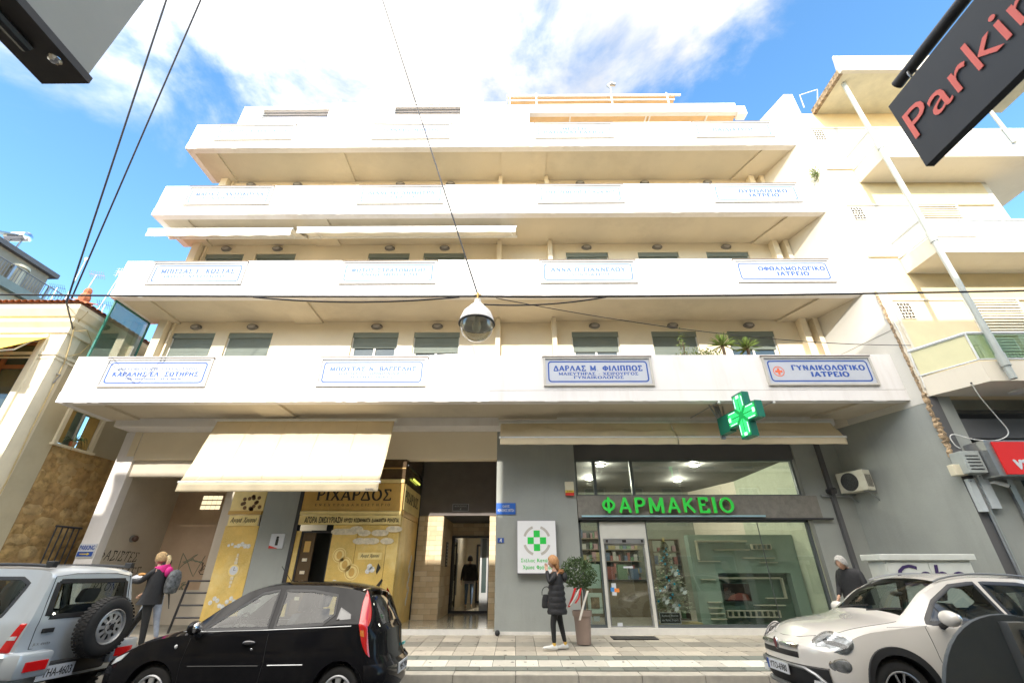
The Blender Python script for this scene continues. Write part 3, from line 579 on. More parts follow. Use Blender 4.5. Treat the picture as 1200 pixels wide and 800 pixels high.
def tilewall(par, kind, a0, a1, fixed, z0, z1, tw=0.37, th=0.135):
    z = z0; r = 0
    while z < z1-0.03:
        h = min(th, z1-z)-0.008; a = a0-(tw/2 if r % 2 else 0)
        while a < a1-0.02:
            s_, e_ = max(a, a0)+0.004, min(a+tw, a1)-0.004
            if e_-s_ > 0.03:
                m = random.choice(TILE); d = random.uniform(0.006, 0.012)
                if kind == 'f': bx('wall_tile', m, par, s_, e_, fixed-d, fixed+0.002, z, z+h)
                else: bx('wall_tile', m, par, fixed-0.002, fixed+d, s_, e_, z, z+h)
            a += tw
        z += th; r += 1
tilewall(tb, 'f', -2.95, -2.2, 14.42, 0.42, 3.13)
tilewall(tb, 'x', 14.42, 16.7, -2.2, 0.42, 3.13, tw=0.57, th=0.27)
tilewall(tb2, 'f', -0.78, -0.5, 14.42, 0.42, 3.13)
tilewall(tb3, 'f', -2.2, -0.8, 16.72, 2.74, 3.13)
bx('intercom_panel', DGREY, tb, -2.18, -2.16, 15.2, 15.55, 1.75, 2.45)
b = MB()
for i in range(7): b.box(-2.16, -2.15, 15.23, 15.52, 1.8+i*0.09, 1.85+i*0.09)
b.build('intercom_buttons', METAL, tb)
# corridor
bx('corridor_wall', CREAM, apt, -2.35, -2.2, 16.9, 24, 0.42, 3.2); bx('corridor_wall', CREAM, apt, -0.86, -0.7, 16.9, 24, 0.42, 3.2)
bx('corridor_ceiling', CREAM, apt, -2.35, -0.7, 16.9, 24, 3.1, 3.2)
bx('corridor_end_wall', CREAM, apt, -2.2, -0.86, 22.0, 22.1, 0.42, 3.1)
b = MB(); frame_ring(b, -1.75, -0.95, 0.42, 2.72, 21.9, 22.0, 0.08); b.box(-1.3, -1.03, 21.93, 21.96, 0.5, 2.6); b.build('lift_door', DMETAL, apt)
ed = thing('entrance_door', 'dark framed glass entrance door standing open in the tiled alcove', 'door', (-1.5, 16.7, 0.42))
b = MB(); frame_ring(b, -2.2, -0.86, 0.42, 2.72, 16.62, 16.7, 0.07); b.build('frame', DMETAL, ed)
b = MB()
b.box(-1.2, -1.14, 16.64, 16.68, 0.43, 2.65); b.box(-0.98, -0.93, 16.64, 16.68, 0.43, 2.65); b.box(-1.14, -0.98, 16.64, 16.68, 0.43, 1.0); b.build('fixed_leaf', METAL, ed)
bx('leaf_glass', PANE, ed, -1.14, -0.98, 16.65, 16.66, 1.0, 2.64)
b = MB(); b.box(-2.14, -2.10, 16.7, 17.55, 0.43, 0.55); b.box(-2.14, -2.10, 16.7, 17.55, 2.55, 2.65); b.box(-2.14, -2.10, 16.7, 16.78, 0.55, 2.55); b.box(-2.14, -2.10, 17.47, 17.55, 0.55, 2.55); b.build('open_leaf', DMETAL, ed)
bx('open_leaf_glass', GLASS, ed, -2.13, -2.12, 16.78, 17.47, 0.55, 2.55)
MB().tube([(-2.06, 17.35, 0.9), (-2.06, 17.35, 2.2)], 0.02).build('handle', METAL, ed)
cl_ = thing('corridor_lamp', 'small lit ceiling lamp inside the entrance corridor', 'lamp', (-1.6, 19.5, 3.1))
bx('diffuser', pm('lamp_on', (0.9, 0.9, 0.9), 0.5, emit=(0.9, 0.95, 1), es=7), cl_, -1.75, -1.45, 19.3, 19.5, 3.05, 3.099)
es = thing('number_plaque', 'small outlined plaque on the dark header above the tiled entrance', 'sign', (-1.7, 14.4, 3.3))
bx('plaque', DGREY, es, -1.93, -1.45, 14.37, 14.398, 3.27, 3.47)
b = MB(); frame_ring(b, -1.94, -1.44, 3.26, 3.48, 14.36, 14.372, 0.015); b.build('border', METAL, es); text('ΦΩΚΙΩΝΟΣ', (-1.69, 14.368, 3.41), 0.38, 0.05, METAL, es); text('4', (-1.69, 14.368, 3.325), 0.05, 0.07, METAL, es)

# ------------------------------------------------------------------ jewellery shop (gold print)
def gold_mat():
    m = pm('gold_damask_print', (0.68, 0.46, 0.12), 0.35, var=0.3, scale=1.6, dirt=(0.80, 0.66, 0.32), dscale=1.1, damt=0.8, spec=0.5)
    t = m.node_tree; n = t.nodes; l = t.links; b = n['Principled BSDF']
    src = b.inputs['Base Color'].links[0].from_socket
    co = n.new('ShaderNodeTexCoord'); ma = n.new('ShaderNodeMapping'); ma.inputs['Scale'].default_value = (9, 9, 9)
    vo = n.new('ShaderNodeTexVoronoi'); vo.feature = 'SMOOTH_F1'; vo.inputs['Scale'].default_value = 1.0
    nz = n.new('ShaderNodeTexNoise'); nz.inputs['Scale'].default_value = 2.4; nz.inputs['Detail'].default_value = 3; nz.inputs['Distortion'].default_value = 2.5
    l.new(co.outputs['Object'], ma.inputs[0]); l.new(ma.outputs[0], nz.inputs['Vector']); l.new(ma.outputs[0], vo.inputs['Vector'])
    mm = n.new('ShaderNodeMath'); mm.operation = 'SUBTRACT'; l.new(nz.outputs['Fac'], mm.inputs[0]); mm.inputs[1].default_value = 0.5
    ab = n.new('ShaderNodeMath'); ab.operation = 'ABSOLUTE'; l.new(mm.outputs[0], ab.inputs[0])
    r = n.new('ShaderNodeMapRange'); r.inputs['From Min'].default_value = 0.0; r.inputs['From Max'].default_value = 0.05; r.inputs['To Min'].default_value = 0.45; r.inputs['To Max'].default_value = 0.0
    l.new(ab.outputs[0], r.inputs['Value'])
    mi = n.new('ShaderNodeMixRGB'); mi.inputs[2].default_value = (0.78, 0.64, 0.30, 1); l.new(r.outputs[0], mi.inputs[0]); l.new(src, mi.inputs[1]); l.new(mi.outputs[0], b.inputs['Base Color'])
    return m
GOLD = gold_mat(); GOLDP = pm('plain_gold_print', (0.58, 0.36, 0.10), 0.3, var=0.3, scale=0.9); GOLDL = pm('pale_gold_print', (0.78, 0.62, 0.26), 0.4, var=0.15)
INK = pm('black_print', (0.02, 0.018, 0.015), 0.5); COINP = pm('coin_print', (0.70, 0.62, 0.46), 0.5, var=0.25, scale=14); PEARL = pm('silver_print', (0.66, 0.66, 0.64), 0.4, var=0.3, scale=25)
DBRN = pm('dark_bronze_glass', (0.10, 0.065, 0.035), 0.15, var=0.3, scale=1.5)
jw = thing('jewellery_shopfront', 'gold printed jewellery shopfront with coins, a dark doorway and black Greek lettering', 'shopfront', (-4.2, 12.2, 0.3))
def disc(mb, cx, cz, r, y, d=0.006, n=24, sx=1.0):
    mb.prism([(cx+sx*r*cos(2*pi*k/n), y, cz+r*sin(2*pi*k/n)) for k in range(n)], (0, -d, 0))
y = 12.2
bx('plinth', DGREY, jw, -5.72, -2.95, y, y+0.1, 0.2, 0.42)
bx('corner_post', DMETAL, jw, -5.716, -5.62, y-0.03, y+0.15, 0.42, 4.35)
# front panels left and right of door, sign bands
pn = MB(); pn.box(-5.62, -5.50, y, y+0.08, 0.42, 2.54); pn.box(-4.69, -4.05, y, y+0.08, 0.42, 2.68); pn.build('printed_panel', GOLD, jw)
MB().box(-4.04, -3.28, y, y+0.08, 0.42, 2.68).build('printed_panel', GOLD, jw); MB().box(-3.27, -2.98, y, y+0.08, 0.42, 2.68).build('printed_panel', GOLD, jw)
lp = MB().box(-5.62, -2.98, y-0.02, y+0.08, 2.69, 2.92).build('slogan_band', GOLDL, jw)
text('ΑΓΟΡΑ ΕΝΕΧΥΡΙΑΣΗ', (-4.98, y-0.024, 2.80), 0.98, 0.15, INK, lp, bold=0.005, serif=False); text('ΧΡΥΣΟ ΚΟΣΜΗΜΑΤΑ ΔΙΑΜΑΝΤΙΑ ΡΟΛΟΓΙΑ', (-3.73, y-0.024, 2.79), 1.42, 0.105, INK, lp, bold=0.01, serif=False)
bx('gold_moulding', GOLDL, jw, -5.62, -2.98, y-0.04, y+0.05, 2.93, 3.01)
sb = MB().box(-5.62, -4.9, y-0.01, y+0.08, 3.02, 3.72).box(-4.895, -3.55, y-0.01, y+0.08, 3.02, 3.72).box(-3.545, -2.98, y-0.01, y+0.08, 3.02, 3.72).build('name_band', GOLDP, jw)
text('ΡΙΧΑΡΔΟΣ', (-4.29, y-0.016, 3.42), 2.0, 0.30, INK, sb, bold=0.01); text('ΕΝΕΧΥΡΟΔΑΝΕΙΣΤΗΡΙΟ', (-4.29, y-0.016, 3.17), 1.98, 0.06, INK, sb, spacing=1.9)
bx('gold_moulding', GOLDL, jw, -5.62, -2.98, y-0.035, y+0.05, 3.73, 3.82)
bx('upper_glass', DBRN, jw, -5.62, -2.98, y, y+0.06, 3.83, 4.35)
bx('upper_rail', GOLDP, jw, -5.62, -2.98, y-0.02, y-0.001, 4.1, 4.13)
# door
bx('dark_interior', INNER, jw, -5.5, -4.69, y+0.6, y+0.7, 0.42, 2.6)
dl = MB(); frame_ring(dl, -5.50, -4.69, 0.42, 2.54, y+0.02, y+0.1, 0.04); dl.build('door_frame', DMETAL, jw)
dd = bx('door_leaf', DBRN, jw, -5.46, -5.13, y+0.05, y+0.08, 0.46, 2.5)
for k in range(4): bx('door_label', COINP, dd, -5.36, -5.24, y+0.045, y+0.049, 1.0+k*0.28, 1.07+k*0.28)
bx('door_emblem', GOLDP, dd, -5.37, -5.22, y+0.045, y+0.049, 2.05, 2.3)
# coins
random.seed(3)
cp = MB()
for k in range(14):
    cx = -4.55+0.115*k+random.uniform(-.03, .03); cz = random.choice((2.58, 2.49, 2.38, 2.30)) if k > 3 else 2.52
    cp.prism([(cx+0.17*cos(2*pi*q/18), y-0.001, cz+0.075*sin(2*pi*q/18)) for q in range(18)], (0, -0.003-0.0015*k, 0))
cp.build('coin_print', COINP, jw)
for (cx, cz, r) in ((-4.42, 1.98, 0.17), (-4.25, 1.77, 0.17), (-4.05, 1.6, 0.18)):
    b = MB(); disc(b, cx, cz, r, y-0.001, 0.005); q = b.build('gold_coin', GOLDL, jw)
    b = MB(); n_ = 24; b.add([(cx+R_*cos(2*pi*k/n_), y-0.008, cz+R_*sin(2*pi*k/n_)) for R_ in (r*0.86, r*0.76) for k in range(n_)], [(k, (k+1) % n_, n_+(k+1) % n_, n_+k) for k in range(n_)]); b.ball((cx, y-0.007, cz), (r*0.42, 0.004, r*0.55), 10, 6); b.build('coin_relief', GOLDP, q)
lb = bx('small_label', GOLDL, jw, -3.95, -3.35, y-0.008, y-0.001, 1.88, 2.04); text('Ἀγορά Χρυσοῦ', (-3.65, y-0.009, 1.96), 0.48, 0.10, INK, lb, shear=0.35)
b = MB(); b.prism([(-3.42, y-0.004, 1.80), (-3.34, y-0.004, 1.70), (-3.42, y-0.004, 1.55), (-3.45, y-0.004, 1.62)], (0, -0.004, 0)); b.prism([(-3.52, y-0.004, 0.6), (-3.38, y-0.004, 0.6), (-3.36, y-0.004, 1.2), (-3.25, y-0.004, 1.42), (-3.28, y-0.004, 1.46), (-3.42, y-0.004, 1.28), (-3.5, y-0.004, 1.1)], (0, -0.004, 0)); b.build('figure_print', INK, jw)
b = MB()
for (cx, cz, r) in ((-3.62, 1.72, 0.07), (-3.55, 1.66, 0.07), (-3.66, 1.62, 0.06), (-4.44, 1.36, 0.08), (-4.36, 1.33, 0.06)): disc(b, cx, cz, r, y-0.002, 0.004, 7)
b.build('gem_print', PEARL, jw)
# return side wall facing +X
rx = -2.97
pn = bx('side_panel', GOLD, jw, rx-0.06, rx, y+0.1, 14.35, 0.42, 2.9)
bx('side_slogan_band', GOLDP, jw, rx-0.06, rx+0.01, y+0.1, 14.35, 2.91, 3.05)
q = bx('side_name_band', GOLDL, jw, rx-0.06, rx+0.012, y+0.1, 14.35, 3.06, 3.72); text('ΡΙΧΑΡΔΟΣ', (rx+0.0135, 13.2, 3.42), 1.7, 0.3, INK, q, U=(0, 1, 0), bold=0.01)
bx('side_upper_glass', DBRN, jw, rx-0.06, rx, y+0.1, 14.35, 3.73, 4.78)
bx('side_post', DMETAL, jw, rx-0.06, rx+0.03, 14.35, 14.41, 0.42, 4.78); bx('side_rail', DMETAL, jw, rx, rx+0.03, y+0.1, 14.35, 4.2, 4.23)
b = MB()
for k in range(9): b.prism([(rx+0.002, 13.7+0.09*(k % 3)+0.07*cos(2*pi*q_/12), 0.9+0.13*k+0.1*sin(2*pi*q_/12)) for q_ in range(12)], (0.004, 0, 0))
b.build('side_gem_print', PEARL, jw)
bx('light_tube', pm('yellow_green_tube', (0.6, 0.7, 0.1), 0.4, emit=(0.6, 0.7, 0.1), es=0.6), jw, rx+0.03, rx+0.06, 13.0, 13.9, 3.95, 3.99)
bx('back_wall', DMETAL, jw, -5.7, -3.1, 14.3, 14.4, 0.4, 4.4)
# left gold panel
gp = thing('watch_poster_panel', 'tall narrow yellow poster panel with a wristwatch, left of the grey pier', 'poster', (-7.05, 12.2, 0.3))
bx('panel_base', DGREY, gp, -7.5, -6.62, 12.2, 12.3, 0.2, 0.42)
pb = bx('panel', GOLD, gp, -7.5, -6.63, 12.2, 12.3, 0.42, 2.66)
b_ = bx('label_band', GOLDL, gp, -7.45, -6.67, 12.17, 12.199, 2.66, 2.92); text('Ἀγορά Χρυσοῦ', (-7.06, 12.168, 2.79), 0.68, 0.15, INK, b_, shear=0.35)
bx('gold_moulding', GOLDP, gp, -7.5, -6.63, 12.15, 12.25, 2.93, 3.02)
bx('upper_panel', GOLDL, gp, -7.5, -6.63, 12.19, 12.3, 3.02, 4.35)
b = MB()
for k in range(16): a = k*0.8; disc(b, -6.95+0.3*cos(a)*random.random(), 3.22+0.16*sin(a), 0.05, 12.187, 0.004, 7)
b.build('bracelet_print', pm('brown_print', (0.16, 0.08, 0.02), 0.5), gp)
b = MB()
for k in range(7): disc(b, -7.28+0.085*k, 2.20+0.03*sin(k*2.0), 0.055 if k > 2 else 0.035, 12.198-k*0.0004, 0.004, 8)
b.build('pearl_print', PEARL, gp)
wt = MB(); cx = -6.98
for k in range(-4, 5):
    if abs(k) > 1: wt.box(cx-0.055+0.008*abs(k), cx+0.055-0.008*abs(k), 12.19, 12.198, 1.64+k*0.085-0.035, 1.64+k*0.085+0.035)
wt.build('watch_strap', COINP, gp); b = MB(); disc(b, cx, 1.64, 0.135, 12.195, 0.008); q = b.build('watch_case', GOLDL, gp); b = MB(); disc(b, cx, 1.64, 0.10, 12.186, 0.003); b.build('watch_face', PLATE, q)
b = MB(); b.box(cx-0.004, cx+0.004, 12.178, 12.182, 1.64, 1.71); b.box(cx, cx+0.05, 12.178, 12.182, 1.637, 1.644); b.build('watch_hands', INK, q)
b = MB()
for k in range(9): disc(b, -7.35+0.08*k, 0.95+0.09*sin(k*1.3), 0.05, 12.198-k*0.0003, 0.004, 8)
b.build('chain_print', PEARL, gp)
# small sign on the grey pier
t = thing('keyhole_notice', 'small white notice with a black figure and red corner on the grey pier', 'sign', (-6.06, 12.19, 2.15))
bx('board', PLATE, t, -6.24, -5.89, 12.17, 12.198, 2.13, 2.47); b = MB(); disc(b, -6.06, 2.38, 0.035, 12.168, 0.003, 12); b.box(-6.095, -6.025, 12.165, 12.169, 2.2, 2.35); b.build('figure', INK, t); MB().prism([(-6.24, 12.168, 2.13), (-6.0, 12.168, 2.13), (-6.24, 12.168, 2.2)], (0, -0.003, 0)).build('red_corner', pm('red_print', (0.6, 0.05, 0.04), 0.5), t)

# ------------------------------------------------------------------ passage details
t = thing('lattice_window', 'small bright lattice of glass blocks in the brown passage wall', 'window', (-9.5, 14.35, 3.3))
b = MB(); 
for i in range(4):
    for j in range(3): b.box(-9.78+i*0.155, -9.65+i*0.155, 14.36, 14.398, 3.32+j*0.145, 3.43+j*0.145)
b.build('glass_blocks', pm('glass_block', (0.7, 0.64, 0.45), 0.3, emit=(1, 0.85, 0.55), es=0.35), t)
bx('surround', pm('brown_trim', (0.2, 0.14, 0.09), 0.8), t, -9.8, -9.16, 14.385, 14.399, 3.30, 3.76)
t = thing('knob_lamp', 'round dark metal lamp knob on the grey-brown wing wall', 'lamp', (-10.6, 13.2, 2.42))
MB().lathe([(0.09, 0), (0.09, 0.03), (0.05, 0.05)], (-10.62, 13.2, 2.42), 'X', 16).build('mount', METAL, t, smooth=True); MB().ball((-10.52, 13.2, 2.42), (0.07, 0.08, 0.08)).build('bulb_cover', pm('brown_metal', (0.13, 0.08, 0.06), 0.4, metal=0.5), t, smooth=True)
SPRAY = pm('black_spray_paint', (0.02, 0.02, 0.02), 0.8); SPRAYG = pm('faded_green_spray', (0.16, 0.2, 0.14), 0.9)
for s_, zc, w_, h_, lab in (('ΦΑΣΙΣΤΕΣ', 2.00, 1.30, 0.24, 'black graffiti word ΦΑΣΙΣΤΕΣ sprayed on the wing wall'), ('ΚΟΥΦΑΛΕΣ', 1.62, 1.55, 0.26, 'black graffiti word seen through the off-roader rear window'), ('ΕΡΧΟΝΤΑΙ', 1.28, 1.4, 0.2, 'lower black graffiti word behind the off-roader rear window')):
    v, f = stroke_text(s_, -0.02, 0.25, 1.1, False); xs = [p[0] for p in v]; ys = [p[1] for p in v]; b = MB(); random.seed(5)
    P = []
    for p in v:
        u = (p[0]-min(xs))/(max(xs)-min(xs)); q = (p[1]-min(ys))/(max(ys)-min(ys)); wob = 0.04*mnoise.noise(Vector((u*9, q*2, zc)))
        P.append((-10.618+0.003*(p[2] > 0), 12.35+u*w_+wob*0.6, zc-h_/2+q*h_+wob-0.03*u))
    b.add(P, f); o = b.build('graffiti', SPRAY); tag(o, lab, 'graffiti')
def squiggle(seed, n=10, r=0.2):
    rr_ = random.Random(seed); return [(rr_.uniform(-r, r), rr_.uniform(-r, r)) for _ in range(n)]
for i, (x, z, s_, m, lab) in enumerate(((-9.55, 1.85, 0.42, SPRAYG, 'large faded green tag scrawled on the brown passage wall'), (-9.05, 1.65, 0.22, SPRAY, 'dark scribbled tag on the brown wall beside the handrail'), (-9.6, 1.25, 0.12, SPRAYG, 'small faded tag low on the brown passage wall'), (-9.95, 0.8, 0.22, SPRAY, 'black scrawl near the floor of the passage wall'))):
    P = squiggle(i+11, 9, s_); b = MB(); pts = []
    for k in range(len(P)-1):
        for q in range(4): u = q/4; pts.append((x+P[k][0]*(1-u)+P[k+1][0]*u, 14.396, z+(P[k][1]*(1-u)+P[k+1][1]*u)+0.03*sin(k+q)))
    b.tube(pts, 0.010, 4); o = b.build('graffiti', m); tag(o, lab, 'graffiti')
t = thing('handrail', 'dark steel handrail with four bars at the passage ramp', 'handrail', (-8.3, 12.5, 0.3))
b = MB(); b.tube([(-8.35, 12.5, 0.3), (-8.22, 12.5, 1.42)], 0.028); b.build('post', DMETAL, t); MB().tube([(-7.45, 12.5, 0.3), (-7.45, 12.5, 1.42)], 0.025).build('post', DMETAL, t)
for k in range(4): MB().tube([(-8.24-0.03*(3-k), 12.5, 0.62+k*0.262), (-7.45, 12.5, 0.62+k*0.262)], 0.02).build('bar', DMETAL, t)
t = thing('parking_arrow_sign', 'small white and blue PARKING sign with yellow arrow on the white column', 'sign', (-10.83, 12.19, 1.93))
bx('board', PLATE, t, -11.06, -10.63, 12.17, 12.198, 1.93, 2.24); text('PARKING', (-10.845, 12.168, 2.15), 0.38, 0.11, BLUEL, t, bold=0.02)
a_ = bx('blue_field', BLUEL, t, -11.04, -10.65, 12.163, 12.169, 1.95, 2.06); MB().box(-10.97, -10.78, 12.158, 12.162, 1.995, 2.015).prism([(-10.78, 12.162, 1.975), (-10.72, 12.162, 2.005), (-10.78, 12.162, 2.035)], (0, -0.004, 0)).build('arrow', pm('yellow_print', (0.8, 0.6, 0.05), 0.5), a_)

# ------------------------------------------------------------------ pier signs
t = thing('pharmacy_lightbox', 'square white wall lightbox with a green pixel cross on the grey pier', 'sign', (0.53, 12.15, 1.55))
LB = pm('lightbox_face', (0.80, 0.80, 0.82), 0.35, var=0.02); lx0, lx1, lz0, lz1 = 0.045, 1.03, 1.56, 2.77
bx('case', pm('violet_grey_case', (0.22, 0.20, 0.24), 0.5), t, lx0, lx1, 12.03, 12.199, lz0, lz1); bx('face', LB, t, lx0+0.01, lx1-0.01, 12.018, 12.029, lz0+0.02, lz1-0.01)
GRN = pm('bright_green_print', (0.02, 0.55, 0.07), 0.5, var=0.03); cx, cz = 0.54, 2.30; sq = 0.155
b = MB(); 
for dx, dz in ((0, 1), (0, -1), (1, 0), (-1, 0)): b.box(cx+dx*sq-sq/2, cx+dx*sq+sq/2, 12.013, 12.017, cz+dz*sq-sq/2, cz+dz*sq+sq/2)
b.build('green_cross', GRN, t); b = MB()
for a0 in (0, 90, 180, 270):
    n_ = 8; A = [(cx+R_*cos(RAD(a0+18+54*k/n_)), 12.014, cz+R_*sin(RAD(a0+18+54*k/n_))) for R_ in (0.35, 0.29) for k in range(n_+1)]
    b.add(A, [(k, k+1, n_+2+k, n_+1+k) for k in range(n_)])
b.build('grey_ring', pm('warm_grey_print', (0.50, 0.47, 0.43), 0.5), t)
text('Στέλιος Καπώτης', (cx, 12.016, 1.85), 0.80, 0.10, GRN, t, bold=0.01); text('Χρύσα Φράγκου', (cx, 12.016, 1.70), 0.72, 0.11, GRN, t, bold=0.01)
t = thing('street_name_sign', 'blue enamel street name sign with white letters on the pier edge', 'sign', (-0.25, 12.19, 2.9))
bx('plate', pm('enamel_blue', (0.03, 0.13, 0.50), 0.25, coat=0.5), t, -0.495, 0.01, 12.17, 12.198, 2.93, 3.21); text('ΟΔΟΣ', (-0.24, 12.168, 3.13), 0.18, 0.06, PLATE, t, bold=0.0, serif=False); text('ΦΩΚΙΩΝΟΣ ΒΟΤΣΗ', (-0.24, 12.168, 3.03), 0.43, 0.07, PLATE, t, bold=0.0, serif=False)
t = thing('house_number_plate', 'tiny blue house number 4 plate on the grey pier', 'sign', (-0.37, 12.19, 2.25))
bx('plate', BLUEL, t, -0.45, -0.29, 12.18, 12.198, 2.26, 2.37); text('4', (-0.37, 12.178, 2.315), 0.06, 0.09, PLATE, t, bold=0.02)
t = thing('alarm_siren', 'white and red alarm siren box on the right edge of the grey pier', 'alarm box', (1.45, 12.15, 3.45))
bx('case', pm('cream_plastic', (0.72, 0.66, 0.5), 0.5), t, 1.33, 1.56, 12.10, 12.199, 3.52, 3.74, bevel=0.01); bx('warning_band', pm('yellow_plastic', (0.75, 0.55, 0.08), 0.4), t, 1.335, 1.555, 12.10, 12.198, 3.46, 3.519); bx('strobe', pm('red_plastic', (0.6, 0.04, 0.03), 0.3), t, 1.335, 1.555, 12.105, 12.198, 3.39, 3.459); text('ALARM', (1.445, 12.098, 3.49), 0.15, 0.03, INK, t)
t = thing('floor_spot', 'small round black floor fitting at the foot of the pier', 'lamp', (-0.42, 12.05, 0.32))
MB().ball((-0.42, 12.05, 0.36), 0.06).build('shell', BLACK, t, smooth=True); MB().lathe([(0.035, 0), (0.035, 0.05)], (-0.42, 12.05, 0.30)).build('foot', DMETAL, t)

# ------------------------------------------------------------------ pharmacy
ph = thing('pharmacy_shopfront', 'glazed pharmacy shopfront with grey metal frames and a glass door', 'shopfront', (4.6, 12.3, 0.4))
FR = pm('shop_frame_grey', (0.10, 0.115, 0.12), 0.4, metal=0.3, var=0.08); y = 12.3; WFR = pm('pale_door_frame', (0.60, 0.59, 0.54), 0.45, var=0.06)
# upper strip
def xr(z): return 7.62
for (a_, c_) in ((1.64, 1.69), (2.13, 2.21), (3.15, 3.23), (7.60, 7.66)): bx('mullion', FR, ph, a_, c_, y, y+0.1, 3.42, 4.36)
bx('transom', FR, ph, 1.64, 7.66, y-0.01, y+0.11, 4.31, 4.369); bx('transom', FR, ph, 1.64, 7.66, y-0.01, y+0.11, 3.39, 3.43)
for (a_, c_) in ((1.69, 2.13), (2.21, 3.15), (3.23, 7.60)): bx('upper_pane', DGLASS, ph, a_, c_, y+0.045, y+0.055, 3.43, 4.31)
b_ = bx('sign_band', pm('grey_stone_render', (0.23, 0.215, 0.19), 0.85, var=0.2, scale=9, bump=0.3, bscale=70), ph, 1.64, 7.95, y-0.13, y+0.12, 2.84, 3.389)
bx('ledge', DMETAL, ph, 1.64, 8.2, y-0.16, y+0.1, 2.80, 2.838)
bx('light_tube', pm('pale_blue_tube', (0.35, 0.55, 0.62), 0.3), ph, 1.72, 6.45, y-0.2, y-0.15, 2.86, 2.90)
# lower
for (a_, c_) in ((1.64, 1.70), (2.14, 2.18), (3.36, 3.40), (7.56, 7.62)): bx('mullion', FR, ph, a_, c_, y, y+0.1, 0.44, 2.799)
bx('transom', FR, ph, 1.64, 7.62, y, y+0.1, 2.75, 2.799); bx('transom', FR, ph, 1.7, 2.14, y, y+0.1, 0.44, 0.5); bx('transom', FR, ph, 3.4, 7.56, y, y+0.1, 0.44, 0.50)
bx('lower_pane', DGLASS, ph, 1.70, 2.14, y+0.045, y+0.055, 0.5, 2.75); bx('lower_pane', DGLASS, ph, 3.40, 6.3, y+0.045, y+0.055, 0.5, 2.75); bx('lower_pane', DGLASS, ph, 6.31, 7.56, y+0.045, y+0.055, 0.5, 2.75); bx('glass_joint', FR, ph, 6.298, 6.312, y+0.04, y+0.06, 0.5, 2.75)
bx('door_head_panel', WFR, ph, 2.18, 3.36, y-0.03, y+0.1, 2.36, 2.749)
bx('door_jamb', WFR, ph, 2.18, 2.25, y-0.03, y+0.1, 0.44, 2.36); bx('door_jamb', WFR, ph, 3.29, 3.36, y-0.03, y+0.1, 0.44, 2.36)
dr = bx('door_operator', METAL, ph, 2.25, 3.29, y-0.05, y+0.08, 2.24, 2.36)
b = MB(); 
for x in (2.31, 2.72, 3.2): b.box(x, x+(0.1 if x == 2.72 else 0.05), y-0.055, y-0.051, 2.27, 2.33)
b.build('sensor', BLACK, dr)
do = MB(); frame_ring(do, 2.26, 3.28, 0.45, 2.235, y+0.02, y+0.05, 0.03); do = do.build('door', METAL, ph)
bx('door_pane', DGLASS, do, 2.29, 3.25, y+0.03, y+0.04, 0.48, 2.2)
bx('sticker', pm('blue_sticker', (0.05, 0.25, 0.6), 0.5), do, 2.33, 2.42, y+0.015, y+0.019, 1.18, 1.27); bx('sticker', pm('orange_sticker', (0.8, 0.25, 0.05), 0.5), do, 2.42, 2.54, y+0.014, y+0.018, 1.17, 1.25); bx('sticker', PLATE, do, 2.36, 2.47, y+0.016, y+0.0195, 1.10, 1.36); bx('sticker', PLATE, do, 2.7, 2.94, y+0.016, y+0.019, 1.69, 1.73); bx('sticker', PLATE, do, 2.42, 2.54, y+0.01, y+0.019, 0.47, 0.54)
# interior
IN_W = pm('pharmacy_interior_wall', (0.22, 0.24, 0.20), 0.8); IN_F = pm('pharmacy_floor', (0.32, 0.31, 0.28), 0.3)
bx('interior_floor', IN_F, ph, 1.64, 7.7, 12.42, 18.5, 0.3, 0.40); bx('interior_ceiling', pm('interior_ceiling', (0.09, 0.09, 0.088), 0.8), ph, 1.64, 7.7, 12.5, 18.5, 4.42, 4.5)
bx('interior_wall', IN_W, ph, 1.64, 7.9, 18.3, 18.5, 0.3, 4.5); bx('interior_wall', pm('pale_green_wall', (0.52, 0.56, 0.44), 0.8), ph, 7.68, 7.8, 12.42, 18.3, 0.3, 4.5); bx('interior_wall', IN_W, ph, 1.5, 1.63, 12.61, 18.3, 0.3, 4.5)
COUNTER = pm('counter_wood', (0.24, 0.20, 0.15), 0.4)
ct = thing('shop_counter', 'pale counter with products inside the pharmacy behind the glass door', 'counter', (3.0, 16.0, 0.4)); bx('counter_body', COUNTER, ct, 1.8, 4.6, 15.6, 16.2, 0.4, 1.35); bx('counter_top', DMETAL, ct, 1.75, 4.65, 15.55, 16.25, 1.351, 1.39)
sh = thing('wall_shelves', 'product shelves on the back wall of the pharmacy', 'shelves', (3.0, 18.0, 0.4))
bx('shelf_back', FR, sh, 1.9, 4.6, 18.2, 18.28, 0.5, 3.0)
random.seed(9)
for k in range(6):
    z = 0.8+k*0.38; bx('shelf', COUNTER, sh, 1.9, 4.6, 17.85, 18.2, z, z+0.03)
PC = [pm('product_%s' % n_, c_, 0.5) for n_, c_ in (('white', (.38, .38, .36)), ('green', (.12, .22, .14)), ('blue', (.10, .15, .24)), ('red', (.28, .10, .09)), ('yellow', (.32, .28, .14)), ('pink', (.32, .20, .22)))]
b = MB()
for k in range(6):
    x = 1.95
    while x < 4.5:
        w_ = random.uniform(0.06, 0.16); b.cur = random.randrange(6)
        if random.random() < 0.85: b.box(x, x+w_-0.01, 17.9, 18.05, 0.83+k*0.38, 0.83+k*0.38+random.uniform(0.12, 0.3))
        x += w_
b.build('products', PC, sh, kind='stuff')
for i, (x, z, w_, h_, ci) in enumerate(((2.5, 1.4, .22, .4, 1), (2.85, 1.4, .3, .36, 3), (3.25, 1.4, .3, .42, 1), (3.65, 1.4, .25, .3, 2))):
    bx('product_display', PC[ci], ct, x, x+w_, 15.7, 15.9, z, z+h_)
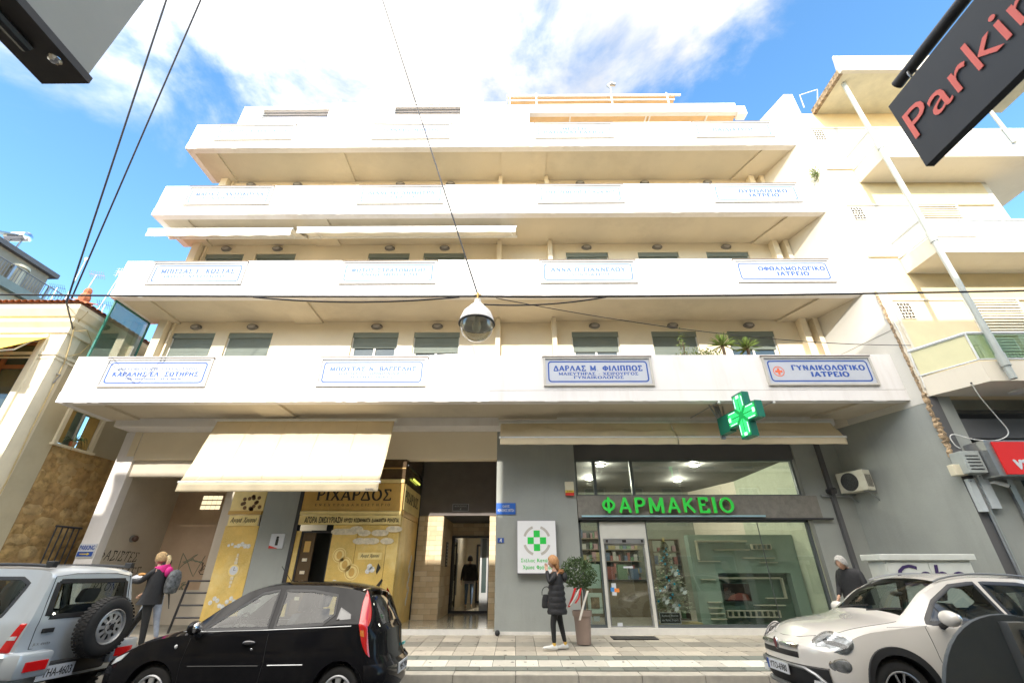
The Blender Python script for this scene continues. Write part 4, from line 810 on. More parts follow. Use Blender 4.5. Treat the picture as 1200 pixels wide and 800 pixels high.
DISPG = pm('display_grey_green', (0.29, 0.38, 0.33), 0.7, var=0.05); DISPD = pm('display_dark_green', (0.09, 0.15, 0.12), 0.7); SLAT = pm('display_cream_strip', (0.62, 0.58, 0.46), 0.5)
dw = thing('display_wall', 'grey-green display wall unit with cream strips and a recessed screen inside the pharmacy window', 'display unit', (6.2, 13.3, 0.4))
yy = 13.3; b = MB(); b.box(4.78, 5.42, yy, yy+0.3, 0.4, 2.52); b.box(7.36, 7.66, yy, yy+0.3, 0.4, 2.52); b.box(5.42, 7.36, yy, yy+0.3, 1.58, 2.52); b.build('panel', DISPG, dw)
bx('niche_back', DISPD, dw, 5.42, 7.36, yy+0.25, yy+0.32, 0.4, 1.58)
bx('screen', pm('dark_screen', (0.03, 0.02, 0.02), 0.15), dw, 5.56, 6.25, yy+0.14, yy+0.2, 0.92, 1.33)
b = MB(); b.prism([(5.6, yy+0.138, 0.95), (6.2, yy+0.138, 0.95), (6.15, yy+0.138, 1.08), (5.95, yy+0.138, 1.12), (5.7, yy+0.138, 1.05)], (0, -0.002, 0)); b.build('screen_picture', pm('red_brown_picture', (0.22, 0.05, 0.03), 0.5), dw)
strips = [(4.95, 6.35, 2.33), (5.4, 6.38, 2.13), (6.15, 7.0, 1.93), (6.6, 7.05, 1.82), (4.93, 5.3, 1.42), (5.0, 5.35, 0.9), (5.0, 5.35, 0.77), (5.02, 5.38, 0.65), (5.02, 5.4, 0.53), (4.95, 5.52, 1.85), (5.48, 7.15, 1.44), (6.65, 7.2, 0.98), (6.3, 7.1, 0.82)]
for x0, x1, z in strips:
    d = 0.0 if z > 1.58 or x1 < 5.5 else 0.24
    bx('cream_strip', SLAT, dw, x0, x1, yy+d-0.1, yy+d-0.001, z, z+(0.045 if (x1-x0) > 1.3 else 0.022))
bx('cream_strip', SLAT, dw, 4.95, 4.99, yy-0.1, yy-0.001, 1.895, 2.33); bx('cream_strip', SLAT, dw, 7.16, 7.2, yy+0.14, yy+0.239, 1.005, 1.465)
for (x0, x1, z0, z1, n_) in ((6.45, 6.97, 2.14, 2.28, 4), (5.52, 6.9, 0.56, 0.72, 9)):
    b = MB(); yb = yy-0.12 if z0 > 1.6 else yy+0.1; frame_ring(b, x0, x1, z0, z1, yb, yb+0.11, 0.02)
    for k in range(1, n_): b.box(x0+(x1-x0)*k/n_-0.008, x0+(x1-x0)*k/n_+0.008, yb+0.002, yb+0.1, z0+0.02, z1-0.02)
    b.build('cell_row', SLAT, dw)
cs = thing('cube_shelf', 'dark cube shelf with small products behind the christmas tree', 'shelves', (4.5, 14.2, 0.4))
b = MB()
for k in range(7): b.box(3.95, 4.76, 14.0, 14.35, 0.45+k*0.33, 0.48+k*0.33)
for x in (3.95, 4.34, 4.73): b.box(x, x+0.03, 14.001, 14.349, 0.45, 2.45)
b.build('frame', pm('brown_shelf', (0.14, 0.12, 0.09), 0.6), cs)
b = MB()
for k in range(6):
    for x in (4.0, 4.13, 4.4, 4.55): 
        if random.random() < 0.8: b.cur = random.randrange(6); b.box(x, x+0.1, 14.05, 14.15, 0.485+k*0.33, 0.485+k*0.33+random.uniform(0.08, 0.22))
b.build('products', PC, cs, kind='stuff')
# ceiling spots
spot = None
for i, (x, yy_) in enumerate(((2.51, 13.15), (5.29, 13.15), (2.5, 15.3), (5.6, 15.6))):
    lab = ['round lit ceiling spot at the left of the pharmacy ceiling, near the glass', 'round lit ceiling spot in the middle of the pharmacy ceiling', 'round lit ceiling spot deeper inside at the left of the pharmacy', 'round lit ceiling spot deepest inside at the right of the pharmacy'][i]
    if spot is None:
        spot = thing('ceiling_spot', lab, 'lamp', (x, yy_, 4.42), group='pharmacy ceiling spots')
        MB().lathe([(0.14, 0), (0.14, -0.04), (0.11, -0.05)], (0, 0, 0)).build('rim', WMETAL, spot, local=True, smooth=True); MB().lathe([(0.105, -0.045), (0.10, -0.056)], (0, 0, 0)).build('disc', pm('warm_lamp', (1, .9, .8), .5, emit=(1, 0.86, 0.68), es=9), spot, local=True)
    else: t = copy_tree(spot); t.location = (x, yy_, 4.42); t['label'] = lab
for i, (x, yy_) in enumerate(((2.51, 13.15), (5.29, 13.15), (2.5, 15.3), (5.6, 15.6))):
    ld = bpy.data.lights.new('ceiling_spot_light', 'POINT'); ld.energy = 42; ld.color = (1.0, 0.93, 0.78); ld.shadow_soft_size = 0.1; lo = bpy.data.objects.new('ceiling_spot_light', ld); C.objects.link(lo); lo.location = (x, yy_, 4.28)
# letters
GL = pm('lit_green_letter', (0.03, 0.50, 0.06), 0.35, var=0.02, emit=(0.03, 0.55, 0.06), es=0.10); GLS = pm('letter_side_metal', (0.35, 0.2, 0.1), 0.5)
lt = thing('pharmacy_letters', 'large bright green raised letters ΦΑΡΜΑΚΕΙΟ over the shop glass', 'sign', (3.95, 12.05, 2.93))
word = 'ΦΑΡΜΑΚΕΙΟ'; ws = [.34, .33, .28, .38, .33, .31, .27, .085, .37]; gap = (3.40-sum(ws))/8; x = 2.25
for ch, w_ in zip(word, ws):
    g_ = text(ch, (x+w_/2, 12.10, 3.135), w_, 0.38, GLS, None, depth=0.08, bold=0.0, build=False, serif=False); o = g_.build('letter', GLS, lt)
    text(ch, (x+w_/2, 12.018, 3.135), w_, 0.385, GL, o, depth=0.012, bold=0.004, name='letter_face', serif=False); x += w_+gap
# small items in the left window
t = thing('gift_bag', 'pale green paper bag with a round handle hanging in the narrow window', 'bag', (1.9, 12.5, 1.4)); bx('bag_body', pm('mint_paper', (0.50, 0.62, 0.54), 0.7), t, 1.76, 2.12, 12.42, 12.5, 1.25, 1.78)
MB().tube([(1.93+0.10*cos(a/10*pi*2), 12.44, 1.83+0.10*sin(a/10*pi*2)) for a in range(11)], 0.015, 6).build('handle', COUNTER, t)
t = thing('framed_picture', 'white framed brown picture in the narrow window', 'picture', (1.95, 12.5, 0.75)); bx('frame', pm('mint_white_frame', (0.62, 0.70, 0.64), 0.5), t, 1.77, 2.12, 12.42, 12.46, 0.72, 1.15); bx('picture', pm('brown_picture', (0.30, 0.2, 0.12), 0.6, var=0.6, scale=9), t, 1.84, 2.05, 12.41, 12.419, 0.82, 1.06)
t = thing('price_cards', 'small white cards low in the narrow window', 'cards', (1.95, 12.5, 0.5)); bx('card', PLATE, t, 1.78, 1.84, 12.43, 12.44, 0.5, 0.7); bx('card', PLATE, t, 1.88, 2.03, 12.43, 12.44, 0.56, 0.66)
t = thing('window_notice', 'dark notice with white lines standing under the christmas tree', 'sign', (3.7, 12.45, 0.5))
MB().box(3.47, 3.97, 12.43, 12.45, 0.51, 0.74).build('board', INK, t); b = MB(); frame_ring(b, 3.47, 3.97, 0.51, 0.74, 12.42, 12.429, 0.01); b.build('border', PLATE, t)
for k, s_ in enumerate(('Χρόνια Πολλά', 'και Καλές Γιορτές')): text(s_, (3.72, 12.428, 0.67-k*0.09), 0.4, 0.05, PLATE, t)
# doormat
o = MB().prism([(2.15, 11.55, pz(11.55)+0.004), (3.15, 11.55, pz(11.55)+0.004), (3.15, 11.95, pz(11.95)+0.004), (2.15, 11.95, pz(11.95)+0.004)], (0, 0, 0.014)).build('doormat', BLACK); tag(o, 'thin black doormat on the pavement before the pharmacy door', 'doormat')
# ------------------------------------------------------------------ green cross sign
cr_t = thing('pharmacy_cross', 'projecting illuminated green cross sign hanging under the lowest balcony', 'sign', (5.3, 9.8, 4.8))
CG = pm('dark_green_case', (0.01, 0.16, 0.10), 0.35, var=0.08)
def crossp(cy, cz, a, b_, x):   # a half arm length, b half arm width
    return [(x, cy+p*1.0, cz+q) for p, q in ((-b_, a), (b_, a), (b_, b_), (a, b_), (a, -b_), (b_, -b_), (b_, -a), (-b_, -a), (-b_, -b_), (-a, -b_), (-a, b_), (-b_, b_))]
cy, cz, xf = 9.77, 4.80, 5.22
MB().prism(crossp(cy, cz, 0.52, 0.19, xf), (0.17, 0, 0)).build('case', CG, cr_t)
MB().prism(crossp(cy, cz, 0.485, 0.165, xf-0.006), (0.006, 0, 0)).build('display', pm('led_dark_green', (0.01, 0.10, 0.04), 0.4, emit=(0.0, 0.35, 0.06), es=0.35), cr_t)
G1 = pm('led_green', (0.05, 0.8, 0.2), 0.4, emit=(0.05, 0.9, 0.2), es=0.40); G2 = pm('led_white_green', (0.6, 1, 0.85), 0.4, emit=(0.55, 1.0, 0.82), es=0.5)
b = MB(); b2 = MB(); x = xf-0.012
def bar(m, y0, y1, z0, z1): m.box(x, x+0.004, cy+y0, cy+y1, cz+z0, cz+z1)
for s1 in (1, -1):
    for k in range(4):
        o_ = 0.03+0.035*k
        for s2 in (1, -1):
            m = b2 if k == 3 or k == 0 and False else b
            l1 = 0.46-0.03*(k % 2)
            bar(m, *sorted((s2*(o_-0.009), s2*(o_+0.009))), *sorted((s1*(0.06+o_), s1*l1)))
            bar(m, *sorted((s1*(0.06+o_), s1*l1)), *sorted((s2*(o_-0.009), s2*(o_+0.009))))
    bar(b2, -0.05, 0.05, *sorted((s1*0.40, s1*0.47))); bar(b2, *sorted((s1*0.38, s1*0.46)), -0.05, 0.05)
b.build('green_leds', G1, cr_t); b2.build('white_leds', G2, cr_t)
bx('bracket_box', CG, cr_t, 5.24, 5.4, cy+0.52, cy+0.92, 4.58, 5.0); bx('bracket_plate', METAL, cr_t, 5.27, 5.37, cy+0.921, cy+0.97, 4.50, 5.34)
for k in range(4): MB().tube([(5.2+0.07*k, 10.62, 5.0), (5.05+0.14*k, 10.62+0.02*k, 5.34)], 0.02, 6).build('strut', METAL, cr_t)
cr_t.rotation_euler = (0, 0, RAD(11))
for x_, lab in ((4.99, 'left'), (6.33, 'right')):
    t = thing('stay_rod', 'thin stay rod and socket under the balcony to the %s of the green cross' % lab, 'rod', (x_, 10.3, 5.25)); MB().tube([(x_, 10.2, 5.28), (x_-0.35 if lab == 'left' else x_-0.5, 11.2, 5.2)], 0.012, 6).build('rod', METAL, t); MB().ball((x_, 10.2, 5.27), 0.04).build('socket', WMETAL, t, smooth=True)

# ------------------------------------------------------------------ awnings
def awning(name_lab, x0, x1, yb, zb, yf, zf, val, folds=0.02, sag=0.02, seed=1, mat=None, group=None, scal=False, box=True):
    mat = mat or FABRIC
    t = thing('awning', name_lab, 'awning', ((x0+x1)/2, yb, zb), group=group); rnd = random.Random(seed); ph_ = rnd.random()*6
    def fn(u, v):
        xx = x0+(x1-x0)*u; yy_ = yb+(yf-yb)*v; zz = zb+(zf-zb)*v
        zz += -sag*sin(pi*v)*(0.6+0.4*sin(u*7+ph_))+folds*0.5*mnoise.noise(Vector((u*5.0+ph_, v*2.2, seed)))*sin(pi*v)
        return (xx, yy_, zz)
    m = MB().grid(fn, 60, 16).build('canvas', mat, t, smooth=True); md = m.modifiers.new('thickness', 'SOLIDIFY'); md.thickness = 0.008
    m = MB().grid(lambda u, v: (x0+(x1-x0)*u, yf-0.035-0.015*sin(u*40+ph_)*v, zf-0.03-val*v), 60, 4).build('valance', mat, t, smooth=True); md = m.modifiers.new('thickness', 'SOLIDIFY'); md.thickness = 0.006
    if x1-x0 > 4.5 and abs(zf-zb) > 1:
        for q in range(1, 5):
            u = q/5; MB().tube([Vector(fn(u, v/10))+Vector((0, -0.012, 0.004)) for v in range(11)], 0.006, 4).build('seam', mat, t)
    MB().tube([(x0-0.03, yf-0.01, zf-0.01), (x1+0.03, yf-0.01, zf-0.01)], 0.032, 10).build('front_bar', WMETAL, t, smooth=True)
    if box: MB().tube([(x0-0.05, yb+0.03, zb+0.01), (x1+0.05, yb+0.03, zb+0.01)], 0.06, 10).build('roller', WMETAL, t, smooth=True)
    for xx in (x0+0.35, x1-0.35): MB().tube([(xx, yb, zb-0.08), (xx+0.25, (yb+yf)/2, (zb+zf)/2-0.16), (xx, yf, zf-0.03)], 0.022, 6).build('arm', WMETAL, t)
    return t
aw = awning('large cream canvas awning pulled out over the gold jewellery front', -7.98, -3.22, 11.35, 5.2, 10.72, 3.50, 0.2, folds=0.22, sag=0.07, seed=3)
text('ΤΕΝΤΕΣ', (-3.42, 10.665, 3.32), 0.2, 0.04, GREYL, aw)
awning('half rolled beige awning above the pharmacy windows, left section with the deep fold', -0.38, 4.15, 11.42, 5.14, 11.08, 4.66, 0.17, folds=0.3, sag=0.04, seed=8)
awning('half rolled beige awning above the pharmacy windows, right section behind the green cross', 4.16, 8.42, 11.42, 5.14, 11.08, 4.66, 0.17, folds=0.2, sag=0.04, seed=12)
WFAB = pm('white_awning_canvas', (0.78, 0.75, 0.69), 0.85, var=0.05)
awning('short white awning at the left end under the third balcony', -11.45, -6.95, 11.2, 11.45, 10.45, 11.12, 0.28, seed=4, mat=WFAB)
awning('longer white awning in the middle under the third balcony', -6.78, 0.05, 11.2, 11.45, 10.45, 11.16, 0.22, seed=5, mat=WFAB)

# ------------------------------------------------------------------ corner building on the right (its slanted side wall carries the balconies' ends)
cb = thing('corner_building', 'white and cream corner building with glass balconies, grey at street level', 'building', (12, 9.9, 0.1))
WALLR = pm('right_wall_paint', (0.74, 0.68, 0.57), 0.85, var=0.05, scale=0.7, bump=0.08, dirt=(0.6, 0.53, 0.42), dscale=0.6, damt=0.35, streak=True); TANR = pm('shaded_cream_wall', (0.78, 0.62, 0.36), 0.85, var=0.06)  # TANR: cream wall with its shade put into the base colour
YN = 9.9; XN = XP(YN)
MB().prism([(XN, YN, 0.1), (XP(24), 24, 0.1), (XP(24)+0.3, 24, 0.1), (XN+0.3, YN+0.26, 0.1)], (0, 0, 16.75)).build('side_wall', WALLR, cb)
MB().prism([(XN+0.3, YN, 5.3), (XN+0.3, YN+0.25, 5.3), (14.6, YN+0.25, 5.3), (14.6, YN, 5.3)], (0, 0, 10.45)).build('front_wall', TANR, cb)
MB().prism([(XN+0.002, YN-0.002, 5.3), (XN+0.31, YN+0.2, 5.3), (XN+0.31, YN-0.002, 5.3)], (0, 0, 11.55)).build('corner_wall', WALLR, cb)
bx('right_wall', WALLR, cb, 14.6, 14.75, YN+0.003, 22, 5.3, 15.75); bx('rear_wall', WALLR, cb, 5.5, 14.6, 22, 22.2, 0.1, 15.7)
MB().prism([(XN+0.3, YN+0.25, 15.7), (14.6, YN+0.25, 15.7), (14.6, 22, 15.7), (XP(22)+0.3, 22, 15.7)], (0, 0, 0.1)).build('roof', WALLR, cb)
# painted grey zone (dark paint up to shop height)
GP = MB(); n_ = Vector((1, 0.34, 0)).normalized()
GP.prism([(XP(YN)-0.006, YN-0.004, 0.12), (XP(12.25)-0.006, 12.25, 0.12), (XP(12.25), 12.25, 0.12), (XP(YN), YN-0.004, 0.12)], (0, 0, 5.02)); GP.build('grey_dado', GREY, cb)
WALL_SHADE = pm('wall_shade_patch', (0.62, 0.60, 0.55), 0.9, var=0.08, scale=1.2, bump=0.15, dirt=(0.5, 0.45, 0.36), damt=0.4)
MB().prism([(XP(YN)-0.008, YN-0.008, 5.15), (XP(11.7)-0.008, 11.7, 5.15), (XP(11.7)-0.008, 11.7, 7.6), (XP(10.2)-0.008, 10.2, 8.5), (XP(YN)-0.008, YN-0.008, 8.2)], (0.006, 0.0, 0)).build('shade_patch', WALL_SHADE, cb)  # shaded zone of the side wall painted as a greyer patch
MB().tube([(XP(11.6)-0.01, 11.6, 7.05), (XP(YN)-0.012, YN-0.01, 7.12)], 0.006, 4).build('wall_crack', CRACK, cb)
# broken edge
RUBBLE = pm('broken_plaster', (0.40, 0.29, 0.18), 0.95, var=0.7, scale=11, dirt=(0.08, 0.06, 0.04), dscale=9, damt=0.9, bump=0.8, bscale=30)
random.seed(21); b = MB(); z = 3.5; prev = None
while z < 8.3:
    wd = 0.13 if z < 5.4 else 0.05; a_ = XN-0.02-random.uniform(0, wd)*0.6; c_ = XN+random.uniform(0.2, 1.0)*wd+0.02; dpt = random.uniform(0.006, 0.03); row = [(a_, YN-0.004, z), ((a_+c_)/2-0.01, YN-0.01-dpt, z+0.01), ((a_+c_)/2+0.015, YN-0.01-dpt*random.random(), z), (c_, YN-0.004, z)]
    if prev: b.add(prev+row, [(0, 1, 5, 4), (1, 2, 6, 5), (2, 3, 7, 6)])
    prev = row; z += random.uniform(0.025, 0.07)
o = b.build('broken_edge', RUBBLE, cb)
MB().tube([(XN+0.13, YN-0.03, 5.5+0.3*k+0.0) if k % 2 else (XN+0.10, YN-0.03, 5.5+0.3*k) for k in range(9)], 0.015, 6).build('edge_pipe', WMETAL, cb)
# painted panels on the facade
for z0 in (5.62, 9.45, 12.97):
    zt = z0+2.42 if z0 < 6 else z0+ (2.0 if z0 < 10 else 2.0)
    b = MB(); frame_ring(b, 9.98, 11.97, z0, zt, YN-0.05, YN-0.002, 0.05); b.build('wall_frame', WALLR, cb)
    bx('wall_panel', pm('cream_panel', (0.80, 0.66, 0.42), 0.85, var=0.05) if z0 < 6 else WALLR, cb, 10.03, 11.92, YN-0.02, YN-0.002, z0+0.05, zt-0.05)
    # lattice vent
    v = bx('lattice_vent', WALLR, cb, 10.08, 10.46, YN-0.045, YN-0.021, zt-0.62, zt-0.1)
    b = MB()
    for i in range(5):
        for j in range(4):
            ox = 10.11+j*0.085+(0.02 if i % 2 else 0); oz = zt-0.58+i*0.095
            if (i+j) % 2: b.box(ox-0.01, ox+0.07, YN-0.048, YN-0.0455, oz-0.01, oz+0.045)
            else: b.box(ox+0.01, ox+0.055, YN-0.048, YN-0.0455, oz-0.025, oz+0.065)
    b.build('vent_hole', pm('vent_hole_dark', (0.03, 0.02, 0.015), 0.9), v)
    # louvered shutters
    w_ = MB(); frame_ring(w_, 12.05, 13.35, z0+0.1, zt, YN-0.06, YN-0.002, 0.05); w_.box(13.3, 14.5, YN-0.055, YN-0.003, zt-0.05, zt); wo = w_.build('window', WALLR, cb)
    z = z0+0.18; LOUV = pm('cream_louver', (0.74, 0.70, 0.56), 0.6)
    k = 0
    while z < zt-0.08:
        MB().prism([(12.1, YN-0.05, z), (13.3, YN-0.05, z), (13.3, YN-0.02, z+0.055), (12.1, YN-0.02, z+0.055)], (0, 0, 0.012)).build('louver_slat', LOUV, wo); z += 0.085
# balconies
GRAIL = pm('white_rail', (0.72, 0.74, 0.74), 0.4); PANEL_Y = pm('yellow_balcony_panel', (0.70, 0.66, 0.40), 0.5, var=0.05); PANEL_G = glassm('green_balcony_glass', (0.62, 0.78, 0.66), 0.25)
MILK = pm('milky_balcony_panel', (0.72, 0.72, 0.70), 0.35, var=0.04)
def rbalc(z, slab, rtop, plan, mats, label=None):
    """plan: front outline points from the wall outwards (x,y); slab thickness, rail top"""
    pts = [(x, y, z) for x, y in plan]; back = [(plan[-1][0], YN+2.0 if plan[-1][0] > 15 else YN, z), (plan[0][0], YN+0.001, z)]
    b = MB(); b.prism(pts+back[:1]+([(14.6, YN+2.0, z), (14.6, YN+0.001, z)] if plan[-1][0] > 15 else [])+[], (0, 0, slab)); ba = b.build('balcony', WALLR, cb)
    for k in range(len(plan)-1):
        (xa, ya), (xb_, yb) = plan[k], plan[k+1]; ln = sqrt((xb_-xa)**2+(yb-ya)**2); nseg = max(1, round(ln/1.1)); d = Vector(((xb_-xa)/ln, (yb-ya)/ln, 0)); nn = Vector((-d.y, d.x, 0))*0.05
        zt0 = z+slab+0.04
        MB().tube([(xa, ya, rtop), (xb_, yb, rtop)], 0.04, 6).build('top_rail', GRAIL, ba)
        MB().tube([(xa, ya, zt0), (xb_, yb, zt0)], 0.02, 6).build('bottom_rail', GRAIL, ba)
        for s_ in range(nseg):
            a = s_/nseg; c_ = (s_+1)/nseg; A = Vector((xa+(xb_-xa)*a, ya+(yb-ya)*a, zt0)); B = Vector((xa+(xb_-xa)*c_, ya+(yb-ya)*c_, zt0)); A2 = A+(B-A)*0.03; B2 = B-(B-A)*0.03
            MB().prism([A2, B2, B2+Vector((0, 0, rtop-zt0-0.03)), A2+Vector((0, 0, rtop-zt0-0.03))], Vector((0, 0.012, 0)) if abs(d.y) < 0.5 else Vector((0.012, 0, 0))).build('rail_panel', mats[min(k, len(mats)-1)], ba)
            MB().tube([A, A+Vector((0, 0, rtop-zt0))], 0.022, 6).build('rail_post', GRAIL, ba)
    return ba
rbalc(5.30, 0.48, 6.48, [(9.86, YN-0.01), (10.42, 8.95), (11.0, 8.93), (13.4, 8.93), (17.5, 8.93)], [PANEL_Y, PANEL_G, PANEL_G])
rbalc(8.88, 0.48, 9.95, [(10.83, YN-0.01), (10.87, 8.97), (17.5, 8.97)], [MILK, MILK])
rbalc(12.38, 0.52, 13.55, [(10.83, YN-0.01), (10.87, 8.92), (16.3, 8.92), (16.3, 10.6)], [MILK, MILK, MILK])
bx('roof_overhang', pm('cream_overhang', (0.74, 0.68, 0.50), 0.8), cb, 10.5, 17.0, 8.42, YN, 15.75, 15.88); bx('overhang_lip', WALLR, cb, 10.46, 17.0, 8.38, 8.50, 15.74, 16.02); bx('overhang_side_lip', RUBBLE, cb, 10.44, 10.56, 8.5, YN, 15.73, 15.95)
MB().prism([(10.9, 8.95, 16.05), (17, 8.95, 16.05), (17, 8.6, 16.9), (10.7, 8.6, 16.9)], (0, 0.05, 0)).build('roof_parapet', pm('cream_overhang', None) if False else WALLR, cb)
PIPEG = pm('pale_grey_green_pipe', (0.42, 0.45, 0.43), 0.5, var=0.08)
MB().tube([(10.80, 8.83, 5.3), (10.80, 8.83, 16.0)], 0.065, 10).build('drainpipe', PIPEG, cb, smooth=True)
for z in (5.6, 9.1, 12.6): MB().lathe([(0.085, 0), (0.085, 0.3)], (10.80, 8.83, z), seg=12).build('pipe_bracket', PIPEG, cb)
MB().tube([(14.9, 8.86, 12.9), (14.9, 8.86, 16.0)], 0.05, 8).build('drainpipe', PIPEG, cb, smooth=True)
MB().tube([(10.25, YN, 16.1), (10.1, YN-0.2, 16.5), (10.6, YN-0.4, 16.5), (10.6, YN-0.2, 16.1)], 0.02, 6).build('roof_rail', WMETAL, cb)
# ground floor of the corner building
bx('shop_wall', GREY, cb, XN+0.3, 10.35, YN+0.01, YN+0.4, 0.1, 5.298); bx('shop_wall', GREY, cb, 10.35, 11.0, YN+0.01, YN+0.4, 0.1, 3.45)
MB().prism([(XN+0.001, YN-0.004, 0.1), (XN+0.3, YN-0.004, 0.1), (XN+0.3, YN+0.3, 0.1), (XN+0.06, YN+0.1, 0.1)], (0, 0, 5.19)).build('corner_pier', DGREY, cb)
bx('shop_back_wall', DGREY, cb, 10.3, 16.0, 12.4, 12.5, 0.1, 5.2); bx('shop_ceiling', DGREY, cb, 10.3, 16.0, YN+0.41, 12.4, 5.0, 5.1); bx('lintel', DGREY, cb, 10.352, 16.0, YN+0.012, YN+0.2, 4.3, 4.75)
bx('shop_window', PANE, cb, 11.0, 16, YN+0.25, YN+0.3, 0.5, 3.4); MB().prism([(10.62, YN-0.005, 0.1), (10.74, YN-0.005, 0.1), (10.74, YN-0.005, 3.5), (10.62, YN-0.005, 3.5)], (0, -0.06, 0)).build('shop_frame', METAL, cb)
t = thing('recess_lamp', 'round white ceiling lamp in the dark recess of the right hand building', 'lamp', (11.7, 9.6, 5.28)); MB().lathe([(0.16, 0.0), (0.16, -0.03), (0.13, -0.05)], (11.6, 9.55, 5.299)).build('disc', WMETAL, t, smooth=True)
t = thing('red_shop_sign', 'red box sign with white letters va, at the right edge', 'sign', (11.5, 9.7, 3.85)); bx('sign_face', pm('signal_red', (0.70, 0.02, 0.02), 0.3, var=0.04), t, 10.25, 14.0, 9.40, 9.43, 3.40, 4.08)
bx('sign_case', METAL, t, 10.10, 14.0, 9.431, YN-0.004, 3.37, 4.12); text('va', (10.66, 9.398, 3.60), 0.36, 0.21, PLATE, t, bold=0.04)
t = thing('grey_cable_box', 'grey metal cable box with a side vent beside the red sign', 'box', (10.2, 9.7, 3.7)); bx('case', pm('light_grey_metal', (0.36, 0.39, 0.38), 0.45), t, 9.68, 10.08, 9.6, YN-0.002, 3.47, 3.93, bevel=0.01)
b = MB(); 
for k in range(5): b.box(9.74, 10.02, 9.592, 9.598, 3.54+k*0.07, 3.56+k*0.07)
b.build('vent', DMETAL, t)
t = thing('small_junction_box', 'small cream junction box at the broken plaster edge', 'box', (9.5, 9.95, 3.55)); bx('case', pm('cream_plastic', (0.72, 0.66, 0.5), 0.5), t, 9.52, 9.78, 9.75, 9.89, 3.45, 3.68, bevel=0.01)
for x0, x1, z0, z1, lab in ((9.76, 9.90, 2.72, 3.38, 'left narrow pale cable duct cover on the corner pier'), (10.0, 10.2, 2.78, 3.48, 'right wider pale cable duct cover on the corner pier')):
    t = thing('duct_cover', lab, 'duct'  , (x0, 9.85, z0)); bx('cover', pm('pale_blue_grey', (0.50, 0.54, 0.56), 0.4), t, x0, x1, 9.80, 9.892, z0, z1)
    bx('screw', DMETAL, t, x0+0.04, x0+0.06, 9.797, 9.799, z1-0.06, z1-0.04)
MB().tube([(9.95, 9.84, 0.1), (9.95, 9.84, 3.4)], 0.035, 8).build('cable_pipe', METAL, cb, smooth=True)
t = thing('small_camera', 'small white security camera beside the duct covers', 'camera', (10.35, 9.8, 3.25)); MB().tube([(10.2, 9.89, 3.3), (10.25, 9.75, 3.3), (10.45, 9.7, 3.22)], [0.02, 0.03, 0.045], 8).build('housing', WMETAL, t, smooth=True); MB().ball((10.46, 9.695, 3.215), 0.03).build('lens', BLACK, t)
t = thing('loose_cable', 'loose white cable looping down below the lowest right balcony', 'cable', (10.5, 9.4, 5)); 
LC = [(10.25, 9.2, 5.35), (10.4, 9.3, 5.05), (10.75, 9.5, 4.7), (10.95, 9.6, 4.35), (10.75, 9.7, 4.2), (10.3, 9.75, 4.22), (9.95, 9.8, 4.35), (9.85, 9.84, 4.3), (9.9, 9.86, 4.12), (10.0, 9.87, 4.05)]
LS = []
for q in range(len(LC)-1):
    P0, P1, P2, P3 = [Vector(LC[min(max(q+d_, 0), len(LC)-1)]) for d_ in (-1, 0, 1, 2)]
    for w_ in range(6): u = w_/6; LS.append(0.5*((2*P1)+(P2-P0)*u+(2*P0-5*P1+4*P2-P3)*u*u+(3*P1-P0-3*P2+P3)*u**3))
MB().tube(LS, 0.011, 6).build('strand', WMETAL, t, smooth=True); MB().ball(LC[0], 0.02).build('end', BLACK, t)
# AC unit on the slanted wall
a0 = Vector((XP(11.55), 11.55, 0)); dv = Vector((-0.322, 0.947, 0)); nv = Vector((-0.947, -0.322, 0))
ac = thing('air_conditioner', 'old white outdoor air conditioner unit bracketed to the slanted grey wall', 'air conditioner', (8.9, 11.8, 3.3)); ACW = pm('aged_white_enamel', (0.58, 0.56, 0.46), 0.5, var=0.1, dirt=(0.35, 0.28, 0.18), dscale=4, damt=0.6)
def acp(u, n__, z): return a0+dv*u+nv*n__+Vector((0, 0, z))
P = [acp(0, 0.12, 3.42), acp(0.72, 0.12, 3.42), acp(0.72, 0.12, 3.92), acp(0, 0.12, 3.92)]
MB().prism(P, nv*0.27).build('casing', ACW, ac, bevel=0.012)
n_ = 24; ring = MB(); cu, cz_ = 0.40, 3.67
for R_, d_ in ((0.225, 0.394), (0.20, 0.402)): pass
ring.prism([acp(cu+0.225*cos(2*pi*k/n_), 0.392, cz_+0.225*sin(2*pi*k/n_)) for k in range(n_)], nv*0.008); ring.build('fan_recess', BLACK, ac)
b = MB()
for R_ in (0.06, 0.11, 0.16, 0.21): b.tube([acp(cu+R_*cos(2*pi*k/20), 0.408, cz_+R_*sin(2*pi*k/20)) for k in range(21)], 0.005, 4)
for k in range(8): b.tube([acp(cu, 0.41, cz_), acp(cu+0.22*cos(k*pi/4), 0.406, cz_+0.22*sin(k*pi/4))], 0.005, 4)
b.build('fan_grille', DMETAL, ac)
for u in (0.08, 0.62): MB().tube([acp(u, 0.0, 3.2), acp(u, 0.3, 3.39), acp(u, 0.45, 3.40), acp(u, 0.0, 3.405)], 0.015, 6).build('bracket', METAL, ac)
b = MB()
for k in range(6): b.prism([acp(-0.002, 0.16+0.035*k, 3.5), acp(-0.002, 0.175+0.035*k, 3.5), acp(-0.002, 0.175+0.035*k, 3.8), acp(-0.002, 0.16+0.035*k, 3.8)], dv*-0.004)
b.build('side_vent', DMETAL, ac)
t = thing('pipe_stub', 'dark round pipe stub on the grey pier left of the air conditioner', 'pipe', (8.35, 12.2, 3.5)); MB().tube([(8.35, 12.25, 3.5), (8.35, 12.0, 3.5), (8.3, 11.95, 3.45)], 0.07, 12).build('pipe', DMETAL, t, smooth=True); MB().tube([(8.1, 12.2, 3.38), (8.9, 12.2, 3.38)], 0.03, 8).build('crossbar', METAL, t, smooth=True)
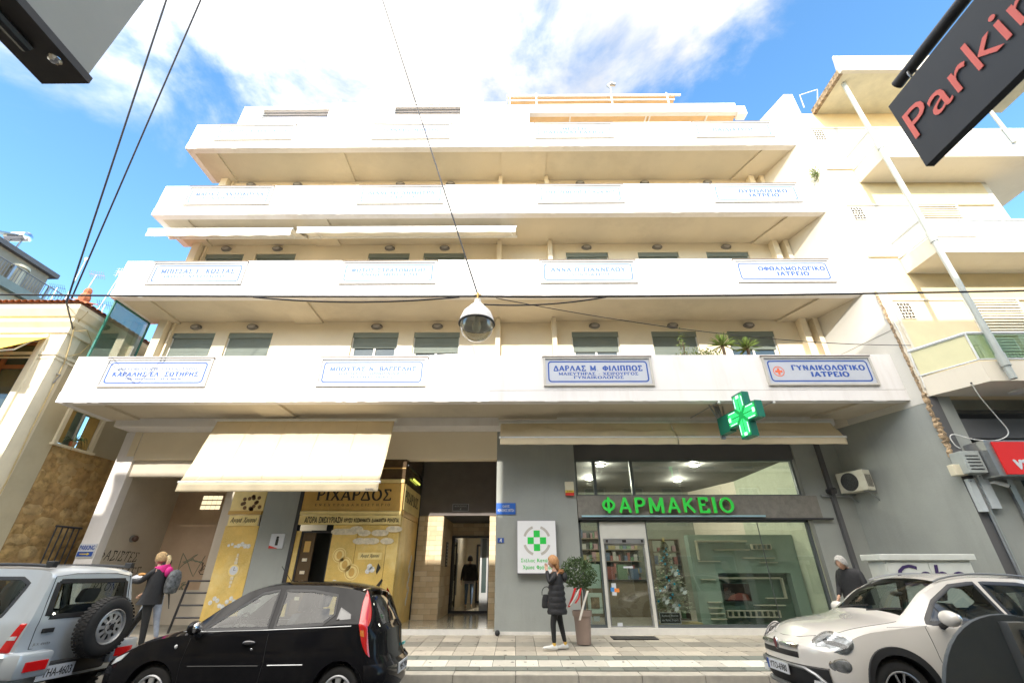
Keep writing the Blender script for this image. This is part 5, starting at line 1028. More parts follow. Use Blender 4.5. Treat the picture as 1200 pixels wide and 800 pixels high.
# white electrical cabinet
ec = thing('electrical_cabinet', 'white street electrical cabinet with dark blue graffiti behind the white car', 'cabinet', (7.9, 9.5, 0.2)); EW = pm('cabinet_white', (0.62, 0.64, 0.60), 0.5, var=0.06, dirt=(0.4, 0.38, 0.33), dscale=2, damt=0.4)
bx('body', EW, ec, 7.08, 8.72, 9.45, 9.9, 0.2, 1.80, bevel=0.008); bx('top_cap', EW, ec, 7.0, 8.82, 9.40, 9.95, 1.80, 1.91, bevel=0.01)
for x0, x1 in ((7.10, 7.88), (7.90, 8.70)): bx('door', EW, ec, x0, x1, 9.437, 9.449, 0.3, 1.76)
text('Gabo', (7.88, 9.433, 1.55), 1.3, 0.36, pm('violet_spray', (0.04, 0.02, 0.10), 0.6), ec, shear=0.2, bold=0.01)
MB().prism([(8.78, 9.62, 1.52), (8.78, 9.72, 1.52), (8.78, 9.67, 1.62)], (-0.05, 0, 0)).build('warning_triangle', pm('yellow_print', (0.8, 0.6, 0.05), 0.5), ec)

# ------------------------------------------------------------------ yellow house on the left
YH = 10.0; XH = -11.75
hs_ = thing('yellow_house', 'old yellow house with a moulded cornice, tiled roof and rough stone side wall', 'building', (-14, YH, 0.1))
OCH = pm('ochre_plaster', (0.62, 0.53, 0.33), 0.9, var=0.1, scale=0.9, bump=0.15, dirt=(0.42, 0.34, 0.2), dscale=0.8, damt=0.4, streak=True); OCHL = pm('cream_plaster', (0.78, 0.70, 0.52), 0.85, var=0.08, dirt=(0.55, 0.45, 0.3), damt=0.35, streak=True)
b = MB(); b.box(-14.9, XH, YH, YH+0.4, 0.1, 5.0); b.box(-12.35, XH, YH, YH+0.4, 5.0, 7.2); b.box(-14.9, -14.0, YH, YH+0.4, 5.0, 7.2); b.box(-14.0, -12.35, YH, YH+0.4, 6.95, 7.2); b.box(-24, -14.9, YH, YH+0.4, 0.1, 7.2); b.build('front_wall', OCHL, hs_)
PLS = pm('side_plaster', (0.52, 0.45, 0.30), 0.9, var=0.08, scale=1.0, bump=0.15, dirt=(0.36, 0.28, 0.16), dscale=1.2, damt=0.35)
bx('side_plaster_wall', PLS, hs_, XH-0.4, XH, YH+0.401, 10.98, 0.1, 7.2)
b = MB(); b.box(XH-0.4, XH-0.02, 10.98, 16, 0.1, 4.5); b.box(XH-0.4, XH-0.02, 11.98, 16, 4.5, 7.2); b.box(XH-0.4, XH-0.02, 10.98, 11.98, 5.5, 7.2); b.build('side_wall', PLS, hs_)
# rough stones
STONE = [pm('rubble_stone_%s' % n_, c_, 0.95, var=0.5, scale=7, bump=1.0, bscale=9, dirt=(0.16, 0.10, 0.05), dscale=3.5, damt=0.8) for n_, c_ in (('ochre', (0.50, 0.33, 0.13)), ('tan', (0.52, 0.36, 0.16)), ('brown', (0.44, 0.28, 0.11)))]
random.seed(31); cnt = 0; z = 0.9
sw = MB().box(XH-0.021, XH-0.004, 10.99, 13.6, 0.2, 4.48).build('stone_facing', STONE[2], hs_)
while z < 4.45:
    h = random.uniform(0.16, 0.30); y_ = 11.0+random.uniform(-0.1, 0.05)
    while y_ < 13.4 and cnt < 290:
        l_ = random.uniform(0.2, 0.55); b = MB(); cy0, cz0 = y_+l_/2, min(z+h/2, 4.36)
        n_ = 7; A = [(XH-0.006, max(cy0+(l_/2+0.03)*cos(2*pi*k/n_+0.3)*random.uniform(0.9, 1.2), 10.99), min(cz0+(h/2+0.02)*sin(2*pi*k/n_+0.3)*random.uniform(0.85, 1.3), 4.475)) for k in range(n_)]
        B = [(XH+random.uniform(0.000, 0.028), cy0+(p[1]-cy0)*random.uniform(0.3, 0.75), cz0+(p[2]-cz0)*random.uniform(0.3, 0.8)) for p in A]
        b.loft([A, B]); b.build('stone', random.choice(STONE), sw, smooth=True, angle=25); y_ += l_; cnt += 1
    z += h
# cornice
b = MB(); prof = [(0.0, 7.15), (0.05, 7.15), (0.05, 7.3), (0.16, 7.42), (0.16, 7.52), (0.22, 7.55), (0.34, 7.72), (0.34, 7.84), (0.0, 7.84)]
b.add([(-24, YH-p, q) for p, q in prof]+[(XH+p, YH-p, q) for p, q in prof]+[(XH+p, 16, q) for p, q in prof], [(k, (k+1) % 9, 9+(k+1) % 9, 9+k) for k in range(9)]+[(9+k, 9+(k+1) % 9, 18+(k+1) % 9, 18+k) for k in range(9)]); b.build('cornice', OCHL, hs_)
MB().box(-24, XH+0.02, YH-0.02, YH-0.001, 6.42, 6.47).box(-24, XH+0.02, YH-0.03, YH-0.001, 6.52, 6.6).box(XH, XH+0.02, YH, 10.98, 6.42, 6.47).box(XH, XH+0.03, YH, 10.98, 6.52, 6.6).build('string_course', OCHL, hs_)
MB().add([(-24.3, YH-0.38, 7.88), (XH+0.38, YH-0.38, 7.88), (XH-3, YH+3.4, 9.3), (-24.3, YH+3.4, 9.3)], [(0, 1, 2, 3)]).add([(XH+0.38, YH-0.38, 7.88), (XH+0.38, 16.4, 7.88), (XH-3, 12.8, 9.3), (XH-3, YH+3.4, 9.3)], [(0, 1, 2, 3)]).build('roof', pm('terracotta', (0.36, 0.12, 0.05), 0.85, var=0.3, scale=6), hs_)
RT = pm('terracotta_tile', (0.42, 0.14, 0.06), 0.8, var=0.3, scale=5); rm = None
for k in range(60):
    x = XH+0.28-k*0.17
    if rm is None: 
        b = MB().grid(lambda u, v: (0.08*cos(pi*u), v*0.5, 0.05*sin(pi*u)+v*0.18), 6, 2); o = b.build('roof_tile', RT, hs_, smooth=True); rm = o; o.location = (0, 0, 0); base_inv = o.matrix_parent_inverse.copy()
    else: o = rm.copy(); C.objects.link(o)
    o.location = (x, YH-0.44, 7.87)
for k in range(26):
    o = rm.copy(); C.objects.link(o); o.rotation_euler = (0, 0, pi/2); o.location = (XH+0.44, YH-0.25+k*0.17, 7.87)
MB().ball((XH+0.18, YH-0.2, 8.1), (0.13, 0.13, 0.2), 8, 6).ball((XH+0.18, YH-0.2, 8.32), (0.09, 0.09, 0.13), 8, 6).build('roof_finial', RT, hs_)
# front window with wooden frame, and yellow awning
WOODR = pm('reddish_wood', (0.30, 0.10, 0.04), 0.55, var=0.2, scale=6); wf = MB(); frame_ring(wf, -14.0, -12.35, 4.6, 6.95, YH+0.12, YH+0.2, 0.09); wf.box(-13.25, -13.12, YH+0.12, YH+0.19, 4.6, 6.9); wf.box(-14, -12.4, YH+0.125, YH+0.195, 6.2, 6.3); wo = wf.build('window', WOODR, hs_)
bx('pane', PANE, wo, -13.95, -12.4, YH+0.15, YH+0.16, 4.6, 6.9); bx('window_surround', OCHL, hs_, -12.34, -12.18, YH-0.05, YH-0.002, 4.6, 7.1)
YAW = pm('yellow_awning_canvas', (0.72, 0.47, 0.07), 0.85, var=0.08)
awning('yellow canvas awning over the left hand house window', -16.5, -12.15, YH-0.05, 7.0, YH-1.0, 6.15, 0.14, seed=6, mat=YAW, box=False)
# side window with shutters
SHW = pm('ochre_shutter_wood', (0.52, 0.36, 0.12), 0.6, var=0.12); sf = MB(); y0, y1, z0, z1 = 11.02, 11.96, 4.56, 5.45
sf.box(XH-0.02, XH+0.06, y0-0.1, y0, z0-0.05, z1+0.05); sf.box(XH-0.02, XH+0.06, y1, y1+0.1, z0-0.05, z1+0.05); sf.box(XH-0.02, XH+0.061, y0, y1, z1-0.03, z1+0.05); sf.box(XH-0.02, XH+0.12, y0-0.14, y1+0.14, z0-0.1, z0-0.051); swd = sf.build('window', OCHL, hs_)
for (ya, yb) in ((y0+0.01, y0+0.2), (y1-0.3, y1-0.01)):
    s_ = bx('shutter', SHW, swd, XH-0.06, XH-0.03, ya, yb, z0, z1-0.04)
    for k in range(14): bx('shutter_slat', SHW, s_, XH-0.031, XH-0.018, ya+0.02, yb-0.02, z0+0.03+k*0.058, z0+0.065+k*0.058)
bx('curtain', pm('white_curtain', (0.55, 0.52, 0.48), 0.9), swd, XH-0.2, XH-0.18, y0+0.35, y1-0.3, z0, z1); bx('pane', GLASS, swd, XH-0.1, XH-0.09, y0+0.2, y1-0.3, z0, z1); bx('sash', WMETAL, swd, XH-0.09, XH-0.06, (y0+y1)/2-0.02, (y0+y1)/2+0.02, z0, z1)
t = thing('sill_plant', 'trailing green plant in a small pot on the side window sill of the yellow house', 'plant', (XH+0.08, 11.4, 4.55)); MB().lathe([(0.06, 0), (0.085, 0.13), (0.07, 0.13)], (XH+0.05, 11.42, 4.52)).build('pot', RT, t, smooth=True)
b = MB(); rnd = random.Random(2)
for k in range(26):
    a = rnd.uniform(0, 6.28); P0 = Vector((XH+0.05, 11.42, 4.66)); d = Vector((cos(a)*0.12+0.06, sin(a)*0.25, rnd.uniform(0.0, 0.15))); P1 = P0+d; P2 = P1+d*0.5+Vector((0, 0, -rnd.uniform(0.05, 0.4))); b.tube([P0, P1, P2], [0.008, 0.008, 0.002], 4)
b.build('leaves', LEAF, t); 
t = thing('window_grille', 'dark iron bars fence at the foot of the stone wall beside the white column', 'railing', (XH+0.05, 12.3, 1.6))
for k in range(5): MB().tube([(XH+0.3, 11.75+k*0.16, 0.3), (XH+0.3, 11.75+k*0.16, 2.6)], 0.018, 6).build('bar', DMETAL, t)
MB().tube([(XH+0.3, 11.72, 2.62), (XH+0.3, 12.45, 2.62)], 0.025, 6).build('top_rail', DMETAL, t)
# cables on house corner
t = thing('house_cable', 'pale cable running down the corner of the yellow house with a bracket', 'cable', (XH, 10.3, 5.5)); pts = [(XH+0.35, 9.9, 7.75), (XH+0.1, 9.98, 7.4), (XH+0.05, 10.15, 6.9), (XH+0.04, 10.25, 6.4), (XH+0.03, 10.28, 5.6), (XH+0.03, 10.3, 4.6), (XH+0.03, 10.35, 3.4), (XH+0.03, 10.3, 2.2)]
MB().tube(pts, 0.014, 6).build('strand', pm('tan_cable', (0.5, 0.38, 0.18), 0.7), t); MB().tube([(XH, 10.25, 6.1), (XH+0.15, 10.2, 6.05), (XH+0.02, 10.25, 5.85)], 0.02, 6).build('bracket', METAL, t); MB().tube([(XH+0.4, 9.8, 7.1), (XH+0.25, 10.2, 7.35), (XH+0.1, 10.6, 7.2), (XH+0.05, 10.5, 6.8), (XH+0.04, 10.25, 6.6)], 0.012, 6).build('loop', pm('tan_cable', (0.5, 0.38, 0.18), 0.7), t)

# ------------------------------------------------------------------ grey building behind on the left, solar heater, antennas
gb = thing('grey_block', 'weathered grey concrete building with a roof terrace railing behind the yellow house', 'building', (-33, 20, 0)); CONC = pm('weathered_concrete', (0.30, 0.27, 0.21), 0.9, var=0.25, scale=0.8, bump=0.2, dirt=(0.16, 0.14, 0.11), dscale=0.5, damt=0.6)
# its flank recedes along the depth of the street
bx('tower_wall', CONC, gb, -42, -25.1, 8.0, 19.1, 0, 15.7); bx('roof_slab', DGREY, gb, -42.3, -24.85, 7.7, 19.35, 15.701, 15.95)
bx('terrace_wall', pm('pale_terrace_wall', (0.42, 0.41, 0.32), 0.9), gb, -25.099, -24.8, 8.0, 20.6, 0, 13.7); bx('terrace_slab', pm('green_grey_fascia', (0.17, 0.22, 0.21), 0.8), gb, -25.098, -24.5, 8.0, 20.9, 13.701, 14.13)
RAILG = pm('dull_rail_grey', (0.20, 0.21, 0.22), 0.5, metal=0.3)
for k in range(92): bx('railing_bar', RAILG, gb, -24.56, -24.54, 8.1+k*0.138, 8.122+k*0.138, 14.131, 14.9)
MB().tube([(-24.55, 8.0, 14.93), (-24.55, 20.8, 14.93)], 0.03, 6).build('top_rail', RAILG, gb)
for k in range(8): bx('railing_post', METAL, gb, -24.6, -24.5, 8.1+k*1.8, 8.2+k*1.8, 14.131, 14.92)
MB().lathe([(0.28, 0), (0.28, 0.9), (0.36, 0.92), (0.34, 1.05), (0.1, 1.15)], (-24.82, 17.6, 14.131), seg=14).build('chimney', pm('pale_terrace_wall', (0.42, 0.41, 0.32), 0.9), gb, smooth=True)
t = thing('solar_water_heater', 'solar water heater with a shiny tank on the grey building roof', 'solar heater', (-25.6, 17.3, 15.95)); MB().prism([(-26.0, 15.9, 16.1), (-25.2, 15.9, 16.1), (-25.2, 17.0, 16.75), (-26.0, 17.0, 16.75)], (0, 0, 0.07)).build('collector', METAL, t); MB().lathe([(0.05, -0.6), (0.24, -0.52), (0.26, 0), (0.24, 0.52), (0.05, 0.6)], (-25.6, 17.3, 16.9), 'X', 16).build('tank', CHROME, t, smooth=True); MB().tube([(-26, 17.2, 15.95), (-25.9, 17.3, 16.7)], 0.04).build('stand_leg', METAL, t); MB().tube([(-25.2, 17.2, 15.95), (-25.3, 17.3, 16.7)], 0.04).build('stand_leg', METAL, t)
def antenna(x, y, z0, h, tilt, kind, lab, mat=METAL):
    t = thing('tv_antenna', lab, 'antenna', (x, y, z0)); top = Vector((x+tilt, y, z0+h)); MB().tube([(x, y, z0), top], 0.022, 6).build('mast', METAL, t); b = MB()
    if kind == 'yagi':
        b.tube([top+Vector((-0.5, 0, 0.1)), top+Vector((0.6, 0, -0.1))], 0.015, 4)
        for k in range(8): q = top+Vector((-0.5+k*0.15, 0, 0.1-k*0.027)); b.tube([q+Vector((0.05, -0.2, 0.16)), q+Vector((-0.05, 0.2, -0.16))], 0.010, 4)
    elif kind == 'panel':
        b.box(top.x-0.28, top.x+0.28, top.y-0.02, top.y+0.02, top.z-0.1, top.z+0.1)
        for k in range(4): b.tube([top+Vector((-0.3+k*0.2, 0, -0.35)), top+Vector((-0.3+k*0.2, 0, 0.35))], 0.012, 4); b.tube([top+Vector((-0.4, -0.05, -0.25+k*0.17)), top+Vector((0.4, -0.05, -0.25+k*0.17))], 0.01, 4)
    else: b.ball(top, (0.14, 0.08, 0.14), 8, 6)
    b.v = [tuple(top+(Vector(p)-top)*0.62) for p in b.v]
    b.build('elements', mat, t)
antenna(-19.6, 16, 9.0, 5.4, -0.2, 'ball', 'thin antenna with a small white head, leftmost by the railing', WMETAL)
antenna(-18.9, 15, 8.6, 3.5, -0.2, 'yagi', 'low dark aerial with crossed rods left of the overhead wires', DMETAL)
antenna(-17.8, 14.8, 8.6, 4.0, 0.3, 'yagi', 'orange tinted aerial right beside the overhead wires', pm('rusty_aerial', (0.5, 0.3, 0.15), 0.6))
antenna(-16.6, 14.5, 8.4, 4.1, 0.45, 'panel', 'tall white grid antenna between the wires and the white balconies', WMETAL)
antenna(-15.6, 14.0, 8.4, 2.2, 0.0, 'yagi', 'small dark aerial just above the terracotta finial', DMETAL)

# ------------------------------------------------------------------ buildings across the street (behind the camera; they shade the street and show in the glass)
OPW = pm('opposite_cream_wall', (0.62, 0.54, 0.40), 0.85, var=0.08, dirt=(0.45, 0.38, 0.28), damt=0.4); OPP2 = pm('opposite_white_wall', (0.70, 0.67, 0.60), 0.85, var=0.06)
def opposite(x0, x1, h, mat, lab, seed):
    rnd = random.Random(seed); t = thing('opposite_building', lab, 'building', ((x0+x1)/2, -1.5, 0)); yb = -1.5
    nb = max(1, int((x1-x0)/2.2)); w_ = (x1-x0)/nb; b = MB(); zs = [0.1, 3.6]; 
    while zs[-1]+3.05+2.8 < h: zs.append(zs[-1]+3.05)
    b.box(x0, x1, yb-10, yb-0.25, 0.1, h); b.box(x0, x1, yb-0.25, yb, zs[-1]+2.6 if zs[-1]+2.6 < h else h-0.4, h)
    for k, z in enumerate(zs):
        zt = zs[k+1] if k+1 < len(zs) else z+2.9; hb = 0.5 if k == 0 else 0.9; ht = 2.6 if k == 0 else 2.35
        b.box(x0, x1, yb-0.25, yb, z, z+(hb if k == 0 else 0.25)); b.box(x0, x1, yb-0.25, yb, z+ht, min(zt, h))
        for i in range(nb): b.box(x0+i*w_, x0+i*w_+w_*0.22, yb-0.25, yb, z+0.25, z+ht); b.box(x0+i*w_+w_*0.78, x0+(i+1)*w_, yb-0.25, yb, z+0.25, z+ht)
    b.build('wall', mat, t)
    for k, z in enumerate(zs):
        for i in range(nb): wn_ = bx('window', WMETAL, t, x0+i*w_+w_*0.22, x0+i*w_+w_*0.78, yb-0.2, yb-0.17, z+0.25, z+2.3); bx('pane', PANE if rnd.random() < 0.6 else SHUT, wn_, x0+i*w_+w_*0.26, x0+i*w_+w_*0.74, yb-0.168, yb-0.16, z+0.3, z+2.25)
        if k > 0 and z+1 < h: 
            ba = bx('balcony', mat, t, x0+0.4, x1-0.4, yb, yb+0.75, z, z+0.14); r_ = MB(); r_.box(x0+0.4, x1-0.4, yb+0.70, yb+0.74, z+1.05, z+1.1)
            q = x0+0.4
            while q < x1-0.4: r_.box(q, q+0.02, yb+0.71, yb+0.73, z+0.14, z+1.05); q += 0.16
            r_.build('railing', DMETAL, ba)
    return t
opposite(-27, -2.35, 9.7, OPW, 'cream block across the street behind the camera, lower roof', 1)
opposite(-2.3, 1.2, 12.6, OPP2, 'narrow white block across the street behind the camera', 2)
opposite(1.25, 30, 13.0, OPW, 'taller cream block across the street behind the camera', 3)

t = thing('roof_shade_blocker', 'unseen block added on the roof across the street to shade the passage', 'building', (-11.5, -1.8, 9.7)); bx('walls', OPW, t, -12.8, -10.2, -5, -1.75, 9.7, 10.72); bx('roof', OPW, t, -12.9, -10.1, -5.1, -1.7, 10.721, 10.85)  # added block out of view, keeps direct sun off the passage back wall
# ------------------------------------------------------------------ cables and hanging street lamp
def cat(p, q, sag, n=24): p = Vector(p); q = Vector(q); return [p.lerp(q, i/n)-Vector((0, 0, sag*4*(i/n)*(1-i/n))) for i in range(n+1)]
def wire(pts, r, lab, m=CABLE): o = MB().tube(pts, r, 6).build('overhead_cable', m, smooth=True); return tag(o, lab, 'cable')
wire(cat((-18, 6.2, 6.05), (-0.62, 6.0, 5.60), 0.08)+cat((-0.6, 6.0, 5.58), (20, 6.0, 6.05), 0.12)[1:], 0.016, 'thick black cable crossing the whole street in front of the balconies')
wire(cat((-4.3, 6.0, 5.60), (-0.9, 6.0, 5.585), 0.10), 0.013, 'short drooping cable left of the hanging lamp')
wire(cat((-0.5, 6.0, 5.44), (1.5, 6.0, 5.575), 0.07), 0.012, 'short cable rising to the right from the hanging lamp')
wire(cat((-0.3, 6.0, 5.56), (8.6, 8.5, 5.95), 0.22), 0.007, 'thin cable sagging right of the hanging lamp')
wire(cat((-0.60, 6.0, 5.62), (-3.46, 6.0, 14.96), 0.0)+[Vector((-5.2, 6.0, 20.6))], 0.014, 'thin steel wire rising steeply from the hanging lamp to the top of the sky')
wire([Vector((-6.65, 4.0, 15.6)), Vector((-7.69, 5, 12.81)), Vector((-9.79, 8, 6.8)), Vector((-11.5, 9.85, 7.2))], 0.018, 'left one of two dark wires descending from the top left to the yellow house')
wire([Vector((-5.9, 4.0, 15.5)), Vector((-6.92, 5, 12.8)), Vector((-9.73, 8, 6.91)), Vector((-10.2, 8.9, 5.2))][:3], 0.016, 'right one of two dark wires descending from the top left to the yellow house')
wire(cat((-24.55, 20.8, 14.9), (-9.79, 8, 6.8), 0.2), 0.012, 'thin wire from the grey terrace railing to the wires above the yellow house')
lp = thing('street_lamp', 'white bell shaped street lamp with a clear glass bowl hanging from the cables', 'street lamp', (-0.60, 6.0, 5.1))
MB().lathe([(0.02, 0.46), (0.05, 0.45), (0.06, 0.38), (0.11, 0.33), (0.15, 0.28), (0.22, 0.20), (0.265, 0.08), (0.285, 0.0), (0.27, -0.02), (0.25, 0.0), (0.2, 0.17), (0.02, 0.2)], (-0.6, 6.0, 5.08), seg=32).build('shade', pm('lamp_white_enamel', (0.75, 0.74, 0.72), 0.35, var=0.05), lp, smooth=True)
MB().lathe([(0.287, 0.01), (0.292, -0.005), (0.287, -0.02), (0.27, -0.02)], (-0.6, 6.0, 5.08), seg=32, cap=False).build('rim', DMETAL, lp, smooth=True)
MB().lathe([(0.268, -0.015), (0.262, -0.09), (0.22, -0.18), (0.15, -0.25), (0.07, -0.285), (0.005, -0.292)], (-0.6, 6.0, 5.08), seg=32, cap=False).build('glass_bowl', glassm('bowl_glass', (0.82, 0.82, 0.76), 0.14), lp, smooth=True)
MB().lathe([(0.03, 0.19), (0.05, 0.05), (0.075, -0.05), (0.05, -0.13), (0.005, -0.15)], (-0.6, 6.0, 5.08), seg=16).build('bulb', pm('milk_bulb', (0.72, 0.70, 0.60), 0.4), lp, smooth=True)
MB().lathe([(0.25, -0.0), (0.2, 0.16), (0.05, 0.18)], (-0.6, 6.0, 5.08), seg=24, cap=False).build('reflector', pm('lamp_white_enamel', (0.75, 0.74, 0.72), 0.35), lp, smooth=True)
MB().tube([(-0.6, 6, 5.5), (-0.6, 6, 5.66)], 0.02).tube([(-0.66, 6, 5.62), (-0.54, 6, 5.62)], 0.014).build('hook', pm('brass', (0.45, 0.3, 0.1), 0.4, metal=0.8), lp)

# ------------------------------------------------------------------ near signs
pk = thing('parking_sign', 'dark grey projecting blade sign with red lettering Parking near the camera', 'sign', (2.4, 0.6, 4.0))
PKM = pm('dark_slate_sign', (0.028, 0.033, 0.040), 0.45, var=0.15, scale=2); bx('panel', PKM, pk, 2.40, 2.45, -0.3, 1.80, 3.69, 4.24, bevel=0.004)
text('Parking', (2.394, 1.325, 3.945), 0.87, 0.27, pm('coral_red_letter', (0.95, 0.20, 0.16), 0.4, var=0.03), pk, U=(0, -1, 0), depth=0.003, bold=0.0)
MB().tube([(2.44, 1.72, 4.34), (2.44, -1.5, 4.34)], 0.035, 12).build('rod', DMETAL, pk, smooth=True)
for y_ in (1.62, -0.6): MB().tube([(2.44+0.03*sin(k*pi/6), y_, 4.285+0.045*cos(k*pi/6)) for k in range(13)], 0.007, 6).build('hook_ring', METAL, pk)
nb_ = thing('shop_light_box', 'blurred grey light box sign with a dark underside in the top left corner', 'sign', (-2.5, 0.6, 4.4)); BXM = pm('grey_box_face', (0.40, 0.40, 0.37), 0.6, var=0.05)
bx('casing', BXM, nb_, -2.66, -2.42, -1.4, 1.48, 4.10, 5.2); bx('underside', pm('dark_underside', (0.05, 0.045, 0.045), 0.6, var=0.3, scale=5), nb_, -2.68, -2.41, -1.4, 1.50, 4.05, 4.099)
b = MB(); b.tube([(-2.55, -1.2, 4.03), (-2.55, 1.3, 4.03)], 0.03, 8); b.build('tube', DMETAL, nb_, smooth=True); MB().ball((-2.47, 1.36, 4.05), 0.035).build('lamp_eye', CHROME, nb_)
rs = thing('round_traffic_sign', 'back of a grey round traffic sign with its channel post at the bottom right corner', 'traffic sign', (1.68, 1.8, 0)); RSM = pm('sign_back_grey', (0.075, 0.09, 0.105), 0.6, var=0.12, scale=4, dirt=(0.1, 0.11, 0.11), dscale=3, damt=0.4)
MB().lathe([(0.30, 0.0), (0.302, 0.008), (0.30, 0.016)], (1.69, 1.80, 1.17), 'Y', 48).build('disc', RSM, rs, smooth=False)
bx('channel', METAL, rs, 1.665, 1.73, 1.765, 1.799, 0.9, 1.45); MB().tube([(1.72, 1.76, 0.14), (1.72, 1.76, 1.43)], 0.028, 12).build('post', pm('dark_post', (0.05, 0.055, 0.06), 0.5, metal=0.4), rs, smooth=True)
for z in (1.07, 1.36): MB().ball((1.69, 1.755, z), 0.016).build('bolt', pm('rusty_bolt', (0.12, 0.06, 0.04), 0.7), rs)

# ------------------------------------------------------------------ plants
tp = thing('topiary_tree', 'round clipped topiary tree with red and white ribbons in a tall taupe pot', 'tree', (1.43, 11.05, pz(11.05)))
POT = pm('taupe_pot', (0.27, 0.20, 0.165), 0.6, var=0.06); z0 = pz(11.05)+0.01
MB().lathe([(0.15, 0), (0.17, 0.38), (0.185, 0.50), (0.205, 0.50), (0.21, 0.60), (0.19, 0.60), (0.18, 0.52), (0.02, 0.5)], (1.43, 11.05, z0), seg=28).build('pot', POT, tp, smooth=True, angle=40)
MB().tube([(1.43, 11.05, z0+0.5), (1.44, 11.05, z0+0.9), (1.42, 11.05, z0+1.15)], [0.024, 0.02, 0.018]).build('trunk', pm('bark', (0.16, 0.11, 0.07), 0.9, var=0.3, scale=20), tp)
rnd = random.Random(5); b = MB(); P = []
for k in range(2100):
    d = Vector((rnd.gauss(0, 1), rnd.gauss(0, 1), rnd.gauss(0, 1))).normalized(); r_ = 0.36*rnd.uniform(0.35, 1.0)**0.4*(1+0.30*mnoise.noise(d*2.6)+0.12*mnoise.noise(d*7)); P.append(Vector((1.40, 11.05, 1.56))+Vector((d.x*r_*1.06, d.y*r_, d.z*r_*0.86)))
leaves(b, P, 0.062, 0.42, rnd); b.build('crown', LEAF, tp, kind='stuff')
b = MB(); 
for (dx, m_) in ((0, 0), (0.1, 1), (-0.12, 0)): pass
def ribbon(pts, w_, name, mat): MB().add([p for a_ in pts for p in (Vector(a_)-Vector((w_/2, 0, 0)), Vector(a_)+Vector((w_/2, 0.004, 0)))], [(2*k, 2*k+1, 2*k+3, 2*k+2) for k in range(len(pts)-1)]).build(name, mat, tp)
RED = pm('red_ribbon', (0.60, 0.03, 0.03), 0.5); WHR = pm('white_ribbon', (0.75, 0.72, 0.66), 0.5)
ribbon([(1.28, 10.75, 1.30), (1.22, 10.74, 1.15), (1.12, 10.74, 0.95)], 0.05, 'ribbon', RED); ribbon([(1.40, 10.74, 1.30), (1.34, 10.73, 1.12), (1.26, 10.73, 1.02)], 0.04, 'ribbon', RED); ribbon([(1.36, 10.73, 1.28), (1.24, 10.72, 1.1), (1.14, 10.72, 0.98)], 0.03, 'ribbon', WHR); ribbon([(1.54, 10.73, 1.25), (1.44, 10.72, 1.02), (1.33, 10.72, 0.72)], 0.045, 'ribbon', WHR)
# christmas tree
xt = thing('christmas_tree', 'decorated christmas tree with blue baubles behind the pharmacy glass', 'tree', (3.98, 12.95, 0.45)); FIR = pm('frosted_fir', (0.26, 0.34, 0.20), 0.6, var=0.45, scale=9); FIRW = pm('frosted_tip', (0.75, 0.78, 0.62), 0.6, var=0.2)
MB().tube([(3.98, 12.95, 0.45), (3.98, 12.95, 2.35)], [0.04, 0.01]).build('trunk', pm('bark', (0.16, 0.11, 0.07), 0.9), xt); rnd = random.Random(8); b = MB()
for k in range(620):
    h = rnd.random()**1.25; z = 0.78+1.52*h; R_ = 0.50*(1-h)+0.04; a = rnd.uniform(0, 6.28); o_ = Vector((3.98, 12.95, z)); d = Vector((cos(a), sin(a), rnd.uniform(-0.3, 0.12))).normalized(); Lb = R_*rnd.uniform(0.75, 1.1)
    for q in range(7):
        p = o_+d*Lb*(0.35+0.65*q/6)+Vector((0, 0, 0.02)); b.cur = 1 if (q > 3 and rnd.random() < 0.6) else 0
        for s_ in (-1, 1):
            e = (d+d.cross(Vector((0, 0, 1)))*s_*0.9+Vector((0, 0, rnd.uniform(-0.3, 0.3)))).normalized()*0.075; ww = e.cross(Vector((0, 0, 1))).normalized()*0.018; b.add([p-ww, p+e, p+ww], [(0, 1, 2)])
b.build('branches', [FIR, FIRW], xt, kind='stuff')
BB = pm('blue_bauble', (0.02, 0.40, 0.62), 0.2, metal=0.3); bbm = None
for k in range(18):
    h = (k+0.5)/18; a = -1.57+rnd.uniform(-1.1, 1.1); R_ = 0.50*(1-h)+0.06; p = (3.98+cos(a)*R_, 12.95+sin(a)*R_, 0.85+1.35*h)
    if bbm is None: o = MB().ball((0, 0, 0), 0.028, 10, 7).build('bauble', BB, xt, smooth=True); bbm = o
    else: o = bbm.copy(); C.objects.link(o)
    o.location = p
for k in range(4): 
    a = -1.57+(-0.6, 0.5, -0.2, 0.3)[k]; h = (0.1, 0.25, 0.0, 0.55)[k]; R_ = 0.5*(1-h)+0.05; b = MB(); c_ = Vector((3.98+cos(a)*R_, 12.95+sin(a)*R_, 0.85+1.35*h))
    for q in range(10): e = Vector((cos(q*0.63), -0.3, sin(q*0.63)))*0.08; b.add([c_, c_+e+Vector((0.02, 0, 0.02)), c_+e*1.1, c_+e-Vector((0.02, 0, 0.02))], [(0, 1, 2, 3)])
    b.build('white_flower', PLATE, xt)
b = MB(); c_ = Vector((3.98, 12.93, 2.36))
for q in range(12): e = Vector((cos(q*0.52)*0.09, -0.02, sin(q*0.52)*0.11)); b.add([c_-Vector((0.012, 0, 0)), c_+e, c_+Vector((0.012, 0, 0))], [(0, 1, 2)])
b.build('top_star', pm('gold_star', (0.6, 0.48, 0.2), 0.4, metal=0.5), xt)
bx('tree_box', pm('straw_base', (0.5, 0.40, 0.2), 0.9), xt, 3.55, 4.6, 12.75, 13.15, 0.401, 0.5)
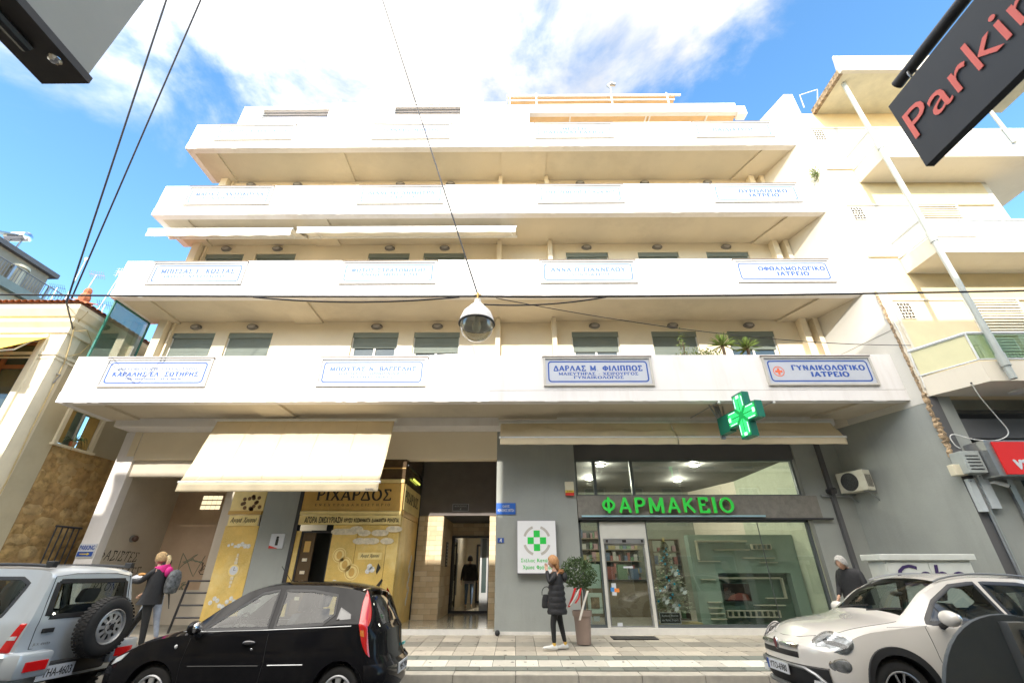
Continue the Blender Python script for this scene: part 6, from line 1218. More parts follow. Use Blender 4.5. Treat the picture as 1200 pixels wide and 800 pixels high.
# yuccas and bush on the lowest balcony
def yucca(x, y, z, r_, lab, n=70, seed=1):
    t = thing('yucca_plant', lab, 'plant', (x, y, z)); rnd = random.Random(seed); b = MB()
    for k in range(n):
        a = rnd.uniform(0, 6.28); el = rnd.uniform(-0.25, 1.4); d = Vector((cos(a)*cos(el), sin(a)*cos(el), sin(el))); s_ = d.cross(Vector((0, 0, 1))).normalized()*0.018; p = Vector((x, y, z)); q = p+d*r_*0.55; e = p+d*r_-Vector((0, 0, 0.04))
        b.add([p-s_, q-s_, e, q+s_, p+s_], [(0, 1, 2, 3, 4)])
    b.build('leaves', LEAF2, t, smooth=False); MB().tube([(x, y, z-0.6), (x, y, z)], 0.04).build('stem', pm('bark', (0.16, 0.11, 0.07), 0.9), t); MB().lathe([(0.14, 0), (0.2, 0.35)], (x, y, z-0.95)).build('pot', RT, t, smooth=True)
yucca(5.72, 10.75, 7.12, 0.42, 'left and taller of two spiky yuccas on the lowest balcony', seed=2); yucca(6.38, 10.75, 7.02, 0.40, 'right and lower of two spiky yuccas on the lowest balcony', seed=3)
def bush(name, lab, cat_, c_, rad, n, size, mat, seed, flower=None, parent_pot=True):
    t = thing(name, lab, cat_, c_); rnd = random.Random(seed); b = MB(); P = []
    for k in range(n):
        d = Vector((rnd.gauss(0, 1), rnd.gauss(0, 1), rnd.gauss(0, 1))).normalized()*rnd.random()**0.5; P.append(Vector(c_)+Vector((d.x*rad[0], d.y*rad[1], d.z*rad[2]))*(1+0.4*mnoise.noise(d*2.5+Vector((seed, 0, 0)))))
    leaves(b, P, size, 0.5, rnd); b.build('foliage', mat, t, kind='stuff')
    b = MB()
    for k in range(6): q = P[k*5]; b.tube([Vector(c_)-Vector((0, 0, rad[2])), q], 0.006, 4)
    b.build('stems', pm('bark', (0.16, 0.11, 0.07), 0.9), t)
    if flower:
        b = MB(); leaves(b, P[:n//3], size*0.8, 0.8, rnd); b.build('blossom', flower, t, kind='stuff')
    return t
bush('flowering_bush', 'pale flowering bush spilling along the lowest balcony beside the yuccas', 'plant', (5.0, 10.6, 6.72), (0.62, 0.22, 0.22), 420, 0.07, LEAF2, 4, flower=pm('pale_blossom', (0.62, 0.56, 0.36), 0.8))
bush('climbing_plant', 'thin climbing sprig rising at the left of the balcony planting', 'plant', (4.55, 10.6, 7.05), (0.16, 0.12, 0.42), 90, 0.06, LEAF2, 5)
bush('wall_plant', 'small wild green plant rooted in the white side wall high on the right', 'plant', (9.62, 9.95, 12.85), (0.16, 0.12, 0.26), 150, 0.075, LEAF2, 6)
# ------------------------------------------------------------------ cars (local frame: nose at x=0, tail at x=len, y across, z up)
def itp(pts):
    X = np.array([p[0] for p in pts], float); Y = np.array([p[1] for p in pts], float)
    # monotone-ish cubic (pchip)
    h = np.diff(X); d = np.diff(Y)/h; m = np.zeros(len(X))
    for k in range(1, len(X)-1):
        if d[k-1]*d[k] > 0: w1, w2 = 2*h[k]+h[k-1], h[k]+2*h[k-1]; m[k] = (w1+w2)/(w1/d[k-1]+w2/d[k])
    m[0], m[-1] = d[0], d[-1]
    def f(x):
        x = min(max(x, X[0]), X[-1]); k = min(int(np.searchsorted(X, x, side='right')-1), len(X)-2); t = (x-X[k])/h[k]
        return float((2*t**3-3*t**2+1)*Y[k]+(t**3-2*t**2+t)*h[k]*m[k]+(-2*t**3+3*t**2)*Y[k+1]+(t**3-t**2)*h[k]*m[k+1])
    return f
def inpoly(x, z, P):
    c = False; n = len(P)
    for i in range(n):
        x1, z1 = P[i]; x2, z2 = P[(i+1) % n]
        if (z1 > z) != (z2 > z) and x < (x2-x1)*(z-z1)/(z2-z1)+x1: c = not c
    return c
class Car:
    def __init__(s, L_, top, belt, wb, wm, wr, sill, wheels, wr_arch, front, rear, corner=0.22, crown=0.05, fa=0.7, ra=0.6):
        s.L = L_; s.top = itp(top); s.belt = itp(belt); s.wb = itp(wb); s.wm = wm; s.wr = itp(wr); s.sill = sill; s.wheels = wheels; s.ar = wr_arch; s.front = itp(front); s.rear = itp(rear); s.corner = corner; s.crown = crown; s.fa = fa; s.ra = ra
    def yside(s, x, z):          # half width of the skin at station x, height z
        bz = s.belt(x); wb = s.wb(x); 
        if z <= bz:
            t = (z-s.sill)/(bz-s.sill); k = 1-(1-t)**2*0.05 if t < 0.6 else 1.0
            return wb*(s.wm*(1-abs(t-0.55)**2*0.16)) if True else 0
        tz = s.railz(x); wt = s.wr(x); u = min(max((z-bz)/max(tz-bz, 1e-4), 0), 1); w0 = wb*(s.wm*(1-0.45**2*0.16))
        return w0+(wt-w0)*(u**0.92)
    def railz(s, x):
        t = s.top(x); b = s.belt(x); return t-min(s.crown, (t-b)*0.5)
    def rz(s, x, y):
        w = s.wr(x); t = s.top(x); d = t-s.railz(x); return t-d*min(abs(y)/w, 1)**2.4
    def warp(s, x, y, z):
        if x < s.fa: f = (1-x/s.fa)**2; x2 = x+f*(s.front(z)+s.corner*(abs(y)/0.8)**3.2)
        else: x2 = x
        if x > s.L-s.ra: f = (1-(s.L-x)/s.ra)**2; x2 = x2-f*(s.rear(z)+s.corner*0.8*(abs(y)/0.8)**3.2)
        return Vector((x2, y, z))
    def P(s, x, z, side=-1, off=0.0):
        y = side*(s.yside(x, z)+off); return s.warp(x, y, z)
    def T(s, x, y, off=0.0): return s.warp(x, y, s.rz(x, y)+off)
    def zb(s, x):
        z = s.sill
        for wx, wz in s.wheels:
            if abs(x-wx) < s.ar: z = max(z, wz+sqrt(s.ar**2-(x-wx)**2))
        return z
    def shell(s, root, paint, wins, glass, wind=None, back=None, nlo=14, nup=16, nro=10, hole=None):
        xs = list(np.linspace(0, s.L, int(s.L/0.022)))
        body = MB(); gl = {}
        R = []
        for x in xs:
            zb, bz, rz_, w = s.zb(x), s.belt(x), s.railz(x), s.wr(x); col = []
            for k in range(nlo+1): z = zb+(bz-zb)*k/nlo; col.append((s.P(x, z), x, z, None))
            for k in range(1, nup+1): z = bz+(rz_-bz)*k/nup; col.append((s.P(x, z), x, z, None))
            for k in range(1, nro+1): y = -w*(1-k/nro); col.append((s.warp(x, y, s.rz(x, y)), x, None, y))
            R.append(col)
        n = len(R[0])
        for side in (1, -1):
            V = [(p[0].x, p[0].y if side == 1 else -p[0].y, p[0].z) for c_ in R for p in c_]; keep = []
            gf = {k: [] for k in ('side', 'wind', 'back')}
            for i in range(len(R)-1):
                for k in range(n-1):
                    f = (i*n+k, (i+1)*n+k, (i+1)*n+k+1, i*n+k+1); q = R[i][k]; q2 = R[i+1][k+1]; xm = (q[1]+q2[1])/2; dest = keep
                    if k < nlo+nup:
                        zm = (R[i][k][2]+R[i][k+1][2]+R[i+1][k][2]+R[i+1][k+1][2])/4 if R[i][k+1][2] is not None else 0
                        if any(inpoly(xm, zm, W_) for W_ in wins): dest = gf['side']
                    else:
                        ym = abs(((R[i][k][0].y)+(R[i][k+1][0].y))/2)/s.wr(xm)
                        if wind and wind[0] < xm < wind[1] and ym < 0.95: dest = gf['wind']
                        if back and back[0] < xm < back[1] and ym < back[2]: dest = gf['back']
                    dest.append(f)
            body.add(V, keep)
            for g, fs in gf.items():
                if fs: gl.setdefault(g+str(side), MB()).add(V, fs)
        # caps
        for end in (0, len(R)-1):
            col = R[end]; ny = 24; V = []; 
            lower = [c_ for c_ in col if c_[2] is not None]
            for c_ in lower:
                w = abs(c_[0].y); x0 = c_[1]
                for q in range(ny+1):
                    y = -w+2*w*q/ny; V.append(s.warp(x0, y, c_[2]))
            def in_hole(a, q):
                p, p2 = V[a*(ny+1)+q], V[(a+1)*(ny+1)+q+1]; return hole and end and abs((p.y+p2.y)/2) < hole[0] and hole[1] < (p.z+p2.z)/2 < hole[2]
            body.add(V, [(a*(ny+1)+q, a*(ny+1)+q+1, (a+1)*(ny+1)+q+1, (a+1)*(ny+1)+q) for a in range(len(lower)-1) for q in range(ny) if not in_hole(a, q)])
            # strip between rail level cap and the crown
            a = [s.warp(col[0][1], -s.wr(col[0][1])+2*s.wr(col[0][1])*q/ny, s.railz(col[0][1])) for q in range(ny+1)]; b_ = [s.warp(col[0][1], p.y, s.rz(col[0][1], p.y)) for p in a]
            body.add(a+b_, [(q, q+1, ny+2+q, ny+1+q) for q in range(ny)])
        o = body.build('body', paint, root, local=True)
        bm = bmesh.new(); bm.from_mesh(o.data); bmesh.ops.remove_doubles(bm, verts=bm.verts, dist=0.0012); bmesh.ops.recalc_face_normals(bm, faces=bm.faces); bm.to_mesh(o.data); bm.free(); o.data.shade_smooth(); o.data.set_sharp_from_angle(angle=RAD(42))
        for g, m in gl.items():
            nm = {'side': 'side_windows', 'wind': 'windscreen', 'back': 'rear_window'}[g[:4]]
            m.build(nm, glass, root, local=True, smooth=True)
        return o
    def band(s, root, poly, w=0.028, name='window_trim', mat=None, off=0.006, sides=(-1, 1), closed=True):
        # dense trim following a closed polygon on the side skin
        for side in sides:
            pts = []
            n = len(poly); cx = sum(p[0] for p in poly)/n; cz = sum(p[1] for p in poly)/n
            rng = range(n) if closed else range(n-1)
            for i in rng:
                a, b = poly[i], poly[(i+1) % n]; m = max(1, int(sqrt((a[0]-b[0])**2+(a[1]-b[1])**2)/0.05))
                for q in range(m): pts.append((a[0]+(b[0]-a[0])*q/m, a[1]+(b[1]-a[1])*q/m))
            if not closed: pts.append(poly[-1])
            N_ = len(pts); V = []
            for i in range(N_):
                p0 = pts[(i-1) % N_ if closed else max(i-1, 0)]; p1 = pts[(i+1) % N_ if closed else min(i+1, N_-1)]; dx, dz = p1[0]-p0[0], p1[1]-p0[1]; l_ = sqrt(dx*dx+dz*dz) or 1; nx, nz = -dz/l_*w/2, dx/l_*w/2
                V += [s.P(pts[i][0]+nx, pts[i][1]+nz, side, off), s.P(pts[i][0]-nx, pts[i][1]-nz, side, off), s.P(pts[i][0]+nx*1.2, pts[i][1]+nz*1.2, side, -0.004), s.P(pts[i][0]-nx*1.2, pts[i][1]-nz*1.2, side, -0.004)]
            F = []
            for i in range(N_ if closed else N_-1):
                j = (i+1) % N_; F += [(4*i, 4*j, 4*j+1, 4*i+1), (4*i, 4*i+2, 4*j+2, 4*j), (4*i+1, 4*j+1, 4*j+3, 4*i+3)]
            MB().add(V, F).build(name, mat or BLACK, root, local=True, smooth=True, angle=50)
    def seam(s, root, pts, r=0.0035, sides=(-1, 1), name='panel_gap', mat=None):
        for side in sides:
            P = []
            for i in range(len(pts)-1):
                a, b = pts[i], pts[i+1]; m = max(2, int(sqrt((a[0]-b[0])**2+(a[1]-b[1])**2)/0.06))
                P += [s.P(a[0]+(b[0]-a[0])*q/m, a[1]+(b[1]-a[1])*q/m, side, -r*0.2) for q in range(m)]
            P.append(s.P(*pts[-1], side, -r*0.2)); MB().tube(P, r, 5).build(name, mat or BLACK, root, local=True)
    def patch(s, root, C4, name, mat, side=-1, off=0.008, nu=10, nv=8, rnd=False, d=0.03):
        # C4: four (x,z) corners on the side skin
        def fn(u, v):
            a = [C4[0][i]*(1-u)+C4[1][i]*u for i in (0, 1)]; b = [C4[3][i]*(1-u)+C4[2][i]*u for i in (0, 1)]; x, z = a[0]*(1-v)+b[0]*v, a[1]*(1-v)+b[1]*v
            e = min(u, 1-u, v, 1-v); o_ = off if e > 0.06 else -d*0.5
            return s.P(x, z, side, o_)
        return MB().grid(fn, nu, nv).build(name, mat, root, local=True, smooth=True, angle=50)
    def wheel_arch_fill(s, root, mat=None):
        for wx, wz in s.wheels:
            for side in (-1, 1):
                b = MB(); y0 = side*(s.yside(wx, wz+s.ar)-0.22); y1 = side*(s.yside(wx, wz+s.ar)-0.012); n = 18
                P = [(wx+s.ar*1.0*cos(pi*k/n), wz+s.ar*1.0*sin(pi*k/n)) for k in range(n+1)]
                b.add([(p[0], y0, p[1]) for p in P]+[(p[0], y1, p[1]) for p in P], [(k, k+1, n+2+k, n+1+k) for k in range(n)]); b.add([(p[0], y0, p[1]) for p in P]+[(wx-s.ar, y0, s.sill), (wx+s.ar, y0, s.sill)], [tuple(list(range(n+1))+[n+1, n+2])]); b.build('wheel_arch', mat or BLACK, root, local=True)
    def underbody(s, root): MB().box(0.25, s.L-0.2, -s.wm*0.62, s.wm*0.62, s.sill-0.02, s.sill+0.03).build('underbody', BLACK, root, local=True)
def wheel(root, x, y, z, R_, w_, rimR, side, style, rimmat, name='wheel', lug=0.0):
    """side: -1 faces -y"""
    c = Vector((x, y, z)); prof = [(rimR*0.96, -w_/2+0.01), (rimR*1.02, -w_/2), (R_*0.9, -w_/2+0.004), (R_*0.975, -w_/2+0.025), (R_, -w_/2+0.05), (R_*1.002, 0), (R_, w_/2-0.05), (R_*0.975, w_/2-0.025), (R_*0.9, w_/2-0.004), (rimR*1.02, w_/2), (rimR*0.96, w_/2-0.01)]
    ty = MB().lathe([(r, h*(-side)) for r, h in prof], c, 'Y', 40); ty.f = ty.f[:-2]; ty.mi = ty.mi[:-2]
    t = ty.build(name, RUBBER, root, local=True, smooth=True, angle=45)
    b = MB()
    for k in range(44):
        a = 2*pi*k/44; 
        for h in (-0.5, 0.0, 0.5):
            q = a+(0.5*2*pi/44 if h == 0 else 0); e = Vector((cos(q), 0, sin(q))); tt = Vector((-sin(q), 0, cos(q))); p = c+e*(R_+0.001)+Vector((0, h*w_*0.55, 0)); s_ = 0.011 if lug == 0 else 0.016; hw = w_*0.13
            b.add([p-tt*s_-Vector((0, hw, 0)), p+tt*s_-Vector((0, hw, 0)), p+tt*s_+Vector((0, hw, 0)), p-tt*s_+Vector((0, hw, 0)), p-tt*s_*0.8-Vector((0, hw, 0))+e*0.006, p+tt*s_*0.8-Vector((0, hw, 0))+e*0.006, p+tt*s_*0.8+Vector((0, hw, 0))+e*0.006, p-tt*s_*0.8+Vector((0, hw, 0))+e*0.006], [(4, 5, 6, 7), (0, 1, 5, 4), (2, 3, 7, 6), (1, 2, 6, 5), (3, 0, 4, 7)])
    b.build('tread', RUBBER, t, local=True)
    f = side*(w_/2); yo = lambda d: f-side*d      # d = depth inwards
    rim = MB().lathe([(rimR, yo(0.0)), (rimR*0.97, yo(-0.004)), (rimR*0.93, yo(0.012)), (rimR*0.90, yo(0.07))], c, 'Y', 40)
    rim.f = [q for q in rim.f if len(q) == 4]; rim.mi = rim.mi[:len(rim.f)]
    rim.build('rim', rimmat, t, local=True, smooth=True); MB().lathe([(rimR*0.9, yo(0.085)), (0.01, yo(0.085))], c, 'Y', 24).build('brake_disc', DMETAL, t, local=True)
    s_ = MB()
    if style == 'cover':      # hubcap: solid dish with a ring of openings near the edge
        n = 8
        s_.lathe([(rimR*0.62, yo(0.012)), (rimR*0.5, yo(-0.004)), (rimR*0.2, yo(-0.008)), (0.005, yo(-0.01))], c, 'Y', 32)
        for k in range(n):
            a0 = 2*pi*k/n; wa = 2*pi/n*0.30
            for sgn in (0,):
                A = [c+Vector((cos(a0+q)*r, yo(d), sin(a0+q)*r)) for r, d, q in ((rimR*0.60, 0.0, -wa), (rimR*0.96, 0.004, -wa*0.95), (rimR*0.96, 0.004, wa*0.95), (rimR*0.60, 0.0, wa))]; s_.prism(A, (0, -f/abs(f)*0.02, 0))
        s_.lathe([(rimR*0.86, yo(0.0)), (rimR*0.93, yo(-0.006)), (rimR*0.98, yo(0.004)), (rimR*0.93, yo(0.02)), (rimR*0.86, yo(0.02))], c, 'Y', 40, cap=False)
    elif style == 'steel':    # dish with round holes
        s_.lathe([(rimR*0.42, yo(0.015)), (rimR*0.40, yo(0.0)), (rimR*0.2, yo(0.0)), (0.01, yo(0.0))], c, 'Y', 32); n = 10
        for k in range(n):
            a0 = 2*pi*k/n; wa = 2*pi/n*0.24; A = [c+Vector((cos(a0+q)*r, yo(d), sin(a0+q)*r)) for r, d, q in ((rimR*0.40, 0.012, -wa*1.6), (rimR*0.6, 0.014, -wa), (rimR*0.76, 0.02, -wa*1.2), (rimR*0.76, 0.02, wa*1.2), (rimR*0.6, 0.014, wa), (rimR*0.40, 0.012, wa*1.6))]; s_.prism(A, (0, -f/abs(f)*0.012, 0))
        s_.lathe([(rimR*0.72, yo(0.016)), (rimR*0.86, yo(0.022)), (rimR*0.93, yo(0.03)), (rimR*0.86, yo(0.04)), (rimR*0.72, yo(0.03))], c, 'Y', 40, cap=False)
    else:                      # twin spoke alloy
        s_.lathe([(rimR*0.24, yo(0.01)), (rimR*0.2, yo(0.0)), (0.005, yo(0.0))], c, 'Y', 24)
        for k in range(5):
            for dd in (-0.13, 0.13):
                a0 = 2*pi*k/5+pi/10; A = [c+Vector((cos(a0+q)*r, yo(d), sin(a0+q)*r)) for r, d, q in ((rimR*0.2, 0.012, dd-0.12), (rimR*0.95, 0.008, dd*1.9-0.05), (rimR*0.95, 0.008, dd*1.9+0.05), (rimR*0.2, 0.012, dd+0.12))]; s_.prism(A, (0, -f/abs(f)*0.02, 0))
        s_.lathe([(rimR*0.92, yo(0.0)), (rimR*0.97, yo(-0.003)), (rimR*0.97, yo(0.02)), (rimR*0.92, yo(0.02))], c, 'Y', 40, cap=False)
    s_.build('wheel_cover', rimmat, t, local=True, smooth=True, angle=35)
    b = MB(); 
    for k in range(4): a = pi/4+k*pi/2; b.ball(c+Vector((cos(a)*rimR*0.24, yo(-0.012) if style == 'cover' else yo(0.0), sin(a)*rimR*0.24)), (0.014, 0.008, 0.014), 8, 5)
    if style == 'steel': b.lathe([(rimR*0.17, yo(-0.01)), (0.01, yo(-0.012))], c, 'Y', 16)
    b.build('wheel_nuts', BLACK if style != 'alloy' else CHROME, t, local=True, smooth=True)
    return t
def seat(root, x, y, z, mat, h=0.6):
    b = MB(); b.loft([[(x+dx*s_, y+dy*s_*0.24, z+0.0+zz) for dx, dy in ((0, -1), (0.5, -1), (0.5, 1), (0, 1))] for s_, zz in ((0.9, 0), (1, 0.05), (1, 0.13), (0.9, 0.16))])
    b.loft([[(x+0.45+zz*0.28+dx, y+dy*w_, z+0.1+zz) for dx, dy in ((0, -1), (0.12, -1), (0.12, 1), (0, 1))] for zz, w_ in ((0, 0.22), (0.2, 0.25), (h*0.8, 0.24), (h*0.92, 0.18))])
    b.loft([[(x+0.47+zz*0.28+dx, y+dy*w_, z+0.1+zz) for dx, dy in ((0, -1), (0.09, -1), (0.09, 1), (0, 1))] for zz, w_ in ((h*0.96, 0.11), (h*1.05, 0.13), (h*1.25, 0.12), (h*1.3, 0.09))])
    b.build('seat', mat, root, local=True, bevel=0.015, smooth=True)
def steering(root, x, y, z, m): 
    P = [Vector((x+0.06*sin(a), y+0.18*cos(a), z+0.17*sin(a))) for a in [2*pi*k/24 for k in range(25)]]; b = MB().tube(P, 0.014, 6); b.tube([(x, y, z), (x-0.3, y, z-0.15)], 0.03)
    for k in (0, 8, 16): b.tube([(x, y, z), P[k]], 0.012, 5)
    b.build('steering_wheel', m, root, local=True, smooth=True)
def plate(root, org, U, V, w_, h_, s_, eu=True):
    U = Vector(U).normalized(); V = Vector(V).normalized(); W = U.cross(V); o = Vector(org); P = [o+U*a*w_/2+V*b*h_/2 for a, b in ((-1, -1), (1, -1), (1, 1), (-1, 1))]; p = MB().prism(P, W*0.012).build('number_plate', PLATE, root, local=True)
    if eu: Q = [o+W*0.0125-U*w_/2+U*a*w_*0.09+V*b*h_*0.48 for a, b in ((0.02, -1), (1, -1), (1, 1), (0.02, 1))]; MB().prism(Q, W*0.002).build('blue_band', BLUEL, p, local=True)
    text(s_, o+W*0.0125+U*w_*0.04, w_*0.8, h_*0.62, INK, p, U=U, V=V, depth=0.002, bold=0.01, name='plate_text', local=True)
TRIM = pm('cabin_plastic', (0.05, 0.05, 0.052), 0.7); SEATM = pm('seat_fabric', (0.09, 0.09, 0.10), 0.9); REDL = pm('red_tail_lens', (0.50, 0.008, 0.01), 0.12, coat=1.0, emit=(0.5, 0.01, 0.01), es=0.06); AMB = pm('amber_lens', (0.75, 0.20, 0.02), 0.15, coat=1.0); CLR = pm('clear_lens', (0.6, 0.62, 0.64), 0.1, coat=1.0, var=0.2, scale=30)
def lens(root, name, mat, C4, car, side, off=0.012, **k): return car.patch(root, C4, name, mat, side, off, **k)
def mirror_m(root, x, y, z, mat, side, s_=1.0, base=BLACK):
    m = MB().ball((x, y+side*0.14*s_, z+0.03), (0.075*s_, 0.125*s_, 0.082*s_), 18, 12).build('wing_mirror', mat, root, local=True, smooth=True); MB().ball((x+0.045*s_, y+side*0.14*s_, z+0.03), (0.045*s_, 0.108*s_, 0.068*s_), 16, 10).build('mirror_glass', CHROME, m, local=True, smooth=True)
    MB().tube([(x, y, z-0.06), (x, y+side*0.08, z-0.03)], [0.04, 0.03], 8).build('mirror_stalk', base, m, local=True, smooth=True)

def leaf_lamp(car, root, side):
    Ls = itp([(0, 3.375), (.2, 3.35), (.45, 3.395), (.75, 3.53), (1, 3.70)]); Rs = itp([(0, 3.40), (.2, 3.50), (.45, 3.615), (.75, 3.705), (1, 3.73)]); Zs = itp([(0, 1.345), (.2, 1.22), (.45, 1.02), (.75, .80), (1, .66)])
    def fn(u, v):
        x = Ls(v)*(1-u)+Rs(v)*u; e = min(u, 1-u, v, 1-v); return car.P(x, Zs(v)-0.03*u, side, 0.014 if e > 0.04 else -0.012)
    return MB().grid(fn, 8, 22).build('tail_light', REDL, root, local=True, smooth=True, angle=70)
# ---- black hatchback
BLK = pm('black_car_paint', (0.010, 0.010, 0.012), 0.05, coat=0.0, spec=0.18, var=0.15, dirt=(0.035, 0.033, 0.03), dscale=1.2, damt=0.3)
hb = thing('hatchback', 'glossy black three door hatchback parked nose left at the kerb', 'car', (-5.20, 7.33, 0.0)); hb.scale = (0.95, 1.0, 1.035)
c = Car(3.80, [(0, .66), (.12, .72), (.45, .82), (.95, .93), (1.08, .98), (1.5, 1.25), (1.78, 1.385), (2.2, 1.44), (2.7, 1.435), (3.2, 1.385), (3.42, 1.325), (3.60, 1.12), (3.72, .96), (3.8, .90)],
        [(0, .60), (.3, .70), (1.0, .86), (1.6, .90), (2.6, .935), (3.3, .985), (3.65, .95), (3.8, .86)],
        [(0, .70), (.15, .775), (.5, .815), (1.2, .83), (2.6, .83), (3.3, .815), (3.65, .77), (3.8, .70)], 1.0,
        [(0, .50), (.5, .62), (1.05, .66), (1.4, .60), (1.85, .545), (2.8, .545), (3.3, .53), (3.6, .56), (3.8, .58)], 0.20, [(0.84, 0.29), (3.22, 0.29)], 0.335,
        [(0.1, 0.10), (0.3, 0.02), (0.5, 0.0), (0.62, 0.03), (0.75, 0.12), (1.0, 0.2)], [(0.1, 0.08), (0.35, 0.0), (0.55, 0.0), (0.62, 0.05), (0.9, 0.10), (1.4, 0.12)], crown=0.045)
W1 = [(1.33, .925), (1.66, 1.14), (1.92, 1.30), (2.14, 1.335), (2.18, .945)]; W2 = [(2.27, .95), (2.24, 1.335), (2.62, 1.33), (2.98, 1.28), (3.02, 1.08), (2.90, .985)]
c.shell(hb, BLK, [W1, W2], CGLASS, wind=(1.12, 1.74), back=(3.40, 3.72, 0.80)); c.band(hb, W1, 0.03); c.band(hb, W2, 0.03)
c.wheel_arch_fill(hb); c.underbody(hb)
QM = pm('dark_quarter_glass', (0.02, 0.02, 0.025), 0.08, coat=1.0); c.patch(hb, [(3.05, 1.00), (3.28, 1.03), (3.26, 1.08), (3.06, 1.18)], 'quarter_panel_glass', QM, -1, 0.004)
c.seam(hb, [(1.22, .90), (1.18, .6), (1.20, .25)]); c.seam(hb, [(2.22, .93), (2.24, .6), (2.20, .3)]); c.seam(hb, [(1.20, .27), (2.2, .27)], 0.003); c.seam(hb, [(1.0, .90), (2.2, .925), (3.3, .965)], 0.006, mat=METAL, name='belt_moulding'); c.seam(hb, [(2.3, 0.58), (2.75, 0.585)], 0.007, mat=METAL, name='side_moulding'); c.seam(hb, [(1.28, 0.57), (2.18, 0.575)], 0.006, mat=BLACK, name='side_moulding')
for side in (-1, 1):
    wheel(hb, 0.84, side*0.70, 0.29, 0.29, 0.17, 0.195, side, 'cover', pm('silver_hubcap', (0.50, 0.51, 0.53), 0.35, metal=0.5, dirt=(0.15, 0.12, 0.1), dscale=8, damt=0.3)); wheel(hb, 3.22, side*0.70, 0.29, 0.29, 0.17, 0.195, side, 'cover', MT['silver_hubcap'])
    c.patch(hb, [(3.40, .98), (3.50, .86), (3.60, .58), (3.53, .66)] if False else [(3.33, 1.33), (3.40, 1.31), (3.685, .66), (3.42, .86)], 'tail_light', REDL, side, 0.012, nu=8, nv=16) if False else leaf_lamp(c, hb, side); c.patch(hb, [(3.47, .93), (3.56, .93), (3.61, .84), (3.49, .86)], 'turn_lens', AMB, side, 0.016)
    c.patch(hb, [(0.06, .56), (0.30, .62), (0.42, .72), (0.10, .64)], 'headlight', CLR, side, 0.008); mirror_m(hb, 1.30, side*0.80, 0.93, BLK, side, 0.9)
    MB().ball(c.P(2.0, .80, side, 0.012), (0.085, 0.02, 0.025), 14, 8).build('door_handle', pm('black_gloss_handle', (0.05, 0.05, 0.06), 0.2, coat=1), hb, local=True, smooth=True); MB().ball(c.P(2.05, .735, side, 0.004), (0.014, 0.006, 0.014), 10, 6).build('door_lock', CHROME, hb, local=True, smooth=True)
    MB().ball(c.P(1.06, .76, side, 0.006), (0.022, 0.01, 0.022), 10, 6).build('side_repeater', AMB if False else CLR, hb, local=True, smooth=True)
# rear bumper step and plate
b = MB(); 
rows_ = []
for z, off in ((0.22, 0.0), (0.30, 0.035), (0.44, 0.05), (0.53, 0.045), (0.575, 0.01)):
    r_ = []
    for k in range(25):
        u = k/24; ang = (u-0.5)*2
        if abs(ang) > 0.62: x = 3.8-(abs(ang)-0.62)/0.38*0.22; y = math.copysign(c.yside(3.8, z)+ (c.yside(x, z)-c.yside(3.8, z)), ang); p = c.warp(x, y+math.copysign(off*0.5, ang), z); p.x += off*0.6
        else: y = ang/0.62*c.yside(3.8, z); p = c.warp(3.8, y, z); p.x += off
        r_.append(p)
    rows_.append(r_)
b.add([p for r_ in rows_ for p in r_], [(a*25+k, a*25+k+1, (a+1)*25+k+1, (a+1)*25+k) for a in range(4) for k in range(24)]); b.build('rear_bumper', BLK, hb, local=True, smooth=True)
plate(hb, (3.845, 0.0, 0.47), (0, 1, 0), (0, 0, 1), 0.5, 0.11, 'MEI-2904', eu=False)
MB().box(3.74, 3.765, 0.3, 0.42, 0.655, 0.685).build('model_badge', pm('turquoise_badge', (0.1, 0.5, 0.5), 0.3), hb, local=True)
MB().tube([(3.71, 0.0, .98), (3.55, 0.05, 1.15), (3.45, 0.3, 1.24)], 0.012, 6).build('rear_wiper', BLACK, hb, local=True); MB().tube([(2.0, 0, 1.43), (1.8, 0, 1.62)], 0.005, 5).build('aerial', BLACK, hb, local=True)
MB().ball((1.25, 0, .80), (0.32, 0.62, 0.11), 16, 8).build('dashboard', TRIM, hb, local=True, smooth=True); steering(hb, 1.55, -0.35, 0.90, TRIM)
for y_ in (-0.35, 0.35): seat(hb, 1.75, y_, 0.42, SEATM); seat(hb, 2.6, y_, 0.45, SEATM, 0.5)
MB().box(0.9, 3.6, -0.7, 0.7, 0.3, 0.34).build('cabin_floor', TRIM, hb, local=True); MB().ball((1.52, 0, 1.19), (0.02, 0.11, 0.03), 10, 6).build('interior_mirror', pm('blue_mirror', (0.08, 0.14, 0.25), 0.1, metal=0.6), hb, local=True, smooth=True)

